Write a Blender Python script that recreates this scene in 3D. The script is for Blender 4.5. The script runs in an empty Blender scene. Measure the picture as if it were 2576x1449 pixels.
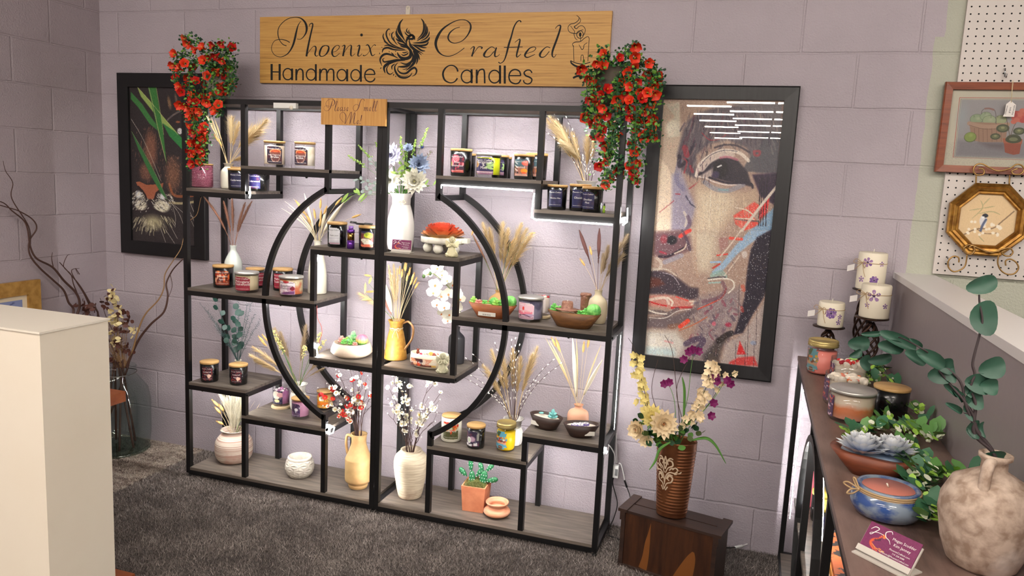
import bpy, math, random
import numpy as np
from mathutils import Vector, Matrix
rnd = random.Random(7)
nrg = np.random.default_rng(7)
PI = math.pi
S = bpy.context.scene
COL = S.collection
# ---------------- camera (solved from the block courses of the wall) ----------------
FPX = 1914.46
CAMP = Vector((2.73815, -3.17645, 1.49890))
FWD = Vector((-0.29597929, 0.94421074, -0.14443799))
RGT = Vector((0.95094648, 0.30551971, 0.04856429))
UPV = Vector((-0.08998358, 0.12297878, 0.98832139))
cam = bpy.data.cameras.new('camera'); camo = bpy.data.objects.new('camera', cam); COL.objects.link(camo)
cam.sensor_width = 36; cam.lens = FPX * 36 / 2576; cam.clip_start = .05; cam.clip_end = 80
camo.matrix_world = Matrix(((RGT.x, UPV.x, -FWD.x, CAMP.x), (RGT.y, UPV.y, -FWD.y, CAMP.y), (RGT.z, UPV.z, -FWD.z, CAMP.z), (0, 0, 0, 1)))
S.camera = camo
# ---------------- look, world, lamps ----------------
S.view_settings.view_transform = 'Standard'; S.view_settings.look = 'None'
S.view_settings.exposure = 0.0; S.view_settings.gamma = 1; S.view_settings.use_curve_mapping = False
LED_GAIN = 9.0      # strength of the LED strips
TUBE_GAIN = 4.6     # strength of the ceiling tubes
S.cycles.max_bounces = 6; S.cycles.diffuse_bounces = 3; S.cycles.glossy_bounces = 3
S.cycles.transparent_max_bounces = 24; S.cycles.transmission_bounces = 4
S.cycles.caustics_reflective = False; S.cycles.caustics_refractive = False
S.cycles.sample_clamp_indirect = 4.0
wd = bpy.data.worlds.new('store_air'); S.world = wd; wd.use_nodes = True
wd.node_tree.nodes['Background'].inputs[0].default_value = (.55, .50, .48, 1)
wd.node_tree.nodes['Background'].inputs[1].default_value = 0.25

# ---------------- pixel <-> place ----------------
def ray(px, py):
    return FWD + RGT * ((px - 1288) / FPX) - UPV * ((py - 724.5) / FPX)
def P(px, py, x=None, y=None, z=None):
    d = ray(px, py)
    t = (x - CAMP.x) / d.x if x is not None else (y - CAMP.y) / d.y if y is not None else (z - CAMP.z) / d.z
    return CAMP + d * t
def mpp(p):
    return (Vector(p) - CAMP).dot(FWD) / FPX
def XY(px, Y, z):
    """x of the point at depth Y and height z that shows in column px"""
    k = (px - 1288) / FPX; n = RGT - FWD * k
    return CAMP.x - ((Y - CAMP.y) * n.y + (z - CAMP.z) * n.z) / n.x
def fit(x0, x1, yt, yb, z, Y=None, sy=1):
    """centre, radius, height of an upright round thing seen between these pixel bounds, standing at height z"""
    xm = (x0 + x1) / 2
    if Y is None:
        f = P(xm, yb, z=z); r = (x1 - x0) / 2 * mpp(f); Y = f.y + r * sy * .97
    c = Vector((XY(xm, Y, z + .04), Y, z)); s = mpp(c); r = (x1 - x0) / 2 * s
    d = c - CAMP; e = math.atan2(CAMP.z - z - .05, math.hypot(d.x, d.y))
    h = ((yb - yt) * s - 2 * r * sy * abs(math.sin(e))) / math.cos(e)
    return c, r, max(h, .01)

# ---------------- colours and materials ----------------
def lin(c):
    c = c / 255
    return c / 12.92 if c <= .04045 else ((c + .055) / 1.055) ** 2.4
def C(r, g, b): return (lin(r), lin(g), lin(b), 1)
M = {}
def mat(name, col, rough=.6, metal=0, col2=None, scale=20, bump=0, bscale=60, emit=0, trans=0, sheen=0, attr=False, stretch=None, contrast=(.35, .65), coat=0, detail=4):
    if name in M: return M[name]
    m = bpy.data.materials.new(name); m.use_nodes = True; N = m.node_tree.nodes; L = m.node_tree.links
    b = N['Principled BSDF']
    b.inputs['Base Color'].default_value = col; b.inputs['Roughness'].default_value = rough; b.inputs['Metallic'].default_value = metal
    if coat: b.inputs['Coat Weight'].default_value = coat
    if emit:
        b.inputs['Emission Color'].default_value = col; b.inputs['Emission Strength'].default_value = emit
    if trans: b.inputs['Transmission Weight'].default_value = trans
    tc = N.new('ShaderNodeTexCoord'); mp = N.new('ShaderNodeMapping'); L.new(tc.outputs['Object'], mp.inputs[0])
    if stretch: mp.inputs['Scale'].default_value = stretch
    if col2 is not None:
        n = N.new('ShaderNodeTexNoise'); n.inputs['Scale'].default_value = scale; n.inputs['Detail'].default_value = detail
        L.new(mp.outputs[0], n.inputs[0])
        r = N.new('ShaderNodeValToRGB'); r.color_ramp.elements[0].position = contrast[0]; r.color_ramp.elements[1].position = contrast[1]
        r.color_ramp.elements[0].color = col; r.color_ramp.elements[1].color = col2
        L.new(n.outputs[0], r.inputs[0]); L.new(r.outputs[0], b.inputs['Base Color'])
    if bump:
        n = N.new('ShaderNodeTexNoise'); n.inputs['Scale'].default_value = bscale; n.inputs['Detail'].default_value = 5
        L.new(mp.outputs[0], n.inputs[0]); bp = N.new('ShaderNodeBump'); bp.inputs['Strength'].default_value = bump; bp.inputs['Distance'].default_value = .004
        L.new(n.outputs[0], bp.inputs['Height']); L.new(bp.outputs[0], b.inputs['Normal'])
    if attr:
        a = N.new('ShaderNodeVertexColor'); a.layer_name = 'Col'; L.new(a.outputs[0], b.inputs['Base Color'])
    M[name] = m
    return m
def glass(name, tint=(1, 1, 1, 1), rough=.02, gl=.12):
    if name in M: return M[name]
    m = bpy.data.materials.new(name); m.use_nodes = True; N = m.node_tree.nodes; L = m.node_tree.links
    N.remove(N['Principled BSDF']); out = N['Material Output']
    t = N.new('ShaderNodeBsdfTransparent'); t.inputs[0].default_value = tint
    g = N.new('ShaderNodeBsdfGlossy'); g.inputs['Roughness'].default_value = rough
    f = N.new('ShaderNodeLayerWeight'); f.inputs[0].default_value = .5
    p = N.new('ShaderNodeMath'); p.operation = 'POWER'; p.inputs[1].default_value = 3.5; L.new(f.outputs['Facing'], p.inputs[0])
    a = N.new('ShaderNodeMath'); a.operation = 'MULTIPLY_ADD'; a.inputs[1].default_value = .55; a.inputs[2].default_value = gl * .3
    L.new(p.outputs[0], a.inputs[0]); x = N.new('ShaderNodeMixShader')
    L.new(a.outputs[0], x.inputs[0]); L.new(t.outputs[0], x.inputs[1]); L.new(g.outputs[0], x.inputs[2]); L.new(x.outputs[0], out.inputs[0])
    M[name] = m
    return m

# ---------------- objects ----------------
def tag(o, label=None, cat=None, group=None, kind=None):
    if label: o['label'] = label
    if cat: o['category'] = cat
    if group: o['group'] = group
    if kind: o['kind'] = kind
    return o
def empty(name, loc, label, cat, group=None, rz=0):
    o = bpy.data.objects.new(name, None); o.empty_display_size = .02; COL.objects.link(o); o.location = loc; o.rotation_euler = (0, 0, rz)
    return tag(o, label, cat, group)
def copy_tree(o, parent=None):
    c = o.copy(); COL.objects.link(c)
    if parent: c.parent = parent
    for ch in o.children: copy_tree(ch, c)
    return c
class MB:
    """collects polygons, then links them as one mesh object"""
    def __init__(s): s.v = []; s.f = []; s.m = []; s.sm = []; s.mats = []; s.cur = 0; s.s = True
    def use(s, m):
        if m not in s.mats: s.mats.append(m)
        s.cur = s.mats.index(m); return s
    def face(s, idx, sm=None): s.f.append(tuple(idx)); s.m.append(s.cur); s.sm.append(s.s if sm is None else sm)
    def add(s, vs): n = len(s.v); s.v.extend(tuple(v) for v in vs); return n
    def box(s, c, d, rz=0, mtx=None):
        x, y, z = d[0] / 2, d[1] / 2, d[2] / 2
        R = Matrix.Rotation(rz, 3, 'Z') if mtx is None else mtx
        n = s.add([Vector(c) + R @ Vector((a * x, b * y, e * z)) for e in (-1, 1) for a, b in ((-1, -1), (1, -1), (1, 1), (-1, 1))])
        for q in ((3, 2, 1, 0), (4, 5, 6, 7), (0, 1, 5, 4), (1, 2, 6, 5), (2, 3, 7, 6), (3, 0, 4, 7)): s.face([n + i for i in q], False)
        return s
    def bbox(s, a, b): return s.box([(a[i] + b[i]) / 2 for i in range(3)], [abs(b[i] - a[i]) for i in range(3)])
    def lathe(s, prof, c=(0, 0, 0), n=32, sx=1, sy=1, mod=None, rz=0, closed=True):
        c = Vector(c); rows = []
        for (r, z) in prof:
            if r < 1e-6: rows.append([s.add([c + Vector((0, 0, z))])]); continue
            pts = []
            for i in range(n):
                a = 2 * PI * i / n; rr = r * (mod(a, z) if mod else 1)
                x, y = rr * math.cos(a) * sx, rr * math.sin(a) * sy
                pts.append(c + Vector((x * math.cos(rz) - y * math.sin(rz), x * math.sin(rz) + y * math.cos(rz), z)))
            k = s.add(pts); rows.append(list(range(k, k + n)))
        for a, b in zip(rows, rows[1:]):
            if len(a) == 1 and len(b) == 1: continue
            for i in range(n):
                j = (i + 1) % n
                if len(a) == 1: s.face((a[0], b[j], b[i]))
                elif len(b) == 1: s.face((a[i], a[j], b[0]))
                else: s.face((a[i], a[j], b[j], b[i]))
        return s
    def tube(s, pts, r, n=6, r1=None, flat=1, cap=True):
        pts = [Vector(p) for p in pts]; rows = []; m = len(pts); side = None
        for k, p in enumerate(pts):
            d = (pts[min(k + 1, m - 1)] - pts[max(k - 1, 0)]); d = d.normalized() if d.length > 1e-9 else Vector((0, 0, 1))
            if side is None: side = d.orthogonal().normalized()
            side = (side - d * side.dot(d)); side = side.normalized() if side.length > 1e-9 else d.orthogonal().normalized()
            o = d.cross(side)
            if isinstance(r, (list, tuple)): rr = r[k]
            else: rr = r if r1 is None else r + (r1 - r) * k / (m - 1)
            kk = s.add([p + (side * math.cos(2 * PI * i / n) + o * math.sin(2 * PI * i / n) * flat) * rr for i in range(n)]); rows.append(kk)
        for a, b in zip(rows, rows[1:]):
            for i in range(n): s.face((a + i, a + (i + 1) % n, b + (i + 1) % n, b + i))
        if cap:
            s.face([rows[0] + i for i in reversed(range(n))]); s.face([rows[-1] + i for i in range(n)])
        return s
    def ball(s, c, r, n=10, sz=1, d=None, sx=1):
        prof = [(r * math.sin(PI * i / (n // 2 + 2)), -r * sz * math.cos(PI * i / (n // 2 + 2))) for i in range(n // 2 + 3)]
        prof[0] = (0, -r * sz); prof[-1] = (0, r * sz)
        k = len(s.v); s.lathe(prof, (0, 0, 0), n)
        R = Vector((0, 0, 1)).rotation_difference(Vector(d)).to_matrix() if d is not None else Matrix.Identity(3)
        for i in range(k, len(s.v)): s.v[i] = tuple(Vector(c) + R @ Vector((s.v[i][0] * sx, s.v[i][1], s.v[i][2])))
        return s
    def leaf(s, b, d, up, L, W, curl=0, n=5, fold=.15, shape=None, tip=1):
        b, d, up = Vector(b), Vector(d).normalized(), Vector(up)
        sd = d.cross(up); sd = sd.normalized() if sd.length > 1e-6 else d.orthogonal().normalized()
        nm = sd.cross(d); rows = []; p = b.copy(); dd = d.copy()
        for k in range(n + 1):
            t = k / n
            w = W * (shape(t) if shape else math.sin(PI * min(1, t * .92 + .06)) ** .8) / 2
            if k == n and tip: rows.append([s.add([p])]); break
            i = s.add([p - sd * w + nm * fold * w, p, p + sd * w + nm * fold * w]); rows.append([i, i + 1, i + 2])
            dd = (dd + nm * curl / n).normalized(); nm = sd.cross(dd); p = p + dd * (L / n)
        for a, c in zip(rows, rows[1:]):
            if len(c) == 1: s.face((a[0], a[1], c[0])); s.face((a[1], a[2], c[0]))
            else: s.face((a[0], a[1], c[1], c[0])); s.face((a[1], a[2], c[2], c[1]))
        return s
    def disc(s, c, r, n=16, nrm=(0, 0, 1), sx=1, rz=0):
        R = Vector((0, 0, 1)).rotation_difference(Vector(nrm)).to_matrix()
        k = s.add([Vector(c) + R @ Vector((math.cos(2 * PI * i / n) * r * sx, math.sin(2 * PI * i / n) * r, 0)) for i in range(n)])
        s.face(range(k, k + n)); return s
    def poly(s, pts, sm=False): k = s.add(pts); s.face(range(k, k + len(pts)), sm); return s
    def prism(s, pts, off):
        """extruded polygon: pts in 3-D, off the extrusion vector"""
        n = len(pts); off = Vector(off); a = s.add(pts); b = s.add([Vector(p) + off for p in pts])
        s.face([a + i for i in reversed(range(n))], False); s.face([b + i for i in range(n)], False)
        for i in range(n): j = (i + 1) % n; s.face((a + i, a + j, b + j, b + i), False)
        return s
    def build(s, name, mats=None, parent=None, loc=None, origin=None, label=None):
        me = bpy.data.meshes.new(name)
        v = np.array(s.v, dtype=np.float64).reshape(-1, 3)
        if origin is not None: v = v - np.array(origin)
        me.from_pydata(v.tolist(), [], s.f)
        if mats is not None and not s.mats: s.mats = mats if isinstance(mats, list) else [mats]
        for m in s.mats: me.materials.append(m)
        if s.f:
            me.polygons.foreach_set('material_index', s.m); me.polygons.foreach_set('use_smooth', s.sm)
        me.update()
        o = bpy.data.objects.new(name, me); COL.objects.link(o)
        if parent is not None: o.parent = parent
        if loc is not None: o.location = loc
        elif origin is not None and parent is None: o.location = origin
        if label: o['label'] = label
        return o
def spl(pts, n=6, closed=False):
    """Catmull-Rom through points of any dimension"""
    p = np.array(pts, float); m = len(p)
    if m < 3 and not closed: return [p[0] + (p[-1] - p[0]) * i / n for i in range(n + 1)]
    out = []
    for i in range(m if closed else m - 1):
        if closed: a, b, c, d = p[(i - 1) % m], p[i], p[(i + 1) % m], p[(i + 2) % m]
        else: a, b, c, d = p[max(i - 1, 0)], p[i], p[i + 1], p[min(i + 2, m - 1)]
        for k in range(n):
            t = k / n; out.append(.5 * ((2 * b) + (c - a) * t + (2 * a - 5 * b + 4 * c - d) * t * t + (3 * b - a - 3 * c + d) * t ** 3))
    out.append(p[0] if closed else p[-1])
    return out
def stroke(mb, pts, place, n=6, k=1.0, smooth=True):
    """flat ribbon: pts (u,v,width); place(u,v) -> 3-D"""
    q = spl(pts, n) if smooth else [np.array(a, float) for a in pts]
    L, R = [], []
    for i, a in enumerate(q):
        t = q[min(i + 1, len(q) - 1)][:2] - q[max(i - 1, 0)][:2]; l = math.hypot(*t) or 1
        nx, ny = -t[1] / l, t[0] / l; w = a[2] * k / 2
        L.append(place(a[0] + nx * w, a[1] + ny * w)); R.append(place(a[0] - nx * w, a[1] - ny * w))
    a = mb.add(L); b = mb.add(R)
    for i in range(len(q) - 1): mb.face((a + i, a + i + 1, b + i + 1, b + i), False)
# text outlines from the built-in font
TXT = {}
def text_geo(s):
    if s not in TXT:
        cu = bpy.data.curves.new('t', 'FONT'); cu.body = s; cu.size = 1; cu.align_x = 'CENTER'; cu.resolution_u = 2
        o = bpy.data.objects.new('t', cu); COL.objects.link(o); bpy.context.view_layer.update()
        me = bpy.data.meshes.new_from_object(o.evaluated_get(bpy.context.evaluated_depsgraph_get()))
        v = [tuple(x.co) for x in me.vertices]; f = [tuple(p.vertices) for p in me.polygons]
        bpy.data.objects.remove(o); bpy.data.curves.remove(cu); bpy.data.meshes.remove(me); TXT[s] = (v, f)
    return TXT[s]
def text(mb, s, place, cx, cy, size, shear=0, sx=1, rot=0):
    v, f = text_geo(s); cr, sr = math.cos(rot), math.sin(rot)
    k = mb.add([place(cx + ((x + y * shear) * cr * sx - y * sr) * size, cy + ((x + y * shear) * sr * sx + y * cr) * size) for x, y, z in v])
    for q in f: mb.face([k + i for i in q], False)
for _s in ('Phoenix Crafted', 'Handmade Small Batch Soy Candle'): text_geo(_s)
# ---------------- painted panels: a fine grid whose vertices carry the print's colours ----------------
class Art:
    def __init__(s, x0, x1, y0, y1, nx, ny, bg=(128, 128, 128)):
        s.nx, s.ny = nx, ny
        gx, gy = np.meshgrid(np.linspace(x0, x1, nx), np.linspace(y0, y1, ny)); s.X = gx.ravel(); s.Y = gy.ravel()
        s.ext = (x0, x1, y0, y1); s.c = np.empty((nx * ny, 3)); s.c[:] = bg
    def blend(s, a, col):
        a = np.clip(a, 0, 1)[:, None]; s.c = s.c * (1 - a) + np.array(col, float) * a; return s
    def inside(s, pts):
        p = np.array(pts, float); x, y = s.X, s.Y; r = np.zeros(len(x), bool)
        for (ax, ay), (bx, by) in zip(p, np.roll(p, -1, 0)):
            if ay != by: r ^= ((ay > y) != (by > y)) & (x < (bx - ax) * (y - ay) / (by - ay) + ax)
        return r
    def dist(s, pts):
        d = np.full(len(s.X), 1e9); t_ = np.zeros(len(s.X)); p = np.array(pts, float)[:, :2]; n = len(p) - 1
        for i in range(n):
            a, b = p[i], p[i + 1]; e = b - a; l = e @ e or 1e-12
            t = np.clip(((s.X - a[0]) * e[0] + (s.Y - a[1]) * e[1]) / l, 0, 1)
            q = np.hypot(s.X - a[0] - t * e[0], s.Y - a[1] - t * e[1]); k = q < d; d[k] = q[k]; t_[k] = (i + t[k]) / n
        return d, t_
    def poly(s, pts, col, a=1, soft=0):
        m = s.inside(pts).astype(float)
        if soft:
            d, _ = s.dist(list(pts) + [pts[0]]); m = np.where(m > .5, .5 + d / soft / 2, .5 - d / soft / 2)
        return s.blend(np.clip(m, 0, 1) * a, col)
    def ell(s, cx, cy, rx, ry, col, a=1, rot=0, soft=.1):
        c, n = math.cos(rot), math.sin(rot); u = ((s.X - cx) * c + (s.Y - cy) * n) / rx; v = (-(s.X - cx) * n + (s.Y - cy) * c) / ry
        return s.blend((1 - np.hypot(u, v)) / soft * a if soft < .99 else np.clip(1 - np.hypot(u, v), 0, 1) * a, col)
    def line(s, pts, w, col, a=1, taper=0, sm=True, soft=.35):
        q = [x for x in spl([p[:2] for p in pts], 5)] if sm and len(pts) > 2 else pts
        d, t = s.dist(q); ww = w / 2 * (1 - taper * np.abs(2 * t - 1) ** 2) if taper >= 0 else w / 2 * (1 + taper * t)
        ww = np.maximum(ww, 1e-6)
        return s.blend(np.clip((ww - d) / (ww * soft) + .5, 0, 1) * a, col)
    def noise(s, amt, k=1):
        s.c += nrg.normal(0, amt, (len(s.X), 1)) * k; return s
    def speck(s, frac, col, a=.8, mask=None):
        m = nrg.random(len(s.X)) < frac
        if mask is not None: m &= mask
        return s.blend(m * a, col)
    def blur(s, n=1):
        g = s.c.reshape(s.ny, s.nx, 3)
        for _ in range(n):
            p = np.pad(g, ((1, 1), (1, 1), (0, 0)), 'edge'); g = (p[:-2, 1:-1] + p[2:, 1:-1] + p[1:-1, :-2] + p[1:-1, 2:] + p[1:-1, 1:-1]) / 5
        s.c = g.reshape(-1, 3); return s
    def build(s, name, place, material, parent=None, mask=None, loc=None):
        x0, x1, y0, y1 = s.ext; v = [tuple(place((x - x0) / (x1 - x0), (y - y0) / (y1 - y0))) for x, y in zip(s.X, s.Y)]
        nx = s.nx; f = []
        for j in range(s.ny - 1):
            for i in range(nx - 1):
                if mask is None or mask((i + .5) / (nx - 1), (j + .5) / (s.ny - 1)): a = j * nx + i; f.append((a, a + 1, a + nx + 1, a + nx))
        me = bpy.data.meshes.new(name); me.from_pydata(v, [], f); me.materials.append(material)
        c = np.clip(s.c, 0, 255) / 255; c = np.where(c <= .04045, c / 12.92, ((c + .055) / 1.055) ** 2.4)
        at = me.color_attributes.new('Col', 'FLOAT_COLOR', 'POINT'); buf = np.ones((len(c), 4)); buf[:, :3] = c
        at.data.foreach_set('color', buf.ravel().astype(np.float32)); me.polygons.foreach_set('use_smooth', [True] * len(f)); me.update()
        o = bpy.data.objects.new(name, me); COL.objects.link(o)
        if parent is not None: o.parent = parent
        if loc is not None: o.location = loc
        return o
PRINT = mat('printed_paper', C(200, 200, 200), .45, attr=True)
PRINTG = mat('printed_gloss', C(200, 200, 200), .18, attr=True)
# ================= ROOM =================
WX = -0.52                    # face of the left wall
def wall_mat(name, ax, col, green=False, phase=0.0):
    m = bpy.data.materials.new(name); m.use_nodes = True; N = m.node_tree.nodes; L = m.node_tree.links; b = N['Principled BSDF']
    b.inputs['Roughness'].default_value = .42
    tc = N.new('ShaderNodeTexCoord'); sp = N.new('ShaderNodeSeparateXYZ'); L.new(tc.outputs['Object'], sp.inputs[0])
    cb = N.new('ShaderNodeCombineXYZ'); ad = N.new('ShaderNodeMath'); ad.inputs[1].default_value = phase; L.new(sp.outputs[ax], ad.inputs[0])
    az = N.new('ShaderNodeMath'); az.inputs[1].default_value = .0117 + .2032 * 20; L.new(sp.outputs[2], az.inputs[0])
    wn = N.new('ShaderNodeTexNoise'); wn.inputs['Scale'].default_value = 9; L.new(tc.outputs['Object'], wn.inputs[0])
    wz = N.new('ShaderNodeMath'); wz.operation = 'MULTIPLY_ADD'; wz.inputs[1].default_value = .008; L.new(wn.outputs[0], wz.inputs[0]); L.new(az.outputs[0], wz.inputs[2])
    L.new(ad.outputs[0], cb.inputs[0]); L.new(wz.outputs[0], cb.inputs[1])
    br = N.new('ShaderNodeTexBrick'); br.inputs['Scale'].default_value = 1; br.inputs['Brick Width'].default_value = .4064; br.inputs['Row Height'].default_value = .2032
    br.inputs['Mortar Size'].default_value = .006; br.inputs['Mortar Smooth'].default_value = .6; br.offset = .5
    L.new(cb.outputs[0], br.inputs['Vector'])
    n1 = N.new('ShaderNodeTexNoise'); n1.inputs['Scale'].default_value = 130; n1.inputs['Detail'].default_value = 3; n1.inputs['Roughness'].default_value = .7; L.new(tc.outputs['Object'], n1.inputs[0])
    n2 = N.new('ShaderNodeTexNoise'); n2.inputs['Scale'].default_value = 2.5; n2.inputs['Detail'].default_value = 3; L.new(tc.outputs['Object'], n2.inputs[0])
    hm = N.new('ShaderNodeMath'); hm.operation = 'MULTIPLY_ADD'; hm.inputs[1].default_value = -.5
    hs = N.new('ShaderNodeMath'); hs.operation = 'MULTIPLY'; hs.inputs[1].default_value = .8; L.new(n1.outputs[0], hs.inputs[0])
    L.new(br.outputs['Fac'], hm.inputs[0]); L.new(hs.outputs[0], hm.inputs[2])
    bp = N.new('ShaderNodeBump'); bp.inputs['Strength'].default_value = 1.0; bp.inputs['Distance'].default_value = .005
    L.new(hm.outputs[0], bp.inputs['Height']); L.new(bp.outputs[0], b.inputs['Normal'])
    r = N.new('ShaderNodeValToRGB'); r.color_ramp.elements[0].position = .35; r.color_ramp.elements[1].position = .65
    c0 = Vector(col[:3]); r.color_ramp.elements[0].color = (*(c0 * .93), 1); r.color_ramp.elements[1].color = (*(c0 * 1.05), 1)
    L.new(n2.outputs[0], r.inputs[0]); src = r.outputs[0]
    if green:   # the purple coat ends in a rolled edge; older pale green paint shows beyond it
        n3 = N.new('ShaderNodeTexNoise'); n3.inputs['Scale'].default_value = 7; L.new(tc.outputs['Object'], n3.inputs[0])
        a = N.new('ShaderNodeMath'); a.operation = 'MULTIPLY_ADD'; a.inputs[1].default_value = .03; L.new(n3.outputs[0], a.inputs[0]); L.new(sp.outputs[0], a.inputs[2])
        st = N.new('ShaderNodeMath'); st.operation = 'GREATER_THAN'; st.inputs[1].default_value = 2.073; L.new(sp.outputs[2], st.inputs[0])
        a2 = N.new('ShaderNodeMath'); a2.operation = 'MULTIPLY_ADD'; a2.inputs[1].default_value = -.028; L.new(st.outputs[0], a2.inputs[0]); L.new(a.outputs[0], a2.inputs[2])
        g = N.new('ShaderNodeMath'); g.operation = 'GREATER_THAN'; g.inputs[1].default_value = 3.312; L.new(a2.outputs[0], g.inputs[0])
        mx = N.new('ShaderNodeMix'); mx.data_type = 'RGBA'; L.new(g.outputs[0], mx.inputs[0]); L.new(src, mx.inputs[6]); mx.inputs[7].default_value = C(186, 188, 172); src = mx.outputs[2]
    L.new(src, b.inputs['Base Color'])
    return m
def struct(name, mb, m=None, **k):
    o = mb.build(name, m, **k); o['kind'] = 'structure'; return o
PURPLE = C(181, 171, 179)
struct('wall_back', MB().bbox((WX - .1, 0, -.1), (9, .15, 3.3)), wall_mat('painted_block_wall', 0, PURPLE, True, .4064 * 12.5))
struct('wall_left', MB().bbox((WX - .12, -24, -.1), (WX, 0, 3.3)), wall_mat('painted_block_wall_side', 1, C(176, 164, 170), False, .4064 * 60 + .09))
struct('wall_right', MB().bbox((9, -24, -.1), (9.1, .1, 3.3)), mat('store_wall', C(150, 146, 142), .8))
struct('wall_front', MB().bbox((WX, -24.1, -.1), (9, -24, 3.3)), mat('store_wall_front', C(150, 146, 142), .8))
struct('floor', MB().bbox((WX, -24, -.05), (9, 0, 0)), mat('carpet_backing', C(76, 69, 67), .95, col2=C(96, 88, 84), scale=9))
struct('ceiling', MB().bbox((WX, -24, 3.2), (9, 0, 3.3)), mat('ceiling_board', C(150, 146, 140), .9))
# knee wall with a white cap, on the right, running out from the back wall
kw = MB().use(mat('knee_wall_paint', C(150, 140, 142), .45, bump=.15, bscale=40)).bbox((3.262, -3.4, 0), (3.385, 0, 1.19))
struct('wall_right_half', kw)
struct('trim_1', MB().bbox((3.255, -3.4, 1.19), (3.395, 0, 1.212)), mat('white_cap', C(236, 232, 230), .35, bump=.05, bscale=30))
# ceiling tubes: rows of fluorescent fittings down the store; they light the room and mirror in the glass
TUBE = mat('tube_light', (1, .91, .82, 1), .5, emit=16 * TUBE_GAIN)
FIT = mat('fitting_white', C(215, 215, 210), .5)
fix = None
def fixture(x, y, l=1.2):
    global fix
    if fix is None:
        e = empty('ceiling_light', (x, y, 3.2), 'long white fluorescent ceiling fitting', 'ceiling light', 'fluorescent fittings along the store ceiling')
        MB().bbox((-1.2, -.07, -.05), (1.2, .07, 0)).build('housing', FIT, e)
        MB().bbox((-1.17, -.045, -.075), (1.17, .045, -.051)).build('tube', TUBE, e); fix = e
    else:
        e = copy_tree(fix); e.location = (x, y, 3.2)
    global _last; _last = e
for y in (-3.1, -5.2, -7.6): 
    for x in (.9, 4.1, 6.9): fixture(x, y)
for y in (-12.6, -14.4, -16.2, -18.2, -20.6, -23.2):
    for x in (1.5, 2.45, 3.4): fixture(x + (.12 if x < 2 else 0), y - (.8 if x < 2 else 0)); _last.scale = (.38, 1, 1)
# ---- shag carpet: short leaning tufts over the visible floor ----
def tufts(name, x0, x1, y0, y1, n, hmin, hmax, w, cols, label, cat, skip=None, patch=6.0, z0=0.0, kind='stuff'):
    x = nrg.uniform(x0, x1, n); y = nrg.uniform(y0, y1, n)
    if skip is not None: k = ~skip(x, y); x, y = x[k], y[k]; n = len(x)
    a = nrg.uniform(0, 2 * PI, n); h = nrg.uniform(hmin, hmax, n)
    f = .5 * np.sin(x * patch * 3 + 2.9 * np.sin(y * patch * 1.7 + x)) * np.sin(y * patch * 3.3 + 2.7 * np.sin(x * patch * 1.9)) + .5 * np.sin(x * patch + 2.1 * np.sin(y * patch * .7)) * np.sin(y * patch * 1.3 + 1.7 * np.sin(x * patch * .9)) + nrg.normal(0, .75, n)
    lx = nrg.normal(0, .5, n) * h + .08 * h * np.sin(x * 5 + y * 3); ly = nrg.normal(0, .5, n) * h + .08 * h * np.cos(x * 4 - y * 5)
    v = np.empty((n, 3, 3)); dx, dy = np.cos(a) * w / 2, np.sin(a) * w / 2
    v[:, 0] = np.stack([x - dx, y - dy, np.full(n, z0)], 1); v[:, 1] = np.stack([x + dx, y + dy, np.full(n, z0)], 1); v[:, 2] = np.stack([x + lx, y + ly, z0 + h], 1)
    me = bpy.data.meshes.new(name); me.vertices.add(3 * n); me.vertices.foreach_set('co', v.ravel().astype(np.float32))
    me.loops.add(3 * n); me.loops.foreach_set('vertex_index', np.arange(3 * n)); me.polygons.add(n); me.polygons.foreach_set('loop_start', np.arange(n) * 3); me.polygons.foreach_set('loop_total', np.full(n, 3))
    me.update(calc_edges=True)
    t = np.clip(f * .26 + .5, 0, 1)[:, None]; c = np.array(cols[0]) * (1 - t) + np.array(cols[1]) * t; c = c / 255; c = np.where(c <= .04045, c / 12.92, ((c + .055) / 1.055) ** 2.4)
    buf = np.ones((n, 3, 4)); buf[:, :, :3] = c[:, None, :]
    at = me.color_attributes.new('Col', 'FLOAT_COLOR', 'POINT'); at.data.foreach_set('color', buf.ravel().astype(np.float32))
    me.materials.append(mat('carpet_fibre', C(90, 84, 82), .9, attr=True)); o = bpy.data.objects.new(name, me); COL.objects.link(o)
    tag(o, label, cat, kind=kind); return o
RUGX = .1
tufts('shag_carpet', -.2, 3.3, -2.2, -.002, 440000, .006, .015, .0038, ((78, 70, 68), (186, 175, 168)), 'grey brown shag carpet pile over the floor', 'carpet', skip=lambda x, y: x < RUGX)
rug = MB().bbox((WX + .004, -1.6, 0), (RUGX, -.006, .008)).build('patterned_rug', mat('rug_weave', C(178, 168, 156), .9, col2=C(92, 76, 70), scale=9, stretch=(1, 3.2, 1), contrast=(.42, .58), bump=.6, bscale=150, detail=8))
tag(rug, 'cream and brown low rug under the big glass jar', 'rug')
tf = tufts('pile', WX + .02, RUGX, -1.3, -.01, 60000, .003, .008, .004, ((110, 94, 86), (226, 214, 200)), None, None, patch=19.0, z0=.007)
tf.parent = rug
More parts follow.
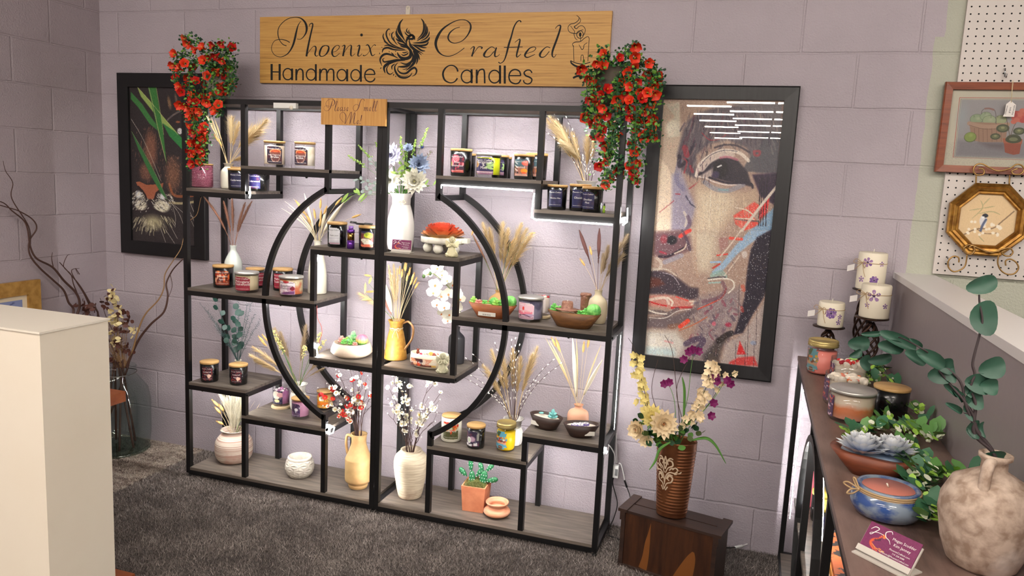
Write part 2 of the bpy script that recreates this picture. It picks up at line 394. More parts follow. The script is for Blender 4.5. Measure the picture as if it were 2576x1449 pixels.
# ================= THE TWO BLACK FRAME SHELVES =================
BLK = mat('black_powder_coat', C(9, 9, 11), .42, bump=.06, bscale=400)
PLK = mat('grey_oak_board', C(122, 112, 102), .42, col2=C(84, 76, 70), scale=7, stretch=(1, 9, 9), contrast=(.3, .7), bump=.08, bscale=90, detail=8)
SCR = mat('screw_black', C(12, 12, 13), .3, metal=.6)
YF, YR, BW = -.3005, -.0395, .022
CX, CZ, CR = 1.25, .903, .5675
def unit(s, label, d3):
    """one half of the pair; s = -1 left, +1 right; distances are from the join at x = 1.25"""
    t = empty('display_shelf', (CX + s * .5, -.17, 0), label, 'shelf', 'black framed display shelves')
    ox = CX + s * .5
    X = lambda d: s * d - s * .5             # local x
    def bar(name, a, b): 
        m = MB().use(BLK); m.bbox(a, b); m.build(name, BLK, t)
    hb = BW / 2
    dO, dI, d1, d2 = .9905, .0115, .6765, .2565
    yf, yr = YF + .17, YR + .17
    def post(d, z0, z1, foot=False):
        for y in (yf, yr):
            m = MB().use(BLK).bbox((X(d) - hb, y - hb, z0), (X(d) + hb, y + hb, z1))
            if foot: m.use(SCR).lathe([(0, 0), (.011, 0), (.011, .006), (.004, .008), (.004, z0)], (X(d), y, 0), 10)
            m.build('post', BLK, t)
    def level(da, db, zt, board=True, inset=True):
        """da > db; zt = top of the board"""
        zb = zt - .013; a, b = sorted((X(da), X(db)))
        for y in (yf, yr): bar('rail', (a - hb + BW, y - hb, zb - BW), (b + hb - BW, y + hb, zb))
        for d in (da, db): bar('side_rail', (X(d) - hb, yf + hb, zb - BW), (X(d) + hb, yr - hb, zb))
        if board:
            A = a + (hb if True else -hb); B = b - hb
            # the board runs over the front rail; its ends stop at the outer posts and cap the free ends
            ea = a + hb if abs(abs(da if a == X(da) else db) - dO) < .01 or abs((da if a == X(da) else db) - dI) < .01 else a - hb
            eb = b - hb if abs((da if b == X(da) else db) - dO) < .01 or abs((da if b == X(da) else db) - dI) < .01 else b + hb
            MB().bbox((ea, yf - hb - .001, zb), (eb, yr + hb, zt)).build('shelf_board', PLK, t)
        for q in (.25, .75): MB().ball((a + (b - a) * q, yf, zb - BW), .006, 8).build('screw', SCR, t)
    post(dO, .02, 1.775, True); post(dI, .02, 1.775, True)
    top = 1.775
    a, b = sorted((X(dO), X(dI)))
    for y in (yf, yr): bar('rail', (a + hb, y - hb, top - BW), (b - hb, y + hb, top))
    for d in (dO, dI): bar('side_rail', (X(d) - hb, yf + hb, top - BW), (X(d) + hb, yr - hb, top))
    MB().bbox((a + hb, yf + hb, top - .014), (b - hb, yr - hb, top - .001)).build('top_board', PLK, t)
    level(dO, dI, .05)
    level(dO, d1, 1.378); post(d1, 1.378 - .013 - BW, top - BW)
    level(d1, d2, 1.490); post(d2, 1.388, top - BW)
    bar('side_rail', (X(d2) - hb, yf + hb, 1.388), (X(d2) + hb, yr - hb, 1.388 + BW))
    level(dO, d3, .920)
    post(d3, .670 - .032, 1.160 - .013)
    level(d3, dI, 1.160); level(d3, dI, .670)
    level(dO, d1, .470); post(d1, .05, .470 - .013)
    level(d1, d2, .350); post(d2, .05, .416)
    bar('side_rail', (X(d2) - hb, yf + hb, .397), (X(d2) + hb, yr - hb, .416))
    a0 = math.acos(d2 / CR)
    for y in (yf, yr):     # the curved rail, half the circle that spans both shelves
        m = MB().use(BLK); rows = []
        for k in range(49):
            a = a0 - 2 * a0 * k / 48; rows.append(m.add([(X(0) + s * (CR + e) * math.cos(a), y + q, CZ + (CR + e) * math.sin(a)) for e, q in ((-hb, -hb), (hb, -hb), (hb, hb), (-hb, hb))]))
        for p, q in zip(rows, rows[1:]):
            for i in range(4): m.face((p + i, p + (i + 1) % 4, q + (i + 1) % 4, q + i), False)
        m.face([rows[0] + i for i in (3, 2, 1, 0)], False); m.face([rows[-1] + i for i in range(4)], False)
        m.build('curved_rail', BLK, t)
    for d, z in ((d2, 1.41), (d2, .385), (dO, .90), (d3, .9), (d3, .65), (d1, .445)):
        MB().ball((X(d) + hb * 1.05, yf, z), .006, 8).build('bolt', SCR, t)
    return t
unit(-1, 'black metal and grey board display shelf under the small wooden sign', .3215)
unit(1, 'black metal and grey board display shelf beside the painted face portrait', .3485)

# ---- LED strips taped behind the front frame ----
LED = mat('led_glow', (1, .98, .95, 1), .4, emit=26 * LED_GAIN)
TAPE = mat('led_tape', C(225, 222, 210), .5)
def strip(name, segs, label, w=.005):
    e = empty(name, segs[0][0], label, 'light strip', 'LED strips on the shelves'); o = Vector(segs[0][0])
    for pts in segs:
        MB().tube([Vector(p) - o for p in pts], w / 2 * (.2 if abs(pts[0][2] - pts[-1][2]) > .3 else 1.8 if pts[0][2] > 1.75 else 1), 6).build('strip_segment', LED, e)
    return e
yb = YF + .0145
def under(x0, x1, zt): return [(x0, yb, zt - .022), ((x0 + x1) / 2, yb, zt - .0225), (x1, yb, zt - .022)]
strip('led_strip', [under(.30, .56, 1.378), under(.60, .97, 1.49), [(.30, yb, 1.762), (.60, yb, 1.762), (.95, yb, 1.762)],
    under(.30, .905, .92), [(.700, yb - .002, .890), (.712, yb - .006, .884), (.80, yb - .006, .8835), (.815, yb - .002, .890)], under(.95, 1.21, 1.16), [(.9365, yb + .006, 1.09), (.936, yb + .006, 1.13)], under(.95, 1.21, .67),
    under(.30, .56, .47), [(.30, yb - .004, .4345), (.40, yb - .004, .4335)], [(.47, yb - .004, .4340), (.54, yb - .004, .4335)], under(.60, .97, .35), [(1.004, yb + .005, .36), (1.022, yb + .02, .345), (1.015, yb + .02, .32), (1.0, yb + .005, .315)],
    [(.603, YF - .006, 1.35), (.606, YF - .004, 1.362), (.600, YF + .002, 1.40)], [(1.2365, yb, 1.70), (1.2365, yb, .08)], [(1.252, yb, 1.44), (1.252, yb, 1.40)], [(1.252, yb, .74), (1.252, yb, .69)], [(1.252, yb, .13), (1.252, yb, .10)], [(.9335, yb + .008, .70), (.938, yb + .01, .668)]],
    'white LED strip behind the front frame of the shelf with the Please Smell Me sign')
strip('led_strip', [[(1.30, yb, 1.762), (1.9, yb, 1.762), (2.2, yb, 1.762)],
    [(1.5165, YF - .004, 1.44), (1.522, YF - .012, 1.452), (1.60, YF - .012, 1.451), (1.75, YF - .012, 1.4505), (1.905, YF - .012, 1.449)],
    [(1.912, YF - .011, 1.44), (1.908, YF - .012, 1.40), (1.906, YF - .012, 1.345), (1.93, YF - .012, 1.336)], [(1.93, YF - .012, 1.339), (2.06, YF - .012, 1.3385), (2.225, YF - .012, 1.338)],
    under(1.30, 1.58, 1.16), [(1.2635, yb, 1.70), (1.2635, yb, .08)],
    under(1.62, 2.2, .92), under(1.30, 1.57, .67), under(1.53, 1.90, .35), under(1.95, 2.2, .47), [(1.97, yb - .004, .4345), (2.06, yb - .004, .4335)],
    [(2.256, -.17, 1.40), (2.258, -.17, 1.345), (2.25, -.22, 1.335)], [(2.2535, -.10, .875), (2.2535, -.10, .47)], [(2.256, -.29, .455), (2.258, -.285, .43), (2.256, -.25, .425)]],
    'white LED strip glowing along the shelf next to the portrait')
# controller boxes and the driver hanging at the side
e = empty('led_controller', P(719, 266, y=-.325), 'white LED controller box taped under the top rail', 'controller box')
MB().bbox((-.055, -.009, -.011), (.055, .009, .011)).build('housing', mat('white_plastic', C(240, 240, 236), .35), e)
MB().use(mat('sensor_lens', C(238, 232, 215), .3)).ball((.033, -.008, -.008), .009, 10).build('sensor', None, e)
# ================= CANDLES =================
BLKJ = mat('black_jar_glass', C(10, 10, 12), .25, coat=.3)
BAM = mat('bamboo_lid', C(214, 176, 118), .5, col2=C(190, 148, 92), scale=6, stretch=(1, 14, 1), contrast=(.3, .7))
SILV = mat('silver_lid', C(206, 203, 198), .34, metal=.6)
GOLDL = mat('brass_lid', C(206, 184, 120), .32, metal=.6)
WHT = mat('label_ink_white', C(245, 243, 238), .5); DRK = mat('label_ink_dark', C(30, 26, 40), .5)
JG = glass('jar_glass', (.97, .97, .97, 1)); WICK = mat('wick', C(232, 226, 208), .8)
def cyl_place(r, a0, a1, z0, z1, r2=None):
    """u 0..1 left to right across the face that looks to -y + camera; angles in degrees from -y, positive to +x"""
    def f(u, v):
        a = math.radians(a0 + (a1 - a0) * u); rr = r if r2 is None else r2 + (r - r2) * v if False else r
        return (rr * math.sin(a), -rr * math.cos(a), z1 + (z0 - z1) * v)
    return f
def blobs(A, cols, n, s0, s1, a=.85):
    for _ in range(n):
        A.ell(rnd.random(), rnd.random(), rnd.uniform(s0, s1), rnd.uniform(s0, s1) * .8, rnd.choice(cols), a, rnd.uniform(0, 3), .35)
def art_plain(c, c2=None):
    def f(A):
        A.c[:] = c; A.noise(3)
        if c2 is not None:
            for q in (.2, .62, .68, .74, .88): A.line([(0, q), (1, q)], .02, c2, .7, sm=False)
    return f
def art_cup(A):
    A.c[:] = (38, 26, 44); blobs(A, [(70, 34, 44), (30, 22, 50)], 12, .1, .25)
    A.ell(.55, .3, .38, .16, (238, 150, 90)); A.ell(.55, .3, .30, .11, (170, 60, 30)); A.ell(.55, .3, .15, .06, (215, 90, 40)); A.poly([(.2, .34), (.9, .34), (.75, .85), (.35, .85)], (96, 48, 44), .8); A.line([(.2, .32), (.3, .7), (.42, .86), (.68, .86), (.8, .7), (.9, .32)], .03, (205, 160, 140))
def art_spice(A): A.c[:] = (96, 30, 20); blobs(A, [(220, 96, 40), (240, 150, 90), (120, 30, 20), (250, 190, 150), (190, 60, 30)], 40, .05, .2); A.poly([(0, .8), (1, .75), (1, 1), (0, 1)], (120, 50, 30), .7)
def art_cheese(A): A.c[:] = (232, 216, 222); blobs(A, [(240, 230, 235), (200, 160, 180)], 14, .1, .25); A.ell(.85, .55, .16, .16, (150, 20, 44)); A.ell(.45, .05, .2, .1, (200, 50, 60)); A.poly([(0, 1), (.4, .8), (1, .72), (1, 1)], (120, 70, 120)); A.speck(.03, (60, 20, 60))
def art_linen(A):
    A.c[:] = (222, 222, 226)
    for q in (.62, .7, .78, .86): A.line([(0, q), (1, q + .01)], .03, (178, 176, 190), .8, sm=False)
    A.poly([(0, .92), (1, .92), (1, 1), (0, 1)], (178, 130, 150))
def art_apple(A):
    A.c[:] = (110, 52, 54); A.poly([(0, 0), (1, 0), (1, .14), (0, .1)], (30, 30, 70)); A.ell(.6, .26, .36, .2, (214, 220, 50)); A.ell(.5, .2, .16, .1, (160, 190, 40), .8); A.ell(.7, .34, .2, .12, (240, 226, 90), .6)
    for q in ((.35, .56), (.5, .66), (.6, .74)): A.ell(q[0], q[1], .42, .12, (190, 180, 140)); A.ell(q[0], q[1], .38, .10, (244, 242, 226))
    A.poly([(0, .84), (1, .8), (1, 1), (0, 1)], (222, 110, 80)); A.speck(.04, (250, 180, 150))
def art_dark(c1=(34, 34, 66), c2=(60, 40, 70)):
    def f(A): A.c[:] = c1; blobs(A, [c1, c2, (70, 60, 100)], 10, .1, .3, .4)
    return f
def art_rose(A):
    A.c[:] = (54, 24, 50); blobs(A, [(120, 30, 50), (200, 70, 90), (240, 120, 140)], 20, .06, .16)
    for r, c in ((.3, (232, 90, 110)), (.23, (248, 180, 190)), (.17, (220, 50, 80)), (.1, (250, 170, 180)), (.05, (190, 20, 50))): A.ell(.4, .24, r, r * .7, c)
    A.ell(.02, .52, .14, .12, (236, 196, 110)); A.poly([(0, .88), (1, .84), (1, 1), (0, 1)], (190, 80, 70)); blobs(A, [(230, 120, 130)], 3, .1, .16)
def art_mint(A):
    A.c[:] = (44, 34, 78); A.ell(.02, .38, .2, .2, (214, 176, 110)); A.ell(.02, .38, .15, .15, (170, 120, 60))
    for q in ((.8, .3), (.9, .45), (.7, .5), (.85, .6), (1, .36)): A.ell(q[0], q[1], .2, .07, (158, 190, 120), .9, rnd.uniform(-.8, .4))
    A.poly([(0, .82), (1, .8), (1, 1), (0, 1)], (140, 96, 120)); A.line([(0, .84), (1, .83)], .03, (220, 180, 190), sm=False)
def art_spiced(A):
    A.c[:] = (84, 116, 128); A.poly([(0, .45), (1, .4), (1, 1), (0, 1)], (170, 110, 92)); A.ell(.85, .22, .28, .16, (240, 96, 80)); A.ell(.85, .22, .2, .1, (250, 130, 110))
    for k in range(5): A.line([(0, .15 + k * .1), (.3, .28 + k * .1)], .04, (40, 36, 40) if k % 2 else (238, 236, 230), sm=False)
    A.ell(.75, .68, .24, .14, (246, 158, 40)); A.ell(.75, .8, .16, .06, (236, 90, 40)); A.ell(.1, .76, .09, .05, (40, 44, 40)); A.ell(.3, .8, .1, .06, (44, 30, 40)); A.poly([(0, .9), (1, .9), (1, 1), (0, 1)], (206, 150, 130))
def art_amber(A): A.c[:] = (44, 16, 32); blobs(A, [(150, 40, 60), (90, 26, 70), (190, 70, 60), (40, 10, 40)], 60, .02, .07); A.ell(.7, .66, .2, .12, (248, 206, 180)); A.ell(.66, .74, .1, .12, (250, 220, 200)); A.speck(.08, (220, 110, 90))
def art_magn(A):
    A.c[:] = (236, 220, 226); A.ell(.3, .3, .4, .34, (240, 190, 206)); A.ell(.75, .35, .3, .32, (246, 206, 218)); A.ell(.45, .6, .5, .16, (236, 130, 150)); A.ell(.4, .34, .06, .12, (230, 60, 40)); A.ell(.75, .75, .3, .1, (190, 160, 190)); A.poly([(0, .8), (1, .84), (1, 1), (0, 1)], (172, 128, 146)); A.line([(.1, .8), (.5, .74), (.8, .85)], .05, (90, 60, 90))
def art_lily(A):
    A.c[:] = (222, 222, 196); A.poly([(0, .55), (1, .5), (1, 1), (0, 1)], (96, 96, 60))
    for _ in range(26): A.ell(rnd.random(), rnd.uniform(.05, .5), rnd.uniform(.04, .1), rnd.uniform(.06, .12), rnd.choice([(240, 90, 40), (226, 60, 40), (150, 120, 60), (252, 170, 90), (90, 110, 50)]), .9)
    A.poly([(.42, .45), (.62, .45), (.53, .75)], (240, 80, 30)); A.speck(.15, (50, 60, 30), .6, A.Y > .7)
def art_coco(A):
    A.c[:] = (52, 42, 66); blobs(A, [(90, 90, 110), (96, 50, 70), (40, 30, 60)], 12, .1, .2); A.ell(.5, .52, .26, .2, (150, 120, 140)); A.ell(.5, .52, .2, .15, (190, 160, 180)); A.ell(.26, .6, .18, .22, (240, 238, 236)); A.ell(.26, .6, .13, .16, (200, 210, 190))
    for q in ((.1, .9), (.4, .95), (.75, .85)): A.poly([(q[0] - .12, q[1] - .08), (q[0] + .12, q[1] - .1), (q[0] + .12, q[1] + .1), (q[0] - .12, q[1] + .1)], (226, 224, 226))
    A.poly([(.85, .1), (1, .1), (1, .6), (.8, .6)], (150, 150, 140))
def art_trop(A):
    A.c[:] = (96, 170, 196); A.poly([(0, .6), (1, .62), (1, .74), (0, .68)], (226, 170, 140)); A.ell(.5, .9, .2, .1, (120, 70, 40))
    for _ in range(22): A.ell(rnd.uniform(0, .95), rnd.uniform(.32, .6), rnd.uniform(.05, .12), rnd.uniform(.04, .08), rnd.choice([(236, 120, 40), (240, 180, 50), (120, 50, 30), (200, 70, 40), (70, 60, 30)]), .95)
    A.ell(.75, .48, .15, .09, (120, 70, 40)); A.ell(.75, .47, .11, .06, (236, 232, 220)); A.poly([(.1, .05), (.55, .02), (.4, .3), (.2, .32)], (70, 90, 60))
def art_cream(A): A.c[:] = (40, 36, 62); A.ell(.4, .3, .4, .3, (226, 214, 196)); A.ell(.8, .3, .3, .2, (214, 160, 160)); A.ell(.45, .5, .3, .12, (236, 226, 206)); A.ell(.5, .75, .26, .12, (240, 220, 160)); A.speck(.05, (255, 255, 255))
def art_lav(A): A.c[:] = (90, 70, 96); blobs(A, [(60, 40, 80), (190, 190, 200), (50, 30, 60), (130, 90, 130)], 26, .05, .2); A.ell(.6, .45, .2, .12, (236, 232, 236))
def art_pump(A):
    A.c[:] = (242, 176, 62)
    for q in ((.5, .14), (.5, .9), (.15, .14), (.15, .9)): A.ell(*q, .13, .09, (120, 70, 20)); A.ell(*q, .1, .065, (244, 186, 80)); A.ell(*q, .03, .02, (90, 50, 20))
    A.poly([(0, .52), (1, .5), (1, .74), (0, .74)], (238, 130, 40)); A.line([(0, .76), (1, .76)], .02, (160, 90, 30), sm=False)
    for k in range(6): A.line([(.08 + k * .16, .3), (.1 + k * .16, .48)], .03, (100, 54, 20), sm=False)
def art_straw(A): A.c[:] = (70, 36, 70); blobs(A, [(190, 60, 60), (230, 120, 90), (250, 220, 230), (60, 40, 90)], 50, .03, .09)
def label(root, r, a0, a1, z0, z1, art, lines=(), brand=True, ink=WHT, shape='a', nx=26, ny=30, fine=True, size=.17):
    """wrapped paper label with its printed picture and words; lines = [(text, v)]"""
    A = Art(0, 1, 0, 1, nx, ny); art(A)
    f = cyl_place(r + .0006, a0, a1, z0, z1)
    def mask(u, v):
        if shape == 'a':   # big rounded upper corner, rounded lower corner
            if u > .62 and v < .22: return ((u - .62) / .38) ** 2 + ((.22 - v) / .22) ** 2 < 1
            if u < .22 and v > .86: return ((.22 - u) / .22) ** 2 + ((v - .86) / .14) ** 2 < 1
            return True
        if shape == 'fancy':
            return abs(u - .5) < .5 * (1 - .35 * (abs(v - .5) > .38)) * (.92 + .08 * math.cos(v * 14))
        return True
    o = A.build('label', f, PRINT, root, mask)
    w = math.radians(a1 - a0) * r; h = z1 - z0; g = cyl_place(r + .0012, a0, a1, z0, z1); m = MB().use(ink)
    pl = lambda x, y: g(x / w, 1 - y / h)
    if brand: text(m, 'Phoenix Crafted', pl, w * .45, h * .83, w * .135, .35)
    for s, v in lines: text(m, s, pl, w * .5, h * (1 - v), w * size * min(1, 9 / max(len(s), 1)) * 1.15)
    if fine: text(m, 'Handmade Small Batch Soy Candle', pl, w * .5, h * .1, w * .06)
    if m.v: m.build('lettering', None, o)
    return o
def jar(box, z, kind, label_, art=None, lines=(), Y=None, wax=C(238, 222, 190), wax2=None, ang=(-62, 22), group=None, rz=None, ink=WHT, top=None, name='jar_candle', shape='a', brand=True, cat='candle', lz=(.14, .86), wick=True, seat=0.0, size=.17, fine=True):
    c, r, h = fit(*box, z, Y); c.z += seat
    t = empty(name, c, label_, cat, group)
    # turn the label towards the viewer's side of the shop: angle of the camera around the jar
    turn = math.degrees(math.atan2(CAMP.x - c.x, -(CAMP.y - c.y)))
    a0, a1 = (ang[0] + turn, ang[1] + turn)
    if kind == 'black':
        lh = h * .085; b = h - lh
        MB().lathe([(0, .0005), (r * .86, .0005), (r * .92, .004), (r * .95, b * .5), (r * .97, b - .001), (r * .9, b - .001), (0, b - .002)], n=36).build('jar', BLKJ, t)
        MB().lathe([(0, b - .001), (r * .985, b - .001), (r, b + lh * .2), (r, b + lh * .85), (r * .98, b + lh), (0, b + lh)], n=36).build('lid', BAM, t); rl, hb = r * .95, b
    elif kind in ('clear', 'clearbam', 'open'):
        lh = h * (.09 if kind != 'open' else 0); b = h - lh; rl = r * .965; hb = b
        MB().lathe([(0, .0005), (r * .88, .0005), (r * .955, .006), (r * .965, b * .5), (r * .965, b), (r * .93, b), (r * .93, .014), (0, .012)], n=36).build('jar', JG, t)
        wm = mat('wax_%d_%d_%d' % tuple(int(x * 999) for x in wax[:3]), wax, .45, col2=wax2, scale=14, contrast=(.4, .6), detail=2) if wax2 is None else mat('wax2_%d_%d' % (int(wax[0] * 999), int(wax2[1] * 999)), wax, .45, col2=wax2, scale=22, contrast=(.4, .56), detail=1.5)
        wt = b * (.90 if kind != 'open' else .80)
        wb = MB().lathe([(0, .0125), (r * .915, .0125), (r * .925, .015), (r * .925, wt), (0, wt + .001)], n=32); w = wb.build('wax', wm, t)
        if wick and kind != 'open': MB().tube([(0, 0, wt), (0, .001, wt + .008)], .001, 5).build('wick', WICK, t)
        if kind == 'clear':
            MB().lathe([(0, b + lh), (r * .97, b + lh), (r * 1.0, b + lh * .6), (r * 1.0, b - .001), (r * .975, b - .001), (0, b + .0005)], n=36).build('lid', SILV, t)
        elif kind == 'clearbam':
            MB().lathe([(0, b + .0005), (r * .95, b + .0005), (r * .95, b + lh * .3), (r * 1.0, b + lh * .3), (r * 1.0, b + lh), (0, b + lh)], n=36).build('lid', BAM, t)
    elif kind == 'mason':
        b = h * .86; rl = r * .93; hb = b
        pr = [(0, .0005), (r * .8, .0005), (r * .9, .008), (r * .94, .03), (r * .94, b * .86), (r * .84, b * .97), (r * .82, b)]
        MB().lathe(pr, n=36).build('jar', JG, t)
        wm = mat('waxm_%d_%d' % (int(wax[0] * 999), int(wax[1] * 999)), wax, .4)
        MB().lathe([(0, .004), (r * .77, .004), (r * .87, .012), (r * .905, .032), (r * .905, b * .8), (0, b * .8)], n=32).build('wax', wm, t)
        m = MB().use(GOLDL); m.lathe([(r * .84, b), (r * .98, b - h * .03), (r * .93, b), (r * .985, b + h * .03), (r * .94, b + h * .05), (r * .96, b + h * .08), (r * .94, h), (r * .84, h), (r * .82, h - .002), (0, h - .002)], n=40); m.build('lid', GOLDL, t)
    elif kind == 'white':
        lh = h * .05; b = h - lh; rl = r; hb = b
        MB().lathe([(0, .0005), (r * .9, .0005), (r, .006), (r, b), (0, b)], n=36).build('jar', mat('white_jar', C(236, 232, 214), .35), t)
        MB().lathe([(0, b), (r * .97, b), (r * .97, h), (0, h)], n=36).build('lid', BAM, t)
    elif kind == 'hob':
        lh = h * .06; b = h - lh; rl = r; hb = b; m = MB()
        PK = mat('mauve_hobnail_glass', C(150, 84, 104), .18, coat=.5)
        m.lathe([(0, .0005), (r * .9, .0005), (r * .96, .006), (r * .96, b), (0, b)], n=40)
        for k in range(13):
            for i in range(44):
                a = 2 * PI * (i + .5 * (k % 2)) / 44; m.ball((r * .96 * math.cos(a), r * .96 * math.sin(a), b * (.06 + .072 * k)), r * .05, 5)
        m.build('jar', PK, t); MB().lathe([(0, b), (r, b), (r, h), (0, h)], n=36).build('lid', BAM, t)
    if art:
        label(t, rl, a0, a1, hb * lz[0], hb * lz[1], art, lines, ink=ink, shape=shape, brand=brand, size=size, fine=fine)
    return t, c, r, h
ZA, ZU, ZM, ZB, ZD, ZE, ZF, ZG = 1.3785, 1.4905, .9205, 1.1605, .6705, .4705, .3505, .0505
# the pair of shelves, left one
jar((484, 535, 413, 473), ZA, 'hob', 'mauve hobnail glass jar with wooden lid under the petunia basket', Y=-.16)
g = 'dark blue Cedarwood candles'
jar((574, 621, 424, 479), ZA, 'black', 'black Cedarwood candle beside the cream vase, in front of its twin', art_dark((24, 24, 60)), [('Cedarwood', .55)], Y=-.235, group=g, ang=(-48, 34))
jar((577, 620, 414, 470), ZA, 'black', 'black lidded candle hidden behind the Cedarwood candle', Y=-.12, group=g)
jar((627, 678, 425, 479), ZA, 'black', 'black Cedarwood candle seen through the frame, its label turned aside', art_dark((26, 24, 80), (90, 30, 60)), [('Cedarwood', .55)], Y=-.20, ang=(-75, 5), group=g)
jar((664, 717, 352, 417), ZU, 'clearbam', 'glass Iced Cappucino Brulee candle with full label facing out', art_cup, [('Iced Cappucino', .52), ('Brulee', .66)], Y=-.18, wax=C(232, 214, 190), ang=(-42, 44), group='cappuccino candles')
jar((741, 793, 355, 421), ZU, 'clearbam', 'glass Cappucino Brulee candle with label turned to the side and pale wax showing', art_cup, [('Iced Cappucino', .52), ('Brulee', .66)], Y=-.18, wax=C(236, 214, 184), wax2=C(250, 240, 222), ang=(-78, 14), group='cappuccino candles')
jar((536, 587, 664, 726), ZM, 'black', 'black Pumpkin Spice candle with orange label and bamboo lid', art_spice, [('Pumpkin', .45), ('Spice', .65)], ang=(-48, 36))
jar((591, 651, 680, 739), ZM, 'clear', 'glass Mahogany Teakwood candle with silver lid and cream wax', art_plain((158, 42, 62), (130, 30, 50)), [('Mahogany', .42), ('Teakwood', .62)], wax=C(240, 222, 180), ang=(-66, 14), size=.2)
jar((619, 665, 671, 726), ZM, 'black', 'black Mahogany candle half hidden behind the silver lidded one', art_plain((158, 42, 62)), [('Mahogany', .42), ('Teakwood', .62)], Y=-.13, ang=(0, 80))
jar((686, 736, 672, 734), ZM, 'black', 'black Mahogany Teakwood candle inside the curved rail', art_plain((168, 46, 66)), [('Mahogany', .42), ('Teakwood', .62)], ang=(-58, 22), size=.2)
jar((702, 763, 690, 749), ZM, 'clear', 'glass cheesecake candle with silver lid and orange swirled wax', art_cheese, [('Raspberry', .42), ('Cheesecake', .6)], wax=C(246, 226, 180), wax2=C(238, 130, 80), ang=(-62, 18), ink=DRK)
t, c, r, h = jar((823, 873, 555, 621), ZB, 'black', 'black Fresh Linen candle with pale striped label', art_linen, [('Fresh Linen', .5)], Y=-.25, ang=(-55, 16), ink=DRK)
tA, cA, rA, hA = jar((902, 948, 562, 626), ZB, 'black', 'black apple candle with green apple label and a dark clip resting on it', art_apple, [('Vegan', .47)], Y=-.265, ang=(-48, 38), fine=False, ink=mat('ink_grey', C(120, 120, 116), .5))
jar((504, 550, 904, 965), ZE, 'black', 'black Ambered Vanilla candle near the outer post', art_amber, [('Ambered', .42), ('Vanilla', .62)], ang=(-50, 18), group='Ambered Vanilla candles')
jar((577, 623, 911, 972), ZE, 'black', 'black Ambered Vanilla candle in front of the small cream bud vase', art_amber, [('Ambered', .42), ('Vanilla', .62)], ang=(-50, 18), group='Ambered Vanilla candles')
# the right one
jar((1132, 1187, 372, 441), ZU, 'black', 'black Rose Sandalwood candle with pink rose label', art_rose, [('Rose', .48), ('Sandalwood', .66)], Y=-.21, ang=(-64, 16))
jar((1150, 1197, 384, 442), ZU, 'black', 'plain black candle behind the Rose Sandalwood one', Y=-.10)
jar((1197, 1260, 384, 445), ZU, 'clear', 'lime green Bergamot and Mint candle in clear glass', art_mint, [('Bergamot', .32), ('&', .48), ('Mint', .66)], Y=-.225, wax=C(226, 236, 30), ang=(-70, 24))
jar((1236, 1280, 387, 445), ZU, 'black', 'black Mint candle just behind the lime green one', art_mint, [('Mint', .66)], Y=-.15, ang=(-10, 28), group='black candles behind the lime one')
jar((1246, 1287, 390, 444), ZU, 'black', 'black candle second behind the lime green one', Y=-.075, group='black candles behind the lime one')
jar((1292, 1344, 386, 449), ZU, 'black', 'black candle with watermelon label between the lime one and the post', art_spiced, [('Smoked', .52)], Y=-.24, ang=(-66, 22), group='watermelon label candles', shape='sq')
jar((1322, 1377, 383, 450), ZU, 'black', 'black candle with watermelon label, crossed by the post', art_spiced, [('Smoked', .52)], Y=-.175, ang=(-40, 30), group='watermelon label candles', shape='sq')
g = 'Obsidian Mist candles'
jar((1375, 1427, 466, 529), ZA, 'black', 'black Obsidian Mist candle standing apart from the other two', art_dark((26, 28, 70)), [('Obsidian Mist', .52)], Y=-.22, ang=(-52, 30), group=g, shape='sq')
jar((1431, 1486, 461, 529), ZA, 'black', 'black Obsidian Mist candle partly covered by its neighbour', art_dark((26, 28, 76)), [('Obsidian', .5)], Y=-.215, ang=(-46, 40), group=g, shape='sq')
jar((1463, 1517, 470, 535), ZA, 'black', 'frontmost black Obsidian Mist candle beside the green vial', art_dark((26, 28, 72)), [('Obsidian', .5), ('Mist', .68)], Y=-.265, ang=(-70, 10), group=g)
jar((1302, 1367, 740, 812), ZM, 'clear', 'glass Magnolia candle with silver lid and grey purple wax', art_magn, [('Magnolia', .56)], wax=C(82, 76, 104), wax2=C(150, 144, 168), ang=(-68, 16))
tC, cC, rC, hC = jar((1338, 1384, 728, 788), ZM + .013, 'open', 'open glass candle with red fruit pieces, behind the Magnolia candle', lambda A: (art_plain((240, 226, 220))(A), A.ell(.3, .4, .25, .2, (150, 20, 40)), A.ell(.3, .8, .2, .2, (110, 20, 40))), [], Y=-.135, wax=C(244, 226, 212), ang=(-40, 30), shape='sq', brand=False)
jar((1110, 1161, 1037, 1115), ZF, 'white', 'white Cedar Lily candle with orange flower label under the curved rail', art_lily, [('Cedar Lily', .56)], ang=(-50, 42))
jar((1173, 1221, 1061, 1132), ZF, 'black', 'black coconut label candle with bamboo lid', art_coco, [], ang=(-70, 22), brand=False)
jar((1247, 1298, 1055, 1139), ZF, 'mason', 'yellow mason jar candle with tropical label', art_trop, [], wax=C(246, 206, 20), ang=(-78, 8), shape='fancy', brand=False, lz=(.12, .86))
jar((733, 778, 995, 1057), ZF, 'clearbam', 'pale pink lavender candle with bamboo lid in clear glass', art_lav, [], wax=C(226, 160, 196), ang=(-66, -2), brand=False)
jar((797, 839, 977, 1034), ZF, 'clearbam', 'orange pumpkin patterned candle behind the curved rail', art_pump, [], wax=C(232, 180, 110), ang=(-66, 20), brand=False, shape='sq')
tV, cV, rV, hV = jar((686, 729, 968, 1025), ZF + .012, 'open', 'open purple wax candle on a stack of pale coasters', art_cream, [], wax=C(150, 86, 136), wax2=C(176, 110, 158), ang=(-70, 8), brand=False, shape='sq')
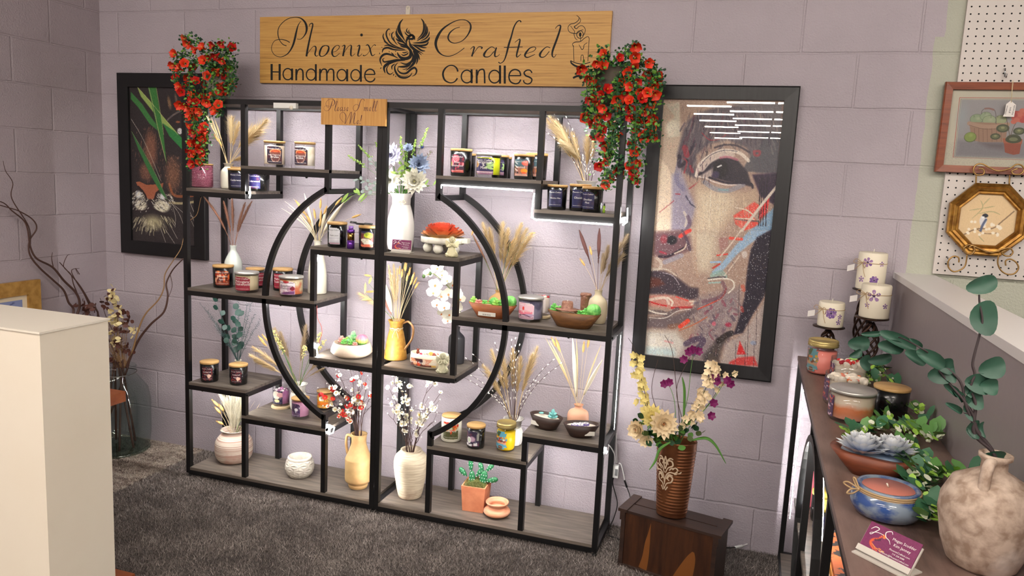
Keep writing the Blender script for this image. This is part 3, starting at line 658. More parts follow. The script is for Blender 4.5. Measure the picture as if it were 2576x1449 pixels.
# coasters under two of them
CO = mat('pale_wood_coaster', C(206, 184, 146), .6)
for c_, r_, lb in ((cC, rC, 'pale coasters under the red fruit candle'), (cV, rV, 'pale coasters under the purple wax candle')):
    o = MB().lathe([(0, 0), (r_ * 1.08, 0), (r_ * 1.14, .003), (r_ * 1.06, .006), (r_ * 1.12, .009), (r_ * 1.05, .0122), (0, .0122)], n=32).build('coaster', CO, None, loc=(c_.x, c_.y, c_.z - .0128)); tag(o, lb, 'coaster')
def fruit(root, r, z, cols, n, sz, nm='fruit_piece'):
    """small wax pieces on top of a candle"""
    for i in range(n):
        a = rnd.uniform(0, 2 * PI); q = r * math.sqrt(rnd.random()); c = (q * math.cos(a), q * math.sin(a), z + sz * .5)
        MB().ball(c, sz * rnd.uniform(.7, 1.2), 7, sz=rnd.uniform(.6, 1), d=(rnd.uniform(-1, 1), rnd.uniform(-1, 1), 1)).build(nm, rnd.choice(cols), root)
RED = mat('berry_red', C(206, 40, 44), .35); PINKW = mat('pink_wax', C(240, 150, 150), .45); CRM = mat('cream_wax', C(246, 236, 216), .5, bump=.3, bscale=80)
fruit(tC, rC * .8, hC * .80, [RED, RED, PINKW, CRM], 22, .007)
fruit(tV, rV * .8, hV * .80, [mat('white_star_wax', C(250, 244, 244), .5), mat('lilac_wax', C(190, 120, 170), .5)], 16, .006, 'wax_piece')
# dark clip on the apple candle, purple vape, green vial
e = empty('hair_clip', (cA.x - .04, cA.y, cA.z + hA + .0012), 'flat black hair clip lying across the apple candle lid', 'hair clip')
m = MB(); m.tube([(-.045, 0, .0085), (-.02, .002, .0075), (-.012, 0, .004), (.02, 0, .0035), (.025, 0, .006), (.062, -.004, .006)], .0055, 8, flat=.55); m.build('arm', mat('clip_black', C(24, 23, 24), .25), e)
MB().bbox((-.014, -.006, .0072), (.018, .006, .0082)).build('plate', mat('clip_grey', C(170, 168, 166), .3), e)
c, r, h = fit(873, 892, 567, 625, ZB, -.275)
e = empty('vape_pen', c, 'small purple and gold vape between two candles', 'vape'); PU = mat('purple_metal', C(126, 70, 180), .2, metal=.7)
for nm, m_, a, b, q in (('body', PU, .0005, .36, 1), ('battery', mat('gold_metal', C(190, 150, 80), .2, metal=1), .36, .7, .96), ('collar', PU, .7, .84, 1), ('mouthpiece', mat('purple_plastic', C(140, 100, 180), .15, coat=.5), .84, 1, .62)):
    MB().lathe([(0, h * a), (r * q, h * a), (r * q, h * b), (r * q * .9, h * b), (0, h * b)], n=20).build(nm, m_, e)
c, r, h = fit(1517, 1524, 510, 534, ZA, -.275)
e = empty('glass_vial', c, 'tiny green glass vial beside the Obsidian Mist candles', 'vial')
MB().lathe([(0, 0.0005), (r, .0005), (r, h * .75), (0, h * .75)], n=12).build('body', mat('green_glass', C(150, 190, 60), .1, coat=.5), e)
MB().lathe([(0, h * .75), (r * .7, h * .75), (r * .7, h), (0, h)], n=12).build('stopper', mat('dark_cap', C(40, 50, 40), .3), e)
# ================= VASES, DRIED GRASSES AND FLOWERS =================
def vase(box, z, prof, m, label_, Y=None, name='vase', cat='vase', n=40, mod=None, sy=1, group=None, sx=1):
    """prof: list of (radius share, height share) outside profile, bottom to mouth; made hollow at the mouth"""
    c, r, h = fit(*box, z, Y, sy); t = empty(name, c, label_, cat, group)
    p = [(0, .0005)] + [(r * a, max(.0005, h * b)) for a, b in prof]; mr = p[-1][0]
    p += [(mr * .86, p[-1][1] - .001), (p[-3][0] * .84, p[-3][1]), (min(mr, p[-3][0]) * .8, h * .55), (0, h * .55)]
    MB().lathe(p, n=n, mod=mod, sy=sy).build('body', m, t)
    return t, c, r, h
def smooth_prof(pts, n=5): return [(max(a, .001), b) for a, b in spl(pts, n)]
STRAW = mat('straw', C(226, 200, 152), .8); STRAW2 = mat('pale_straw', C(226, 206, 164), .8); BROWN = mat('brown_reed', C(140, 98, 78), .85)
TAN = mat('golden_tail', C(222, 180, 110), .85); IVORY = mat('ivory_grass', C(240, 230, 204), .85); GRAYG = mat('grey_grass', C(172, 150, 120), .85)
TWIG = mat('dark_twig', C(74, 50, 44), .7); GRN = mat('leaf_green', C(88, 140, 56), .55); DGRN = mat('deep_green', C(30, 70, 38), .55)
def bez(a, b, bend, n=8):
    """path from a to b leaving upright and leaning over to b"""
    a, b = Vector(a), Vector(b); m = Vector((a.x + (b.x - a.x) * bend, a.y + (b.y - a.y) * bend, a.z + (b.z - a.z) * .55))
    return [(a * (1 - t) ** 2 + m * 2 * t * (1 - t) + b * t * t) for t in [k / n for k in range(n + 1)]]
def hairs(mb, path, t0, t1, n, L, spread, w=.0013, droop=.3, seg=3, env=True):
    m = len(path) - 1
    for _ in range(n):
        t = t0 + (t1 - t0) * rnd.random(); k = min(int(t * m), m - 1); f = t * m - k; p = path[k].lerp(path[k + 1], f); d = (path[k + 1] - path[k]).normalized()
        s = d.orthogonal().normalized(); s.rotate(Matrix.Rotation(rnd.uniform(0, 2 * PI), 3, d)); q = (t - t0) / (t1 - t0)
        e = (math.sin(PI * min(1, .12 + q * .86)) ** .6 if env else 1); l = L * e * rnd.uniform(.6, 1.1); v = (d + s * spread * rnd.uniform(.4, 1.2)).normalized()
        sd = v.cross(s); sd = sd.normalized() * w if sd.length > 1e-6 else Vector((w, 0, 0)); a = mb.add([p - sd, p + sd]); 
        for i in range(1, seg + 1):
            v = (v + Vector((0, 0, -droop / seg)) + Vector((rnd.uniform(-.12, .12), rnd.uniform(-.12, .12), 0))).normalized(); p = p + v * l / seg
            if i == seg: b = mb.add([p]); mb.face((a, a + 1, b))
            else: b = mb.add([p - sd * (1 - i / seg), p + sd * (1 - i / seg)]); mb.face((a, a + 1, b + 1, b)); a = b
def P3(px, py, Y, root): v = P(px, py, y=Y); return v - root
class Bouquet:
    def __init__(s, vt, mouth_z, r, label_, cat='dried flowers', name='dried_bouquet', bend=.12):
        s.c = vt[1] + Vector((0, 0, .012)); s.mz = mouth_z - .012; s.r = r; s.bend = bend
        s.t = empty(name, s.c, label_, cat)
    def path(s, px, py, dy, n=10, bend=None):
        tip = P3(px, py, s.c.y + dy, s.c); d = Vector((tip.x, tip.y, 0)); mo = d.normalized() * min(s.r * .75, d.length * .25) + Vector((rnd.uniform(-1, 1), rnd.uniform(-1, 1), 0)) * s.r * .25
        mo.z = s.mz; base = Vector((-mo.x * .5, -mo.y * .5, s.mz * .6)); p = bez(mo, tip, s.bend + .3 if bend is None else bend, n); return [base] + p
    def pampas(s, px, py, dy=0, m=None, W=.03, n=170, part=.5, name='pampas_plume', bend=None, droop=.35, r=.0013, L=None):
        n = int(n * 1.5); p = s.path(px, py, dy, bend=bend); mb = MB(); mb.tube(p, r, 4, r * .5); hairs(mb, p, 1 - part, .995, n, L or W * 1.9, W / .055, droop=droop); mb.build(name, m or STRAW, s.t)
    def reed(s, px, py, dy=0, m=None, W=.009, n=150, part=.5, bend=None):
        p = s.path(px, py, dy, bend=bend); mb = MB(); mb.tube(p, .0011, 4, .0006)
        mb.tube([p[-1].lerp(p[-6], q) for q in (0, .25, .5, .75, 1)], [W * .1, W * .42, W * .5, W * .42, W * .1], 6)
        hairs(mb, p, 1 - part, .99, n, .017, .5, w=.0013, droop=.05, seg=2); mb.build('reed_plume', m or BROWN, s.t)
    def bunny(s, px, py, dy=0, m=None, L=.035, W=.0075, bend=None):
        p = s.path(px, py, dy, bend=bend); mb = MB(); mb.use(STRAW2).tube(p, .0009, 4, .0006); d = (p[-1] - p[-2]).normalized(); mb.use(m or TAN)
        mb.ball(p[-1] - d * L * .5, W * .62, 8, sz=L / 2 / (W * .68), d=d); q = [p[-1] - d * L * (1 - i / 4) for i in range(5)]
        hairs(mb, q, .02, .95, 190, .013, .6, w=.0009, droop=0, seg=1, env=False); mb.build('bunny_tail', None, s.t)
    def spear(s, px, py, dy=0, m=None, W=.012, part=.7, bend=None, fluffy=True):
        p = s.path(px, py, dy, bend=bend); mb = MB(); mb.tube(p, .0011, 4, .0008); k = int(len(p) * (1 - part)); q = p[k:]
        mb.tube(q, [W * .5 * math.sin(PI * (.1 + .86 * i / (len(q) - 1))) for i in range(len(q))], 6, flat=.35)
        if fluffy: hairs(mb, q, .02, .98, 160, .012, .5, w=.001, droop=0, seg=1)
        mb.build('grass_spear', m or IVORY, s.t)
    def willow(s, px, py, dy=0, nb=9, bud=None, bend=.2):
        p = s.path(px, py, dy, bend=bend); mb = MB(); mb.use(TWIG).tube(p, .0016, 5, .0007); mb.use(bud or WHITEB); m = len(p) - 1
        for i in range(nb):
            t = .3 + .7 * i / (nb - 1); k = min(int(t * m), m - 1); q = p[k].lerp(p[k + 1], t * m - k); d = (p[k + 1] - p[k]).normalized(); sd = d.orthogonal().normalized(); sd.rotate(Matrix.Rotation(i * 2.4, 3, d))
            v = (d + sd * .35).normalized(); mb.ball(q + v * .005 + sd * .001, .0028, 6, sz=2.0, d=v)
        mb.build('willow_twig', None, s.t)
    def leafy(s, px, py, dy=0, m=None, L=.03, W=.02, n=8, t0=.35, bend=None, name='leaf_sprig', shape=None, curl=.3, wob=.6, stem=None):
        p = s.path(px, py, dy, bend=bend); mb = MB(); mb.use(stem or GRN).tube(p, .0012, 4, .0006); mb.use(m or GRN); M_ = len(p) - 1
        for i in range(n):
            t = t0 + (1 - t0) * i / max(n - 1, 1); k = min(int(t * M_), M_ - 1); q = p[k].lerp(p[k + 1], t * M_ - k); d = (p[k + 1] - p[k]).normalized(); sd = d.orthogonal().normalized(); sd.rotate(Matrix.Rotation(i * PI + rnd.uniform(-wob, wob), 3, d))
            mb.leaf(q, d * .7 + sd, sd.cross(d) + Vector((0, -.4, .3)), L * rnd.uniform(.75, 1.1), W * rnd.uniform(.8, 1.1), curl, 4, shape=shape)
        mb.build(name, None, s.t)
ROUND = lambda t: max(0, math.sin(PI * (.04 + .93 * t))) ** .55
WHITEB = mat('white_bud', C(246, 244, 240), .6)
CERW = mat('white_ceramic', C(240, 238, 232), .28, coat=.3); CERC = mat('cream_ceramic', C(232, 226, 208), .35); TWINE = mat('cotton_twine', C(222, 206, 168), .9)
def bow(t, r, z, ang, size=.02, m=None):
    """twine tied round the neck: a ring, two loops and two tails, as one cord"""
    mb = MB(); a = math.radians(ang); d = Vector((math.sin(a), -math.cos(a), 0)); sd = Vector((math.cos(a), math.sin(a), 0)); o = d * (r + .002) + Vector((0, 0, z))
    for dz in (0, .0025): mb.tube([(r * math.cos(q), r * math.sin(q), z + dz) for q in [2 * PI * i / 28 for i in range(29)]], .0013, 5)
    for sg in (-1, 1):
        mb.tube([o, o + sd * sg * size * .6 + d * .006 + Vector((0, 0, size * .35)), o + sd * sg * size + d * .004 + Vector((0, 0, -.001)), o + sd * sg * size * .6 + d * .005 + Vector((0, 0, -size * .3)), o], .0012, 5)
        mb.tube(spl([tuple(o), tuple(o + sd * sg * size * .5 + d * .003 + Vector((0, 0, -size * 1.2))), tuple(o + sd * sg * size * .7 + d * .002 + Vector((0, 0, -size * 2.6)))], 5), .0012, 5)
    mb.build('twine_bow', m or TWINE, t)
def turn_of(c): return math.degrees(math.atan2(CAMP.x - c.x, -(CAMP.y - c.y)))
# A: cream bottle vase, upper left
v = vase((556, 594, 410, 474), ZA, smooth_prof([(.8, 0), (.95, .05), (1, .25), (1, .55), (.9, .72), (.55, .84), (.5, .92), (.68, 1)]), CERC, 'cream bottle vase behind the Cedarwood candles', Y=-.15)
b = Bouquet(v, v[3], .012, 'dried wheat and pampas in the cream vase under the petunia basket')
for q in ((520, 286, .02), (512, 278, -.02), (540, 300, .03), (531, 296, 0)): b.reed(q[0], q[1], q[2], STRAW, W=.006, n=120, part=.45)
for q in ((583, 296, .03, .035), (600, 310, -.02, .028), (672, 302, -.03, .04), (655, 330, .03, .04), (640, 318, 0, .035), (606, 395, -.03, .022)): b.pampas(q[0], q[1], q[2], STRAW, q[3], 240, .55)
b.bunny(551, 352, -.03, TAN); b.bunny(540, 340, .01, TAN, .04)
# B: grey green tall vase with brown reeds
v = vase((565, 609, 612, 717), ZM, smooth_prof([(.62, 0), (.7, .03), (.95, .22), (1, .42), (.93, .6), (.62, .76), (.36, .86), (.33, .93), (.4, 1)]), mat('celadon_ceramic', C(206, 214, 208), .22, coat=.4), 'pale grey green tall vase behind the Pumpkin Spice candle', Y=-.13)
b = Bouquet(v, v[3], .012, 'brown pampas reeds in the pale grey green vase')
for q in ((512, 494, 0), (562, 506, .04), (584, 500, -.02), (617, 510, .03), (634, 506, -.03)): b.pampas(q[0], q[1], q[2], BROWN, .020, 520, .66, name='reed_plume', droop=.05, bend=.3, L=.032)
# C: tall cream vase with bunny tails
v = vase((775, 821, 606, 744), ZM, smooth_prof([(.92, 0), (1, .03), (1, .2), (.96, .42), (.72, .68), (.4, .86), (.36, .95), (.45, 1)]), CERC, 'tall cream bottle vase standing behind the middle frame post', Y=-.115)
b = Bouquet(v, v[3], .014, 'cream bunny tails and palm spears in the tall cream vase')
for q in ((708, 524, .02), (716, 506, -.02), (738, 500, .02), (724, 520, 0)): b.spear(q[0], q[1], q[2], IVORY, .006, fluffy=False, bend=.2)
for q in ((765, 486, -.01, .014), (866, 508, -.02, .02), (823, 520, .02, .016), (846, 530, 0, .016)): b.spear(q[0], q[1], q[2], IVORY, q[3])
for q in ((744, 505, 0), (752, 520, -.03), (762, 528, .03), (770, 540, -.02), (756, 540, .02), (790, 528, .01), (807, 502, 0), (822, 520, -.03), (808, 530, .03), (858, 500, 0), (808, 550, -.02), (775, 555, .03), (906, 540, .03)): b.bunny(q[0], q[1], q[2], TAN, .045, .009, bend=.2)
# D: small bud vase with teal eucalyptus
v = vase((580, 618, 883, 938), ZE, smooth_prof([(.8, 0), (.98, .08), (1, .3), (1, .55), (.86, .76), (.4, .86), (.36, .94), (.46, 1)]), CERC, 'small round cream bud vase behind the Ambered Vanilla candle', Y=-.155)
TEAL = mat('teal_leaf', C(20, 54, 46), .55); TEALS = mat('teal_sprig', C(40, 66, 66), .7)
b = Bouquet(v, v[3], .008, 'dark teal eucalyptus and misty sprigs in the small bud vase', 'greenery', 'greenery_bouquet')
for q in ((540, 758, 0, 7), (592, 792, -.02, 7), (600, 775, .02, 6), (562, 830, -.02, 3)): b.leafy(q[0], q[1], q[2], TEAL, .034, .03, q[3], .3, shape=ROUND, stem=TEALS, name='eucalyptus_stem')
for q in ((502, 762, 0), (520, 780, .03), (632, 762, -.02), (655, 806, 0), (622, 764, .03), (540, 820, -.03), (640, 790, .02), (600, 760, 0), (535, 800, .02)): b.leafy(q[0], q[1], q[2], TEALS, .014, .002, 42, .3, name='misty_sprig', stem=TEALS, wob=2)
# E: white tied vase
def tied_vase(box, z, label_, Y, ladybug=False):
    v = vase(box, z, smooth_prof([(.75, 0), (.86, .05), (.96, .3), (.9, .55), (.68, .72), (.6, .79), (.78, .9), (1, 1)]), CERW, label_, Y=Y, n=48, mod=lambda a, zz: 1 + .03 * math.sin(9 * a) * (1 if zz > 0 else 0))
    bow(v[0], v[2] * .64, v[3] * .78, turn_of(v[1]) - 12, v[2] * .62)
    return v
v = tied_vase((729, 773, 948, 1024), ZF, 'small white tied vase on the low shelf behind the lavender candle', -.12)
b = Bouquet(v, v[3], .016, 'grasses and yellow statice in the small white vase behind the curved rail')
for q in ((650, 846, 0), (660, 842, .02), (655, 855, -.02)): b.bunny(q[0], q[1], q[2], TAN, .045, .008)
for q in ((636, 872, 0, .03), (628, 892, -.04, .028), (640, 905, -.02, .028), (690, 824, .02, .028), (705, 835, -.03, .026), (770, 818, 0, .028), (763, 850, .03, .024), (826, 880, -.03, .028), (812, 900, .02, .02), (815, 925, -.04, .016)): b.pampas(q[0], q[1], q[2], GRAYG if q[0] > 680 else STRAW, q[3], 200, .5)
STAT = mat('yellow_statice', C(228, 214, 140), .8)
for q in ((684, 828, -.03), (700, 858, -.04), (692, 850, 0), (806, 838, 0), (815, 858, -.02), (768, 872, -.04)):
    p = b.path(q[0], q[1], q[2]); mb = MB(); mb.use(GRN).tube(p, .0012, 4, .0008); mb.use(STAT)
    for i in range(42): t = rnd.random() ** .7; k = min(int((.72 + .28 * t) * 11), 10); mb.ball(p[k].lerp(p[k + 1], rnd.random()) + Vector([rnd.uniform(-.008, .008) for _ in range(3)]), .0032, 5)
    mb.build('statice_stem', None, b.t)
# F: striped vase bottom left
STR = bpy.data.materials.new('striped_stoneware'); STR.use_nodes = True
def band_mat(m, c1, c2, c3, sc, thr=(.42, .6), rough=.75, ns=3, dist=1.2):
    N = m.node_tree.nodes; L = m.node_tree.links; b_ = N['Principled BSDF']; b_.inputs['Roughness'].default_value = rough
    tc = N.new('ShaderNodeTexCoord'); n = N.new('ShaderNodeTexNoise'); mp = N.new('ShaderNodeMapping'); mp.inputs['Scale'].default_value = (ns, ns, sc); L.new(tc.outputs['Object'], mp.inputs[0]); L.new(mp.outputs[0], n.inputs[0]); n.inputs['Scale'].default_value = 1; n.inputs['Detail'].default_value = 6; n.inputs['Distortion'].default_value = dist * .2
    r = N.new('ShaderNodeValToRGB'); r.color_ramp.elements[0].position = thr[0]; r.color_ramp.elements[1].position = thr[1]; r.color_ramp.elements[0].color = c2; r.color_ramp.elements[1].color = c1
    n2 = N.new('ShaderNodeTexNoise'); n2.inputs['Scale'].default_value = 9; n2.inputs['Detail'].default_value = 4; L.new(tc.outputs['Object'], n2.inputs[0]); r2 = N.new('ShaderNodeValToRGB'); r2.color_ramp.elements[0].position = .56; r2.color_ramp.elements[1].position = .72; L.new(n2.outputs[0], r2.inputs[0])
    L.new(n.outputs[0], r.inputs[0]); mx = N.new('ShaderNodeMix'); mx.data_type = 'RGBA'; L.new(r2.outputs[0], mx.inputs[0]); L.new(r.outputs[0], mx.inputs[6]); mx.inputs[7].default_value = c3; L.new(mx.outputs[2], b_.inputs['Base Color'])
    bp = N.new('ShaderNodeBump'); bp.inputs['Strength'].default_value = .5; bp.inputs['Distance'].default_value = .003; L.new(n.outputs[0], bp.inputs['Height']); L.new(bp.outputs[0], b_.inputs['Normal'])
band_mat(STR, C(222, 210, 194), C(172, 140, 126), C(176, 126, 112), 150, ns=1.2)
v = vase((543, 634, 1070, 1177), ZG, smooth_prof([(.62, 0), (.8, .03), (.97, .2), (1, .45), (.94, .66), (.7, .84), (.58, .9), (.6, .95), (.7, 1)]), STR, 'cream and rust striped stoneware vase on the bottom board')
b = Bouquet(v, v[3], .03, 'pale feather grass and bunny tails in the striped vase', bend=0)
for i in range(9): b.pampas(556 + i * 8, 996 + (i % 3) * 6, rnd.uniform(-.04, .04), IVORY, .016, 130, .9, name='feather_grass', droop=0, r=.0008, L=.09)
for q in ((534, 1006, -.03, .05), (541, 1024, -.04, .045), (546, 1060, -.05, .035), (552, 1018, -.03, .04)): b.bunny(q[0], q[1], q[2], TAN, q[3], .011)
for q in ((640, 1040, 0), (628, 1030, -.04)): b.leafy(q[0], q[1], q[2], STRAW2, .06, .008, 3, .5)
# G: faceted concrete pot
c, r, h = fit(718, 790, 1138, 1211, ZG, None); t = empty('faceted_pot', c, 'round white concrete pot with raised diamond facets', 'pot')
m = MB(); n = 9; rows = []; hs = [.03, .22, .44, .66, .86]; rs = [.74, .93, 1, .97, .86]
m.s = False; rings = []
for k in range(5): rings.append(m.add([(r * rs[k] * math.cos(2 * PI * (i + .5 * (k % 2)) / n), r * rs[k] * math.sin(2 * PI * (i + .5 * (k % 2)) / n), h * hs[k]) for i in range(n)]))
def facet(a, b_, c_):
    A, B_, C_ = [Vector(m.v[i]) for i in (a, b_, c_)]; ce = (A + B_ + C_) / 3; o = ce.copy(); o.z = 0; p = m.add([ce + o.normalized() * .004])
    for i, j in ((a, b_), (b_, c_), (c_, a)): m.face((i, j, p))
for k in range(4):
    for i in range(n):
        j = (i + 1) % n; A, B_ = rings[k], rings[k + 1]
        if k % 2 == 0: facet(A + i, A + j, B_ + i); facet(A + j, B_ + j, B_ + i)
        else: facet(A + i, B_ + j, B_ + i); facet(A + i, A + j, B_ + j)
m.s = True; m.lathe([(r * .82, h * .85), (r * .83, h * .93), (r * .80, h), (r * .72, h), (r * .7, h * .7), (r * .6, h * .45), (0, h * .42)], n=36); m.lathe([(0, .0005), (r * .72, .0005), (r * .74, h * .04)], n=18)
m.build('body', mat('white_concrete', C(206, 200, 188), .85, col2=C(186, 178, 166), scale=30, bump=.3, bscale=120), t)
# H: tan jug with plum blossom
JUG = mat('tan_stoneware', C(206, 172, 118), .6, col2=C(170, 132, 84), scale=11, contrast=(.35, .7), bump=.2, bscale=40)
v = vase((868, 934, 1085, 1239), ZG, smooth_prof([(.66, 0), (.7, .015), (.74, .05), (.72, .08), (.95, .13), (1, .2), (1, .5), (.97, .56), (.78, .66), (.58, .8), (.56, .9), (.62, 1)], 4), JUG, 'tall tan stoneware jug with a thin handle beside the centre posts', name='jug', cat='jug')
r, h = v[2], v[3]
mb = MB(); mb.tube(spl([(-r * .52, -.005, h * .93), (-r * .85, -.01, h * .955), (-r * .98, -.01, h * .88), (-r * .96, -.01, h * .74), (-r * .86, -.008, h * .6)], 6), .0065, 8); mb.build('handle', JUG, v[0])
def blossom_mesh(col, cen, nm):
    mb = MB(); mb.use(col)
    for i in range(5):
        a = 2 * PI * i / 5 + rnd.uniform(-.1, .1); d = Vector((math.cos(a), math.sin(a), .35)); mb.leaf(d * .0015, d, (0, 0, 1), .011, .011, .5, 3, shape=lambda t: math.sin(PI * (.15 + .72 * t)))
    mb.use(cen)
    for i in range(6): a = 2 * PI * i / 6; mb.tube([(0, 0, .001), (.003 * math.cos(a), .003 * math.sin(a), .006)], .0005, 3)
    o = mb.build(nm, None); me = o.data; bpy.data.objects.remove(o); return me
YST = mat('yellow_stamen', C(226, 196, 70), .6)
BW_ = [blossom_mesh(mat('white_petal', C(244, 240, 226), .6), YST, 'blossom') for _ in range(2)]; BR_ = [blossom_mesh(mat('red_petal', C(196, 26, 26), .55), YST, 'blossom')]
def place(me, name, parent, loc, d, sc=1, roll=None):
    o = bpy.data.objects.new(name, me); COL.objects.link(o); o.parent = parent; o.location = loc; o.rotation_mode = 'QUATERNION'
    q = Vector((0, 0, 1)).rotation_difference(Vector(d)); q = q @ Matrix.Rotation(rnd.uniform(0, 6.28) if roll is None else roll, 3, 'Z').to_quaternion(); o.rotation_quaternion = q; o.scale = (sc, sc, sc); return o
def branches(b, tips, kinds, per, cap=95, sc=1.0):
    cnt = 0
    for (px, py, dy) in tips:
        p = b.path(px, py, dy, 10, .15); mb = MB(); mb.use(TWIG)
        for i in range(1, len(p) - 1): p[i] = p[i] + Vector([rnd.uniform(-.004, .004) for _ in range(3)])
        mb.tube(p, .0022, 5, .0008); tw = [(p, .35)]
        for _ in range(3):
            k = rnd.randint(4, 9); d = (p[k] - p[k - 1]).normalized(); q = [p[k], p[k] + d * .03 + Vector([rnd.uniform(-.025, .025) for _ in range(3)]), p[k] + d * .06 + Vector([rnd.uniform(-.05, .05) for _ in range(3)])]; mb.tube(q, .0011, 4, .0006); tw.append((q, .4))
        mb.use(WHITEB)
        for q, t0 in tw: mb.ball(q[-1], .0028, 6, sz=1.3)
        mb.build('blossom_branch', None, b.t)
        for q, t0 in tw:
            for _ in range(per if q is p else 2):
                if cnt >= cap: break
                t = t0 + (1 - t0) * rnd.random(); k = min(int(t * (len(q) - 1)), len(q) - 2); o = q[k].lerp(q[k + 1], rnd.random()); d = Vector((rnd.uniform(-1, 1), rnd.uniform(-1.6, .3), rnd.uniform(-.2, 1))).normalized()
                place(rnd.choice(kinds), 'blossom', b.t, o + d * .003, d, rnd.uniform(.9, 1.35) * sc); cnt += 1
b = Bouquet(v, h, .02, 'red and white plum blossom branches in the tan jug', 'blossom branches', 'blossom_bouquet', bend=.1)
branches(b, [(822, 965, -.03), (815, 1000, -.06), (845, 930, 0), (880, 925, -.04), (905, 930, .03), (925, 945, -.04), (830, 1020, -.06), (930, 1000, -.05), (870, 975, .04), (850, 990, -.05), (900, 970, -.06)], BW_ + BW_[:1] + BR_, 8, 98)
# R: big cream vase with white blossom
SAND = bpy.data.materials.new('sandy_pottery'); SAND.use_nodes = True; band_mat(SAND, C(224, 210, 184), C(190, 170, 144), C(168, 140, 122), 330, (.35, .6), ns=14)
v = vase((989, 1074, 1120, 1266), ZG, smooth_prof([(.6, 0), (.68, .02), (.8, .2), (.93, .48), (1, .7), (.93, .85), (.68, .95), (.6, .975), (.62, 1)]), SAND, 'large sand coloured ribbed floor vase on the bottom board', name='vase')
b = Bouquet(v, v[3], .03, 'white plum blossom branches in the large sand coloured vase', 'blossom branches', 'blossom_bouquet', bend=.1)
branches(b, [(998, 948, 0), (978, 975, -.03), (1018, 962, .02), (985, 1010, -.05), (1082, 958, 0), (1112, 985, -.02), (1100, 1020, -.05), (975, 1040, -.06), (1060, 1040, .03), (1020, 1030, -.06), (1095, 1060, -.06), (1040, 1080, -.08)], BW_, 9, 99)
# I: tall white tied vase with dahlias
v = vase((973, 1041, 486, 633), ZB, smooth_prof([(.78, 0), (.9, .04), (1, .25), (.98, .5), (.78, .72), (.62, .84), (.6, .87), (.74, .94), (.86, 1)]), CERW, 'tall white vase tied with twine behind the small business cards', Y=-.175, n=48, mod=lambda a, zz: 1 + .012 * math.sin(11 * a))
bow(v[0], v[2] * .63, v[3] * .855, turn_of(v[1]) - 10, .028)
o = MB().use(mat('ladybug_red', C(210, 30, 34), .3, coat=.5)).ball((.0235 * math.sin(math.radians(turn_of(v[1]) + 42)) * 1.1, -.0235 * math.cos(math.radians(turn_of(v[1]) + 42)) * 1.1, v[3] * .86), .0085, 10, sz=.8).build('ladybug_charm', None, v[0])
b = Bouquet(v, v[3], .024, 'blue and cream dahlias with greenery in the tall white tied vase', 'flowers', 'flower_bouquet')
def dahlia(name, b, px, py, dy, R, col, cen, rings=((1.08, 15, .15), (.95, 15, .45), (.75, 13, .75), (.52, 11, 1.1), (.32, 9, 1.5)), face=(.2, -1, .25), pw=.36, leafs=True, curl=.5):
    p = b.path(px, py, dy, 8); mb = MB(); mb.use(GRN).tube(p, .0022, 5, .0016); d = Vector(face).normalized(); u = d.orthogonal().normalized(); w = d.cross(u); c0 = p[-1]
    for i, (f, n, el) in enumerate(rings):
        mb.use(col if i < len(rings) - 1 else cen)
        for k in range(n):
            a = 2 * PI * (k + .5 * (i % 2)) / n + rnd.uniform(-.1, .1); rd = (u * math.cos(a) + w * math.sin(a)); mb.leaf(c0 + rd * R * .05, rd * math.cos(el) + d * math.sin(el), d, R * f * rnd.uniform(.9, 1.08), R * pw * (f * .5 + .5), curl, 4, fold=.3)
    mb.build(name, None, b.t)
LB = mat('lavender_petal', C(208, 206, 228), .6); LBC = mat('lavender_heart', C(160, 160, 210), .6); BL = mat('blue_petal', C(150, 164, 190), .6); BLC = mat('dusk_blue_heart', C(90, 100, 140), .6); WP = mat('ivory_petal', C(244, 242, 226), .6); CP = mat('cream_petal', C(246, 240, 196), .6)
dahlia('dahlia', b, 984, 392, -.05, .053, LB, LBC); dahlia('dahlia', b, 980, 455, -.07, .054, WP, WP, face=(.3, -1, .1)); dahlia('dahlia', b, 1043, 458, -.07, .058, WP, CP, face=(.3, -1, .2)); dahlia('dahlia', b, 1052, 415, -.03, .048, BL, BLC, face=(.7, -1, .2)); dahlia('rosebud', b, 1027, 374, 0, .024, BL, BLC, face=(.3, -1, .7))
LIME = mat('lime_leaf', C(150, 184, 88), .55); GREY = mat('grey_green_leaf', C(134, 146, 142), .6)
for q in ((1008, 345, .02), (1022, 362, 0), (1046, 352, .03), (1076, 322, .02), (902, 366, .02), (876, 392, 0), (945, 360, .03)):
    p = b.path(q[0], q[1], q[2]); mb = MB(); mb.use(GRN).tube(p, .0011, 4, .0008); mb.use(LIME)
    for i in range(34): t = i / 34; o = p[-1].lerp(p[-4], t); mb.ball(o + Vector([rnd.uniform(-1, 1) * (.003 + .005 * t) for _ in range(3)]), .0034, 5)
    mb.build('flower_spike', None, b.t)
for q in ((900, 450, -.02, GREY, 9), (930, 405, 0, GREY, 8), (915, 478, -.03, GREY, 7), (1040, 400, .02, GRN, 5), (1012, 390, .02, LIME, 6)): b.leafy(q[0], q[1], q[2], q[3], .022, .016, q[4], .4, shape=ROUND)
for q in ((876, 486, -.03), (885, 492, 0), (1000, 430, -.09), (1090, 466, -.04), (1010, 440, -.05), (1034, 410, -.05)): b.leafy(q[0], q[1], q[2], LIME, .05, .016, 3, .72)
b.leafy(1084, 382, 0, mat('brown_fern', C(112, 92, 74), .8), .014, .003, 46, .5, wob=2); b.leafy(1072, 400, .02, M['brown_fern'], .016, .003, 40, .5, wob=2)
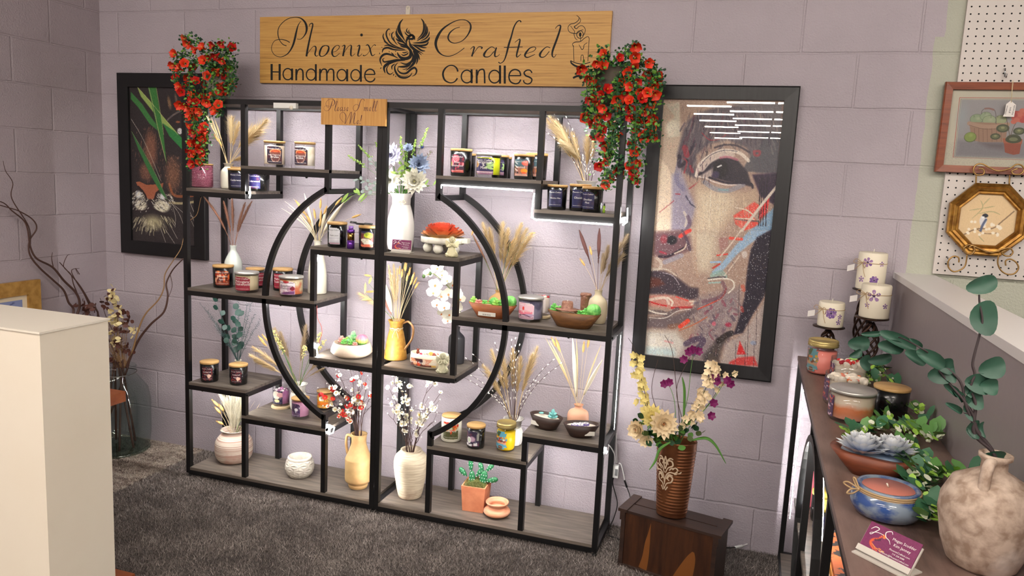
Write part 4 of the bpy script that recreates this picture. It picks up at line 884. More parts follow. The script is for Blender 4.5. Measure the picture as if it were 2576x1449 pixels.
# K: mustard pitcher
MUS = mat('mustard_enamel', C(206, 156, 66), .5, col2=C(184, 128, 52), scale=60, bump=.25, bscale=120)
v = vase((967, 1024, 797, 906), ZD, smooth_prof([(.94, 0), (1, .02), (.97, .1), (.86, .38), (.68, .66), (.55, .8), (.6, .9), (.74, 1)], 4), MUS, 'mustard yellow metal pitcher tied with twine', Y=-.16, name='pitcher', cat='pitcher')
r, h = v[2], v[3]; mb = MB(); mb.tube(spl([(r * .66, -.0, h * .93), (r * 1.25, -.01, h * 1.0), (r * 1.8, -.02, h * .86), (r * 1.72, -.02, h * .6), (r * 1.15, -.01, h * .36), (r * .86, -.004, h * .25)], 6), .005, 8, flat=.6); mb.build('handle', mat('bronze_handle', C(158, 116, 76), .4, metal=.4), v[0]); bow(v[0], r * .58, h * .79, turn_of(v[1]) - 6, .022)
b = Bouquet(v, h, .018, 'bunny tails and pampas in the mustard pitcher')
for q in ((1022, 664, 0), (1012, 680, -.02), (1032, 676, .02), (1042, 688, -.03), (1048, 700, 0), (1038, 702, -.04), (1052, 712, -.02), (1020, 660, .03), (1006, 672, .02), (1026, 690, -.04)): b.bunny(q[0], q[1], q[2], TAN, .035, .008)
for q in ((978, 668, 0), (990, 664, .03), (1000, 676, -.03), (985, 690, -.04)): b.pampas(q[0], q[1], q[2], STRAW, .02, 200, .6)
b.spear(968, 712, -.03, IVORY, .03); b.spear(960, 740, -.02, mat('rosy_plume', C(178, 130, 116), .8), .02)
for q in ((934, 694, -.01), (928, 714, .02), (918, 738, -.01)): b.leafy(q[0], q[1], q[2], TAN, .05, .012, 2, .8)
b.pampas(905, 738, 0, STRAW, .03, 160, .5)
# L: dark bottle with an orchid spray
v = vase((1127, 1168, 815, 914), ZD, smooth_prof([(.9, 0), (1, .03), (1, .6), (.9, .74), (.4, .86), (.34, .94), (.4, 1)]), mat('charcoal_ceramic', C(44, 44, 48), .5), 'tall matt charcoal bottle behind the angel figurine', Y=-.10)
t = empty('orchid_spray', v[1] + Vector((0, 0, .012)), 'white orchid spray arching out of the charcoal bottle', 'orchid'); O = v[1] + Vector((0, 0, .012))
path = [Vector((0, 0, v[3] * .6)), Vector((0, 0, v[3] - .012))] + [P3(x, y, Y, O) for x, y, Y in ((1158, 790, -.12), (1150, 750, -.15), (1128, 722, -.17), (1108, 702, -.18), (1088, 688, -.19), (1068, 694, -.20))]
path = [Vector(q) for q in spl([tuple(p) for p in path], 4)]
mb = MB().use(mat('orchid_stem', C(112, 132, 50), .5)); mb.tube(path, .0022, 6, .0014); mb.build('stem', None, t)
for q in ((1082, 688), (1066, 695)): MB().ball(P3(q[0], q[1], -.20, O), .0075, 8, sz=1.2).build('bud', mat('orchid_bud', C(60, 84, 40), .5), t)
mb = MB(); mb.use(WP)
for a, l, w in ((90, .03, .026), (210, .028, .022), (330, .028, .022), (10, .032, .034), (170, .032, .034)):
    d = Vector((math.cos(math.radians(a)), math.sin(math.radians(a)), .1)); mb.leaf((0, 0, 0), d, (0, 0, 1), l, w, .2, 4, shape=ROUND)
mb.use(mat('orchid_lip', C(196, 120, 70), .5)); mb.leaf((0, 0, .002), (0, -1, .8), (0, 0, 1), .012, .010, -.5, 3)
o = mb.build('orchid_flower', None); OR = o.data; bpy.data.objects.remove(o)
for x, y, s_ in ((1101, 674, 1), (1078, 688, .8), (1112, 690, .9), (1096, 715, 1.1), (1125, 705, .9), (1140, 715, .9), (1090, 735, 1.05), (1112, 745, 1), (1100, 765, .9), (1128, 738, 1), (1143, 745, .9), (1118, 772, 1), (1150, 770, .9), (1112, 788, .8), (1132, 790, .9), (1152, 738, .8), (1150, 795, .9), (1126, 806, .8), (1158, 752, .8)):
    place(OR, 'orchid_flower', t, P3(x, y, -.16 + rnd.uniform(-.02, .03), O), (rnd.uniform(0, .5), -1, rnd.uniform(-.4, .5)), s_, rnd.uniform(-.5, .5))
# M, N: vases on the right middle board
v = vase((1227, 1280, 722, 786), ZM, smooth_prof([(.7, 0), (.85, .05), (1, .3), (.98, .5), (.75, .7), (.36, .84), (.3, .92), (.38, 1)]), mat('caramel_ceramic', C(184, 146, 96), .45), 'round caramel vase behind the green succulent bowl', Y=-.12)
b = Bouquet(v, v[3], .010, 'tall golden pampas in the round caramel vase')
for q in ((1215, 562, 0, .03), (1232, 575, -.04, .028), (1265, 558, .03, .03), (1278, 575, -.02, .028), (1312, 562, 0, .03), (1338, 588, -.03, .034), (1325, 575, .03, .03), (1295, 600, -.05, .024)): b.pampas(q[0], q[1], q[2], STRAW, q[3], 260, .55)
b.reed(1188, 588, -.03, BROWN, .009, 200); b.reed(1296, 640, .03, BROWN, .010, 200)
for q in ((1330, 588, .02), (1284, 612, -.04), (1186, 592, -.02)): b.leafy(q[0], q[1], q[2], TAN, .035, .010, 1, 1)
v = vase((1477, 1527, 719, 809), ZM, smooth_prof([(.72, 0), (.86, .03), (1, .25), (1, .5), (.88, .68), (.5, .8), (.36, .86), (.36, .95), (.42, 1)]), mat('beige_ceramic', C(206, 192, 160), .5), 'beige shoulder vase behind the cowboy boot candle bowl', Y=-.12)
b = Bouquet(v, v[3], .012, 'dark reeds and grasses in the beige shoulder vase')
for q in ((1457, 578, 0), (1508, 574, .02)): b.reed(q[0], q[1], q[2], mat('dark_reed', C(96, 60, 56), .85), .018, 420, .55)
for q in ((1484, 622, -.02), (1460, 652, -.03)): b.bunny(q[0], q[1], q[2], TAN, .035, .008)
for q in ((1578, 592, .04, .03), (1560, 615, 0, .028), (1530, 620, -.03, .026), (1568, 640, .05, .028), (1545, 655, -.02, .02), (1518, 640, .03, .02)): b.pampas(q[0], q[1], q[2], GRAYG, q[3], 220, .55)
# O: white flared vase, upper right
v = tied_vase((1445, 1502, 445, 520), ZA, 'white tied vase behind the Obsidian Mist candles', -.115)
b = Bouquet(v, v[3], .02, 'pampas and pussy willow behind the trailing red petunias')
for q in ((1382, 292, 0, .034), (1398, 305, -.03, .03), (1412, 318, .03, .034), (1376, 300, .02, .03), (1500, 320, .02, .03), (1478, 345, -.03, .03), (1440, 335, 0, .026)): b.pampas(q[0], q[1], q[2], STRAW, q[3], 300, .6)
b.pampas(1412, 352, -.04, STRAW2, .03, 300, .45, bend=.0, droop=.9)
for q in ((1366, 326, -.02), (1395, 288, .02), (1418, 282, -.02), (1490, 380, -.03), (1466, 395, -.04), (1512, 400, 0)): b.willow(*q)
# P: white tied vase low right
v = tied_vase((1264, 1316, 1026, 1106), ZF, 'white tied vase behind the yellow mason jar candle', -.13)
b = Bouquet(v, v[3], .02, 'pampas and pussy willow twigs behind the curved rail')
for q in ((1216, 918, 0, .03), (1236, 880, .02, .03), (1262, 884, -.03, .03), (1290, 878, .03, .03), (1352, 872, 0, .032), (1340, 890, -.03, .028), (1310, 898, 0, .028), (1230, 935, -.03, .024)): b.pampas(q[0], q[1], q[2], STRAW, q[3], 260, .55)
for q in ((1175, 902, .02), (1168, 950, -.03), (1193, 893, 0), (1245, 866, .02), (1286, 858, 0), (1296, 854, -.03), (1306, 870, .02), (1390, 906, 0), (1410, 916, -.03), (1232, 990, -.04), (1345, 960, -.03), (1188, 945, .03)): b.willow(*q)
# Q: peach vase
v = vase((1427, 1481, 997, 1068), ZE, smooth_prof([(.8, 0), (.95, .05), (1, .25), (1, .5), (.86, .7), (.42, .82), (.36, .93), (.46, 1)]), mat('peach_ceramic', C(232, 176, 144), .45), 'peach bottle vase behind the purple flower dough bowl', Y=-.13)
b = Bouquet(v, v[3], .010, 'palm spears and bunny tails in the peach vase')
b.spear(1440, 846, 0, IVORY, .022, .8); b.spear(1516, 905, -.02, IVORY, .022, .7)
for q in ((1372, 850, .02), (1382, 856, -.02), (1450, 850, .02), (1512, 868, .02)): b.spear(q[0], q[1], q[2], STRAW, .008, .6, fluffy=False)
for q in ((1388, 850, 0), (1398, 852, .02), (1469, 862, 0), (1482, 850, .02), (1400, 862, -.02)): b.bunny(q[0], q[1], q[2], TAN, .045, .009)
b = None
# ================= OTHER THINGS ON THE SHELVES =================
def boat(box, z, m, label_, Y=None, L=None, W=.095, H=None, rz=0, wall=.008, name='dough_bowl', cat='bowl', flat=.62, pw=2.4, wax=None, waxz=.8):
    x0, x1, yt, yb = box; xm = (x0 + x1) / 2; f = P(xm, yb, z=z); Y = f.y + W * .35 if Y is None else Y
    c = Vector((XY(xm, Y, z), Y, z)); s = mpp(c); L = L or (x1 - x0) * s; H = H or .05
    t = empty(name, c, label_, cat, rz=rz); n = 48
    def ring(k, zz): return [((abs(math.cos(a)) ** (2 / pw)) * math.copysign(1, math.cos(a)) * L / 2 * k, (abs(math.sin(a)) ** (2 / 2.2)) * math.copysign(1, math.sin(a)) * W / 2 * (.5 + .5 * k), zz) for a in [2 * PI * i / n for i in range(n)]]
    m_ = MB(); rs = [m_.add(ring(k, q)) for k, q in ((flat, .0005), (flat + (1 - flat) * .5, H * .48), (1, H))]
    lip = [m_.add([(x * (1 - wall / L * 2), y * (1 - wall / W * 2), zz) for x, y, zz in ring(k, q)]) for k, q in ((1, H + .001), (flat + (1 - flat) * .5, H * .5), (flat, H * .3))]
    rs += lip
    for a, b in zip(rs, rs[1:]):
        for i in range(n): j = (i + 1) % n; m_.face((a + i, a + j, b + j, b + i))
    m_.face([rs[0] + i for i in reversed(range(n))]); m_.face([rs[-1] + i for i in range(n)]); m_.build('body', m, t)
    if wax is not None:
        k = flat + (1 - flat) * waxz; w = MB(); a = w.add([(x * (1 - wall / L * 2.2), y * (1 - wall / W * 2.2), zz) for x, y, zz in ring(k, H * waxz)]); w.face(range(a, a + n), False); w.build('wax', wax, t)
    return t, c, L, W, H
GS = mat('green_wax', C(78, 168, 76), .45, col2=C(150, 226, 120), scale=60); GL = mat('lime_wax', C(170, 224, 110), .45); PK = mat('pink_tip_wax', C(246, 170, 160), .45); SANDW = mat('sand_wax', C(236, 224, 176), .8, bump=.5, bscale=200)
def succ(t, p, R, m, n=3, tall=.6, name='succulent'):
    mb = MB(); mb.use(m); p = (p[0], p[1], p[2] + .008)
    for k in range(n):
        q = 8 - 2 * k if n > 1 else 8; el = .3 + k * .5
        for i in range(q):
            a = 2 * PI * (i + .5 * (k % 2)) / q; d = Vector((math.cos(a) * math.cos(el), math.sin(a) * math.cos(el), math.sin(el))); mb.ball(Vector(p) + d * R * .5 + Vector((0, 0, R * .2 * k)), R * .22, 6, sz=2.1, d=d)
    mb.build(name, m, t)
def barrel(t, p, R, m, m2=None, name='barrel_cactus'):
    p = (p[0], p[1], p[2] + .008); MB().lathe([(R * math.sin(PI * q / 12), R * (.86 - math.cos(PI * q / 12) * .95)) for q in range(13)], p, 40, mod=lambda a, zz: 1 + .09 * math.cos(11 * a)).build(name, m2 or m, t)
WOODO = mat('orange_wood', C(176, 104, 60), .55, col2=C(150, 84, 48), scale=12, stretch=(1, 6, 6)); WOODB = mat('brown_wood', C(128, 86, 46), .5, col2=C(96, 62, 34), scale=12, stretch=(1, 6, 6)); WOODD = mat('dark_wood', C(62, 42, 34), .5, col2=C(44, 30, 26), scale=16, stretch=(1, 1, 8))
t, c, L, W, H = boat((1175, 1301, 765, 797), ZM, WOODO, 'orange wooden boat bowl of green and pink succulent candles', Y=-.235, H=.056, W=.10, wax=SANDW)
for x, y, R, m_, k in ((-.085, 0, .020, GL, 3), (-.06, -.01, .018, PK, 2), (-.035, 0, .016, GS, 2), (-.01, .01, .016, GS, 2), (.018, -.006, .02, GL, 3), (.04, 0, .022, GS, 3)): succ(t, (x, y, H * .8), R, m_, k)
barrel(t, (.075, 0, H * .72), .026, GS); barrel(t, (0, .018, H * .7), .018, GS)
lab = MB().use(mat('price_sticker', C(226, 222, 212), .6)).bbox((-.045, -W * .36 - .012, .010), (.03, -W * .36 - .0108, .026)); lab.use(DRK)
for i in range(9): lab.bbox((-.025 + i * .004, -W * .36 - .0123, .0125), (-.0235 + i * .004, -W * .36 - .0121, .0185))
lab.build('barcode_sticker', None, t)
t, c, L, W, H = boat((1372, 1512, 785, 828), ZM, WOODB, 'brown wooden boat bowl with cowboy hat and boot candles', Y=-.255, H=.06, W=.105, rz=-.12, wax=SANDW)
for x, y, R, m_, k in ((-.085, .0, .022, GS, 3), (-.07, .012, .02, GS, 2), (.03, -.014, .016, GS, 2), (.052, -.01, .02, GS, 3)): succ(t, (x, y, H * .8), R, m_, k)
barrel(t, (.082, -.004, H * .7), .028, GS)
LEA = mat('tooled_leather_wax', C(162, 116, 96), .45, col2=C(128, 84, 66), scale=90, bump=.6, bscale=220)
h_ = empty('cowboy_hat_candle', Vector((c.x - .028, c.y - .004, ZM + H * 1.0)), 'small brown cowboy hat candle sitting in the boat bowl', 'candle')
MB().lathe([(0, .004), (.026, .004), (.04, .006), (.042, .009), (.03, .008), (.021, .012), (.0195, .034), (.018, .040), (.012, .037), (0, .036)], n=36, mod=lambda a, zz: 1.0, sx=1.15).build('hat', LEA, h_); MB().tube([(0, 0, .036), (0, 0, .046)], .001, 5).build('wick', WICK, h_)
h_ = empty('cowboy_boot_candle', Vector((c.x + .035, c.y + .012, ZM + H * .92)), 'brown cowboy boot candle standing in the boat bowl', 'candle')
mb = MB(); mb.tube([(0, 0, .0), (.001, 0, .02), (.002, 0, .045), (.004, 0, .066), (.006, 0, .074)], [.013, .0145, .016, .0185, .0195], 14); mb.tube([(.006, -.002, .006), (-.012, -.006, .006), (-.026, -.009, .005), (-.034, -.011, .004)], [.0105, .011, .009, .004], 10, flat=.8); mb.lathe([(0, .070), (.0205, .070), (.0215, .076), (.0185, .082), (0, .077)], (.006, 0, 0), 20, mod=lambda a, zz: 1 + .1 * math.cos(2 * a)); mb.build('boot', LEA, h_)
TW = mat('tan_wax', C(238, 226, 210), .5)
def price(t, W, x=-.03): MB().bbox((x - .02, -W * .42, .012), (x + .02, -W * .42 - .001, .03)).build('price_sticker', M['price_sticker'], t)
t, c, L, W, H = boat((1327, 1419, 1032, 1086), ZE, WOODD, 'dark wooden dough bowl with blue rose candle wax', Y=-.20, H=.052, W=.09, rz=-.35, wax=TW, wall=.007)
succ(t, (.035, -.005, H * .84), .024, mat('aqua_wax', C(134, 206, 204), .45), 4, name='rose'); succ(t, (-.035, .012, H * .8), .012, M['aqua_wax'], 1, name='leaf_piece'); price(t, W)
t, c, L, W, H = boat((1415, 1507, 1048, 1101), ZE, WOODD, 'dark wooden dough bowl with purple and white flower candle wax', Y=-.235, H=.05, W=.09, rz=.35, wax=TW, wall=.007)
VI = mat('violet_wax', C(126, 112, 176), .45); WHX = mat('white_wax', C(246, 242, 244), .45)
for x, y in ((-.03, -.008), (-.005, -.012), (.02, .012), (.0, .008), (-.022, .004)):
    mb = MB(); mb.use(VI)
    for i in range(9): a = 2 * PI * i / 9; mb.ball((x + .011 * math.cos(a), y + .011 * math.sin(a), H * .86), .004, 6, sz=1.3)
    mb.use(WHX)
    for i in range(9): a = 2 * PI * (i + .5) / 9; mb.ball((x + .008 * math.cos(a), y + .008 * math.sin(a), H * .86 + .005), .0022, 5, sz=2, d=(math.cos(a), math.sin(a), .4))
    mb.build('flower_topping', None, t)
price(t, W, .03)
# succulent bowl on the lower board of the left shelf
c, r, h = fit(833, 937, 864, 906, ZD, -.205); h = .062; t = empty('succulent_bowl', c, 'round blush concrete bowl filled with pastel succulent candles', 'bowl')
BL_ = mat('blush_concrete', C(226, 206, 184), .7, col2=C(196, 176, 158), scale=26, contrast=(.6, .78), bump=.1, bscale=60)
MB().lathe([(0, .0005), (r * .72, .0005), (r * .9, .01), (r, h * .34), (r * .99, h * .5), (r * .86, h), (r * .82, h), (r * .84, h * .78), (0, h * .76)], n=44).build('body', BL_, t)
for x, y, R, m_, k in ((0, .012, .034, mat('mint_tip_wax', C(120, 206, 140), .45, col2=C(200, 236, 180), scale=70), 4), (-.045, -.01, .022, PK, 3), (-.02, -.035, .018, GS, 3), (.012, -.03, .018, GS, 3), (-.035, .03, .018, GL, 2), (.035, -.035, .014, PK, 2), (.03, .03, .018, GL, 2)): succ(t, (x, y, h * .82), R, m_, k)
RB = bpy.data.materials.new('rainbow_wax'); RB.use_nodes = True
def grad_mat(m, cols, z0, z1, rough=.45):
    N = m.node_tree.nodes; L_ = m.node_tree.links; b_ = N['Principled BSDF']; b_.inputs['Roughness'].default_value = rough; tc = N.new('ShaderNodeTexCoord'); sp = N.new('ShaderNodeSeparateXYZ'); L_.new(tc.outputs['Object'], sp.inputs[0])
    n = N.new('ShaderNodeTexNoise'); n.inputs['Scale'].default_value = 40; L_.new(tc.outputs['Object'], n.inputs[0]); ad = N.new('ShaderNodeMath'); ad.operation = 'MULTIPLY_ADD'; ad.inputs[1].default_value = (z1 - z0) * .25; L_.new(n.outputs[0], ad.inputs[0]); L_.new(sp.outputs[2], ad.inputs[2])
    mr = N.new('ShaderNodeMapRange'); mr.inputs[1].default_value = z0 + (z1 - z0) * .12; mr.inputs[2].default_value = z1 + (z1 - z0) * .12; L_.new(ad.outputs[0], mr.inputs[0]); r = N.new('ShaderNodeValToRGB'); L_.new(mr.outputs[0], r.inputs[0]); e = r.color_ramp.elements
    e[0].color = cols[0]; e[0].position = 0; e[1].color = cols[-1]; e[1].position = 1
    for i, c_ in enumerate(cols[1:-1]): q = e.new((i + 1) / (len(cols) - 1)); q.color = c_
    L_.new(r.outputs[0], b_.inputs['Base Color'])
grad_mat(RB, [C(90, 190, 90), C(120, 206, 110), C(244, 226, 110), C(240, 150, 160), C(236, 120, 150)], h * .8, h * .8 + .048)
barrel(t, (.05, 0, h * .76), .026, RB)
# cream dessert candle in its oval tub
c, r, h = fit(1031, 1131, 876, 926, ZD, -.225); h = .062; t = empty('dessert_candle', c, 'oval cream tub candle labelled Grand Apple Creme with toppings', 'candle')
TUB = mat('cream_tub', C(238, 224, 198), .3, coat=.3); sy = .62
MB().lathe([(0, .0005), (r * .74, .0005), (r * .9, .008), (r, h * .35), (r * .985, h * .7), (r * .95, h), (r * .9, h), (r * .9, h * .85), (0, h * .84)], n=52, sy=sy, mod=lambda a, zz: 1 + .05 * abs(math.cos(a)) ** 4).build('tub', TUB, t)
A = Art(0, 1, 0, 1, 50, 18); A.c[:] = (96, 48, 40)
for q in ((.1, .3, .12, .3, (214, 140, 100)), (.2, .6, .1, .3, (230, 170, 120)), (.7, .35, .26, .5, (226, 160, 130)), (.55, .4, .1, .4, (244, 216, 190)), (.36, .7, .08, .3, (226, 80, 40)), (.95, .8, .12, .4, (200, 160, 80)), (.45, .3, .08, .3, (60, 34, 50))): A.ell(*q)
f = lambda u, v: ((u - .5) * r * 1.35 - r * .12, -r * sy * (1.0 - .24 * abs(u - .5) ** 2 * 4 * .9) - .0015 , h * .72 - (h * .52) * v)
o = A.build('label', f, PRINT, t); m = MB().use(WHT); text(m, 'Grand Apple Creme', lambda x, y: (x - r * .12, -r * sy * (1.0 - .216 * (x / (r * 1.35)) ** 2 * 4) - .003, h * .46 + y), 0, -.004, .0145); m.build('lettering', None, o)
GB = mat('gummy_brown', C(140, 66, 44), .35)
mb = MB().use(GB); mb.ball((0, 0, .008), .008, 8); mb.ball((0, 0, .018), .006, 8); mb.ball((-.005, 0, .023), .0025, 6); mb.ball((.005, 0, .023), .0025, 6); mb.build('gummy_bear', None, t, loc=(-r * .62, -.006, h * .84))
for x, y, R, m_ in ((-.4, -.2, .007, mat('magenta_candy', C(206, 40, 90), .35)), (.04, .05, .0115, mat('butterscotch', C(240, 184, 96), .3)), (.32, -.18, .010, GB), (.18, .1, .007, RED), (-.12, -.1, .005, GB)): MB().ball((x * r, y * r, h * .88), R, 10).build('candy_topping', m_, t)
for i in range(26): a, q = rnd.uniform(0, 6.28), r * .8 * math.sqrt(rnd.random()); MB().ball((q * math.cos(a), q * sy * math.sin(a), h * .86), rnd.uniform(.004, .008), 6, sz=.7).build('topping', CRM if i % 3 else RED, t)
# figurines: little winged child angels, one continuous body each
def angel(c, h, m, label_, rz, pose=0):
    t = empty('angel_figurine', c, label_, 'figurine', rz=rz); mb = MB(); k = h / .1
    mb.lathe([(0, .0005), (.028, .0005), (.031, .006), (.027, .014), (.024, .022), (.019, .034), (.0145, .046), (.0135, .056), (.0125, .062), (.006, .066), (.006, .070)], n=28, mod=lambda a, zz: 1 + .08 * math.sin(7 * a + zz * 90)); mb.v = [(x * k, y * k * .85, z * k) for x, y, z in mb.v]
    hd = Vector((0, -.002, .081)) * k; mb.ball(hd, .0145 * k, 14, sz=1.05); mb.ball(hd + Vector((0, -.0145, -.002)) * k, .0022 * k, 6)
    for s_ in (-1, 1):
        mb.tube([Vector((s_ * .012, 0, .060)) * k, Vector((s_ * .0215, -.008, .048)) * k, Vector((s_ * .012, -.018, .046 if pose else .052)) * k, Vector((s_ * .003, -.019, .058)) * k], [.0052 * k, .0048 * k, .004 * k, .0034 * k], 8)
        for j in range(4): mb.tube([Vector((s_ * (.002 + .001 * j), -.0195, .056 + .0015 * j)) * k, Vector((s_ * .001, -.0205, .062 + .001 * j)) * k], .0011 * k, 5)
        mb.ball(hd + Vector((s_ * .005, -.0128, .001)) * k, .0019 * k, 6); mb.ball(hd + Vector((s_ * .0145, 0, -.001)) * k, .003 * k, 6)
        mb.tube([Vector((s_ * .010, -.004, .018)) * k, Vector((s_ * .024, -.014, .014)) * k, Vector((s_ * .010, -.026, .008)) * k, Vector((s_ * .004, -.03, .007)) * k], [.008 * k, .0078 * k, .0055 * k, .004 * k], 8)
    mb.tube([hd + Vector((-.004, -.0135, -.006)) * k, hd + Vector((.004, -.0135, -.006)) * k], .0009 * k, 4)
    mb.build('body', m, t); hb = MB()
    for i in range(46): a = rnd.uniform(0, 2 * PI); e = rnd.uniform(.15, 1.5); d = Vector((math.cos(a) * math.cos(e), math.sin(a) * math.cos(e), math.sin(e))); 
    for i in range(60):
        a = rnd.uniform(0, 2 * PI); e = rnd.uniform(-.1, 1.5); d = Vector((math.cos(a) * math.cos(e), math.sin(a) * math.cos(e), math.sin(e)))
        if d.y < -.35 and d.z < .45: continue
        hb.ball(hd + d * .0142 * k, .004 * k, 6)
    hb.build('curly_hair', m, t); wg = MB()
    for s_ in (-1, 1):
        for i in range(6): wg.leaf(Vector((s_ * .006, .010, .058)) * k, (s_ * 1, .35, .75 - i * .28), (0, -1, 0), (.036 - i * .002) * k, .010 * k, .2, 4)
    wg.build('wings', m, t); return t
PL = mat('ivory_plaster', C(232, 224, 184), .6, bump=.1, bscale=100); PL2 = mat('grey_plaster', C(208, 204, 172), .6, col2=C(178, 174, 146), scale=60, bump=.2, bscale=120)
c, r, h = fit(1118, 1156, 590, 644, ZB, -.27); angel(c, h * 1.02, PL, 'ivory angel figurine in front of the marble stand', math.radians(20))
c, r, h = fit(1096, 1131, 880, 937, ZD, -.285); angel(c, h * 1.02, PL2, 'grey cream angel figurine beside the oval tub candle', math.radians(25), 1)
# marble stand with the carnation candle
c, r, h = fit(1056, 1172, 606, 636, ZB, -.16); MAR = mat('white_marble', C(232, 228, 214), .3, col2=C(186, 180, 170), scale=18, contrast=(.5, .75), detail=8); t = empty('marble_stand', c, 'white marble footed tray holding an orange carnation candle', 'cake stand')
zb = .042; MB().lathe([(0, zb), (r * .92, zb), (r, zb + .006), (r, zb + .028), (r * .95, zb + .028), (r * .94, zb + .012), (0, zb + .012)], n=12, sy=.8).build('tray', MAR, t)
for a in (200, 270, 340, 90): MB().ball((r * .66 * math.cos(math.radians(a)), r * .5 * math.sin(math.radians(a)), .0215), .0215, 16).build('ball_foot', MAR, t)
MB().bbox((r * .95, -.02, zb + .008), (r * 1.2, .02, zb + .028)).build('handle', MAR, t)
e = empty('carnation_candle', c + Vector((-.004, 0, zb + .0125)), 'orange and cream carnation shaped candle on the marble stand', 'candle'); CA = bpy.data.materials.new('carnation_wax'); CA.use_nodes = True
grad_mat(CA, [C(250, 226, 160), C(250, 206, 140), C(248, 160, 110), C(244, 120, 84), C(240, 104, 80)], .0, .07); mb = MB()
mb.lathe([(0, .0005), (.055, .0005), (.062, .012), (.03, .02), (0, .02)], n=30)
for k in range(10):
    n = 15 - k; R = .080 * (1 - k / 15); el = .10 + k * .12
    for i in range(n):
        a = 2 * PI * (i + rnd.random() * .5) / n; d = Vector((math.cos(a) * math.cos(el), math.sin(a) * math.cos(el), math.sin(el))); mb.leaf((.012 * math.cos(a), .012 * math.sin(a), .006 + k * .004), d, (0, 0, 1), R * rnd.uniform(.9, 1.1), R * .55, .35, 5, fold=rnd.uniform(-.5, .6), shape=lambda t: .3 + .8 * t, tip=0)
mb.build('petals', CA, e)
# business cards in holders
MAG = mat('magenta_card', C(118, 36, 84), .35); CLR = mat('clear_plastic', C(214, 208, 198), .2)
def card(c, w, rz, label_, tilt=.25, k=1.0):
    t = empty('card_holder', c, label_, 'business cards', rz=rz); h = w * .57; ct, st = math.cos(tilt), math.sin(tilt)
    f = lambda x, y, o=0: (x, y * st - .004 * k - o * ct - .012 * k, .006 * k + y * ct + o * st)
    A = Art(0, 1, 0, 1, 60, 36, (122, 38, 88)); A.noise(3)
    for q in (([(.30, .30), (.27, .42), (.2, .5), (.16, .62), (.22, .75), (.34, .8)], .05, (232, 96, 50)), ([(.31, .26), (.36, .30), (.33, .36)], .05, (244, 140, 60)), ([(.2, .52), (.28, .46), (.3, .4)], .05, (60, 30, 60)), ([(.2, .66), (.3, .74), (.4, .70)], .03, (246, 150, 70)), ([(.24, .78), (.32, .88), (.42, .82)], .025, (236, 110, 60)), ([(.36, .78), (.46, .74)], .03, (250, 190, 120))): A.line(q[0], q[1], q[2], 1, .6)
    p = MB().use(CLR); p.prism([f(-w / 2 - .002, -.002, -.001), f(w / 2 + .002, -.002, -.001), f(w / 2 + .002, h * .9, -.001), f(-w / 2 - .002, h * .9, -.001)], Vector((0, ct, -st)) * .003 * k)
    p.bbox((-w / 2 - .002, -.03 * k, .0005), (w / 2 + .002, .02 * k, .003)); p.prism([f(-w / 2 - .002, -.002, .003), f(w / 2 + .002, -.002, .003), f(w / 2 + .002, h * .16, .003), f(-w / 2 - .002, h * .16, .003)], Vector((0, -ct, st)) * .001); p.build('holder', CLR, t)
    cd = MB().use(MAG).prism([f(-w / 2, 0), f(w / 2, 0), f(w / 2, h), f(-w / 2, h)], Vector((0, -ct, st)) * .0015); cd = cd.build('card_stack', MAG, t)
    A.build('card_print', lambda u, v: f((u - .5) * w, h * (1 - v), .0018), PRINT, cd); m = MB().use(WHT); g = lambda x, y: f(x - w / 2, y, .0022)
    stroke(m, [(w * .06, h * .76, .5), (w * .12, h * .88, .9), (w * .2, h * .86, .9), (w * .15, h * .72, .9), (w * .1, h * .6, .7), (w * .08, h * .64, .5), (w * .2, h * .74, .6), (w * .32, h * .74, .5)], g, k=.0012 * k * 1.4); stroke(m, [(w * .46, h * .88, .5), (w * .42, h * .95, .8), (w * .34, h * .86, .9), (w * .37, h * .72, .8), (w * .45, h * .66, .7), (w * .5, h * .56, .4)], g, k=.0012 * k * 1.4)
    for s_, x, y, z_ in (('Megan Scudder', .72, .72, .085), ('Kim Janney', .72, .56, .085), ('PhoenixCrafted.com', .72, .40, .055), ('719 258 0088', .72, .30, .05), ('Phoenix@PhoenixCrafted.com', .68, .20, .05), ('Follow us Phoenix Crafted', .68, .10, .05)): text(m, s_, g, w * x, h * y, h * z_ * 1.5)
    m.build('lettering', None, cd); return t
c = Vector((XY(1013, -.265, ZB), -.265, ZB)); card(c, .085, math.radians(4), 'maroon business cards in a holder at the foot of the tall white vase', .12)
# cactus in a square terracotta pot
TER = mat('terracotta', C(222, 142, 104), .8, col2=C(206, 124, 88), scale=20, bump=.08, bscale=60)
p0 = P(1187, 1287, z=ZG); c = Vector((p0.x, p0.y + .045, ZG)); t = empty('cactus_pot', c, 'square terracotta pot with a white spotted prickly pear cactus', 'potted cactus', rz=.08)
w0, w1, h = .047, .054, .115; mb = MB().use(TER)
rr = [mb.add([(a * w, b_ * w, z) for a, b_ in ((-1, -1), (1, -1), (1, 1), (-1, 1))]) for w, z in ((w0, .0005), (w1, h), (w1 - .006, h), (w1 - .008, h - .018))]
for a, b_ in zip(rr, rr[1:]):
    for i in range(4): mb.face((a + i, a + (i + 1) % 4, b_ + (i + 1) % 4, b_ + i), False)
mb.face([rr[0] + i for i in (3, 2, 1, 0)], False); mb.face([rr[-1] + i for i in range(4)], False); mb.build('pot', TER, t)
CG = mat('cactus_green', C(28, 98, 58), .5); MO = mat('moss', C(120, 122, 66), .9)
mb = MB()
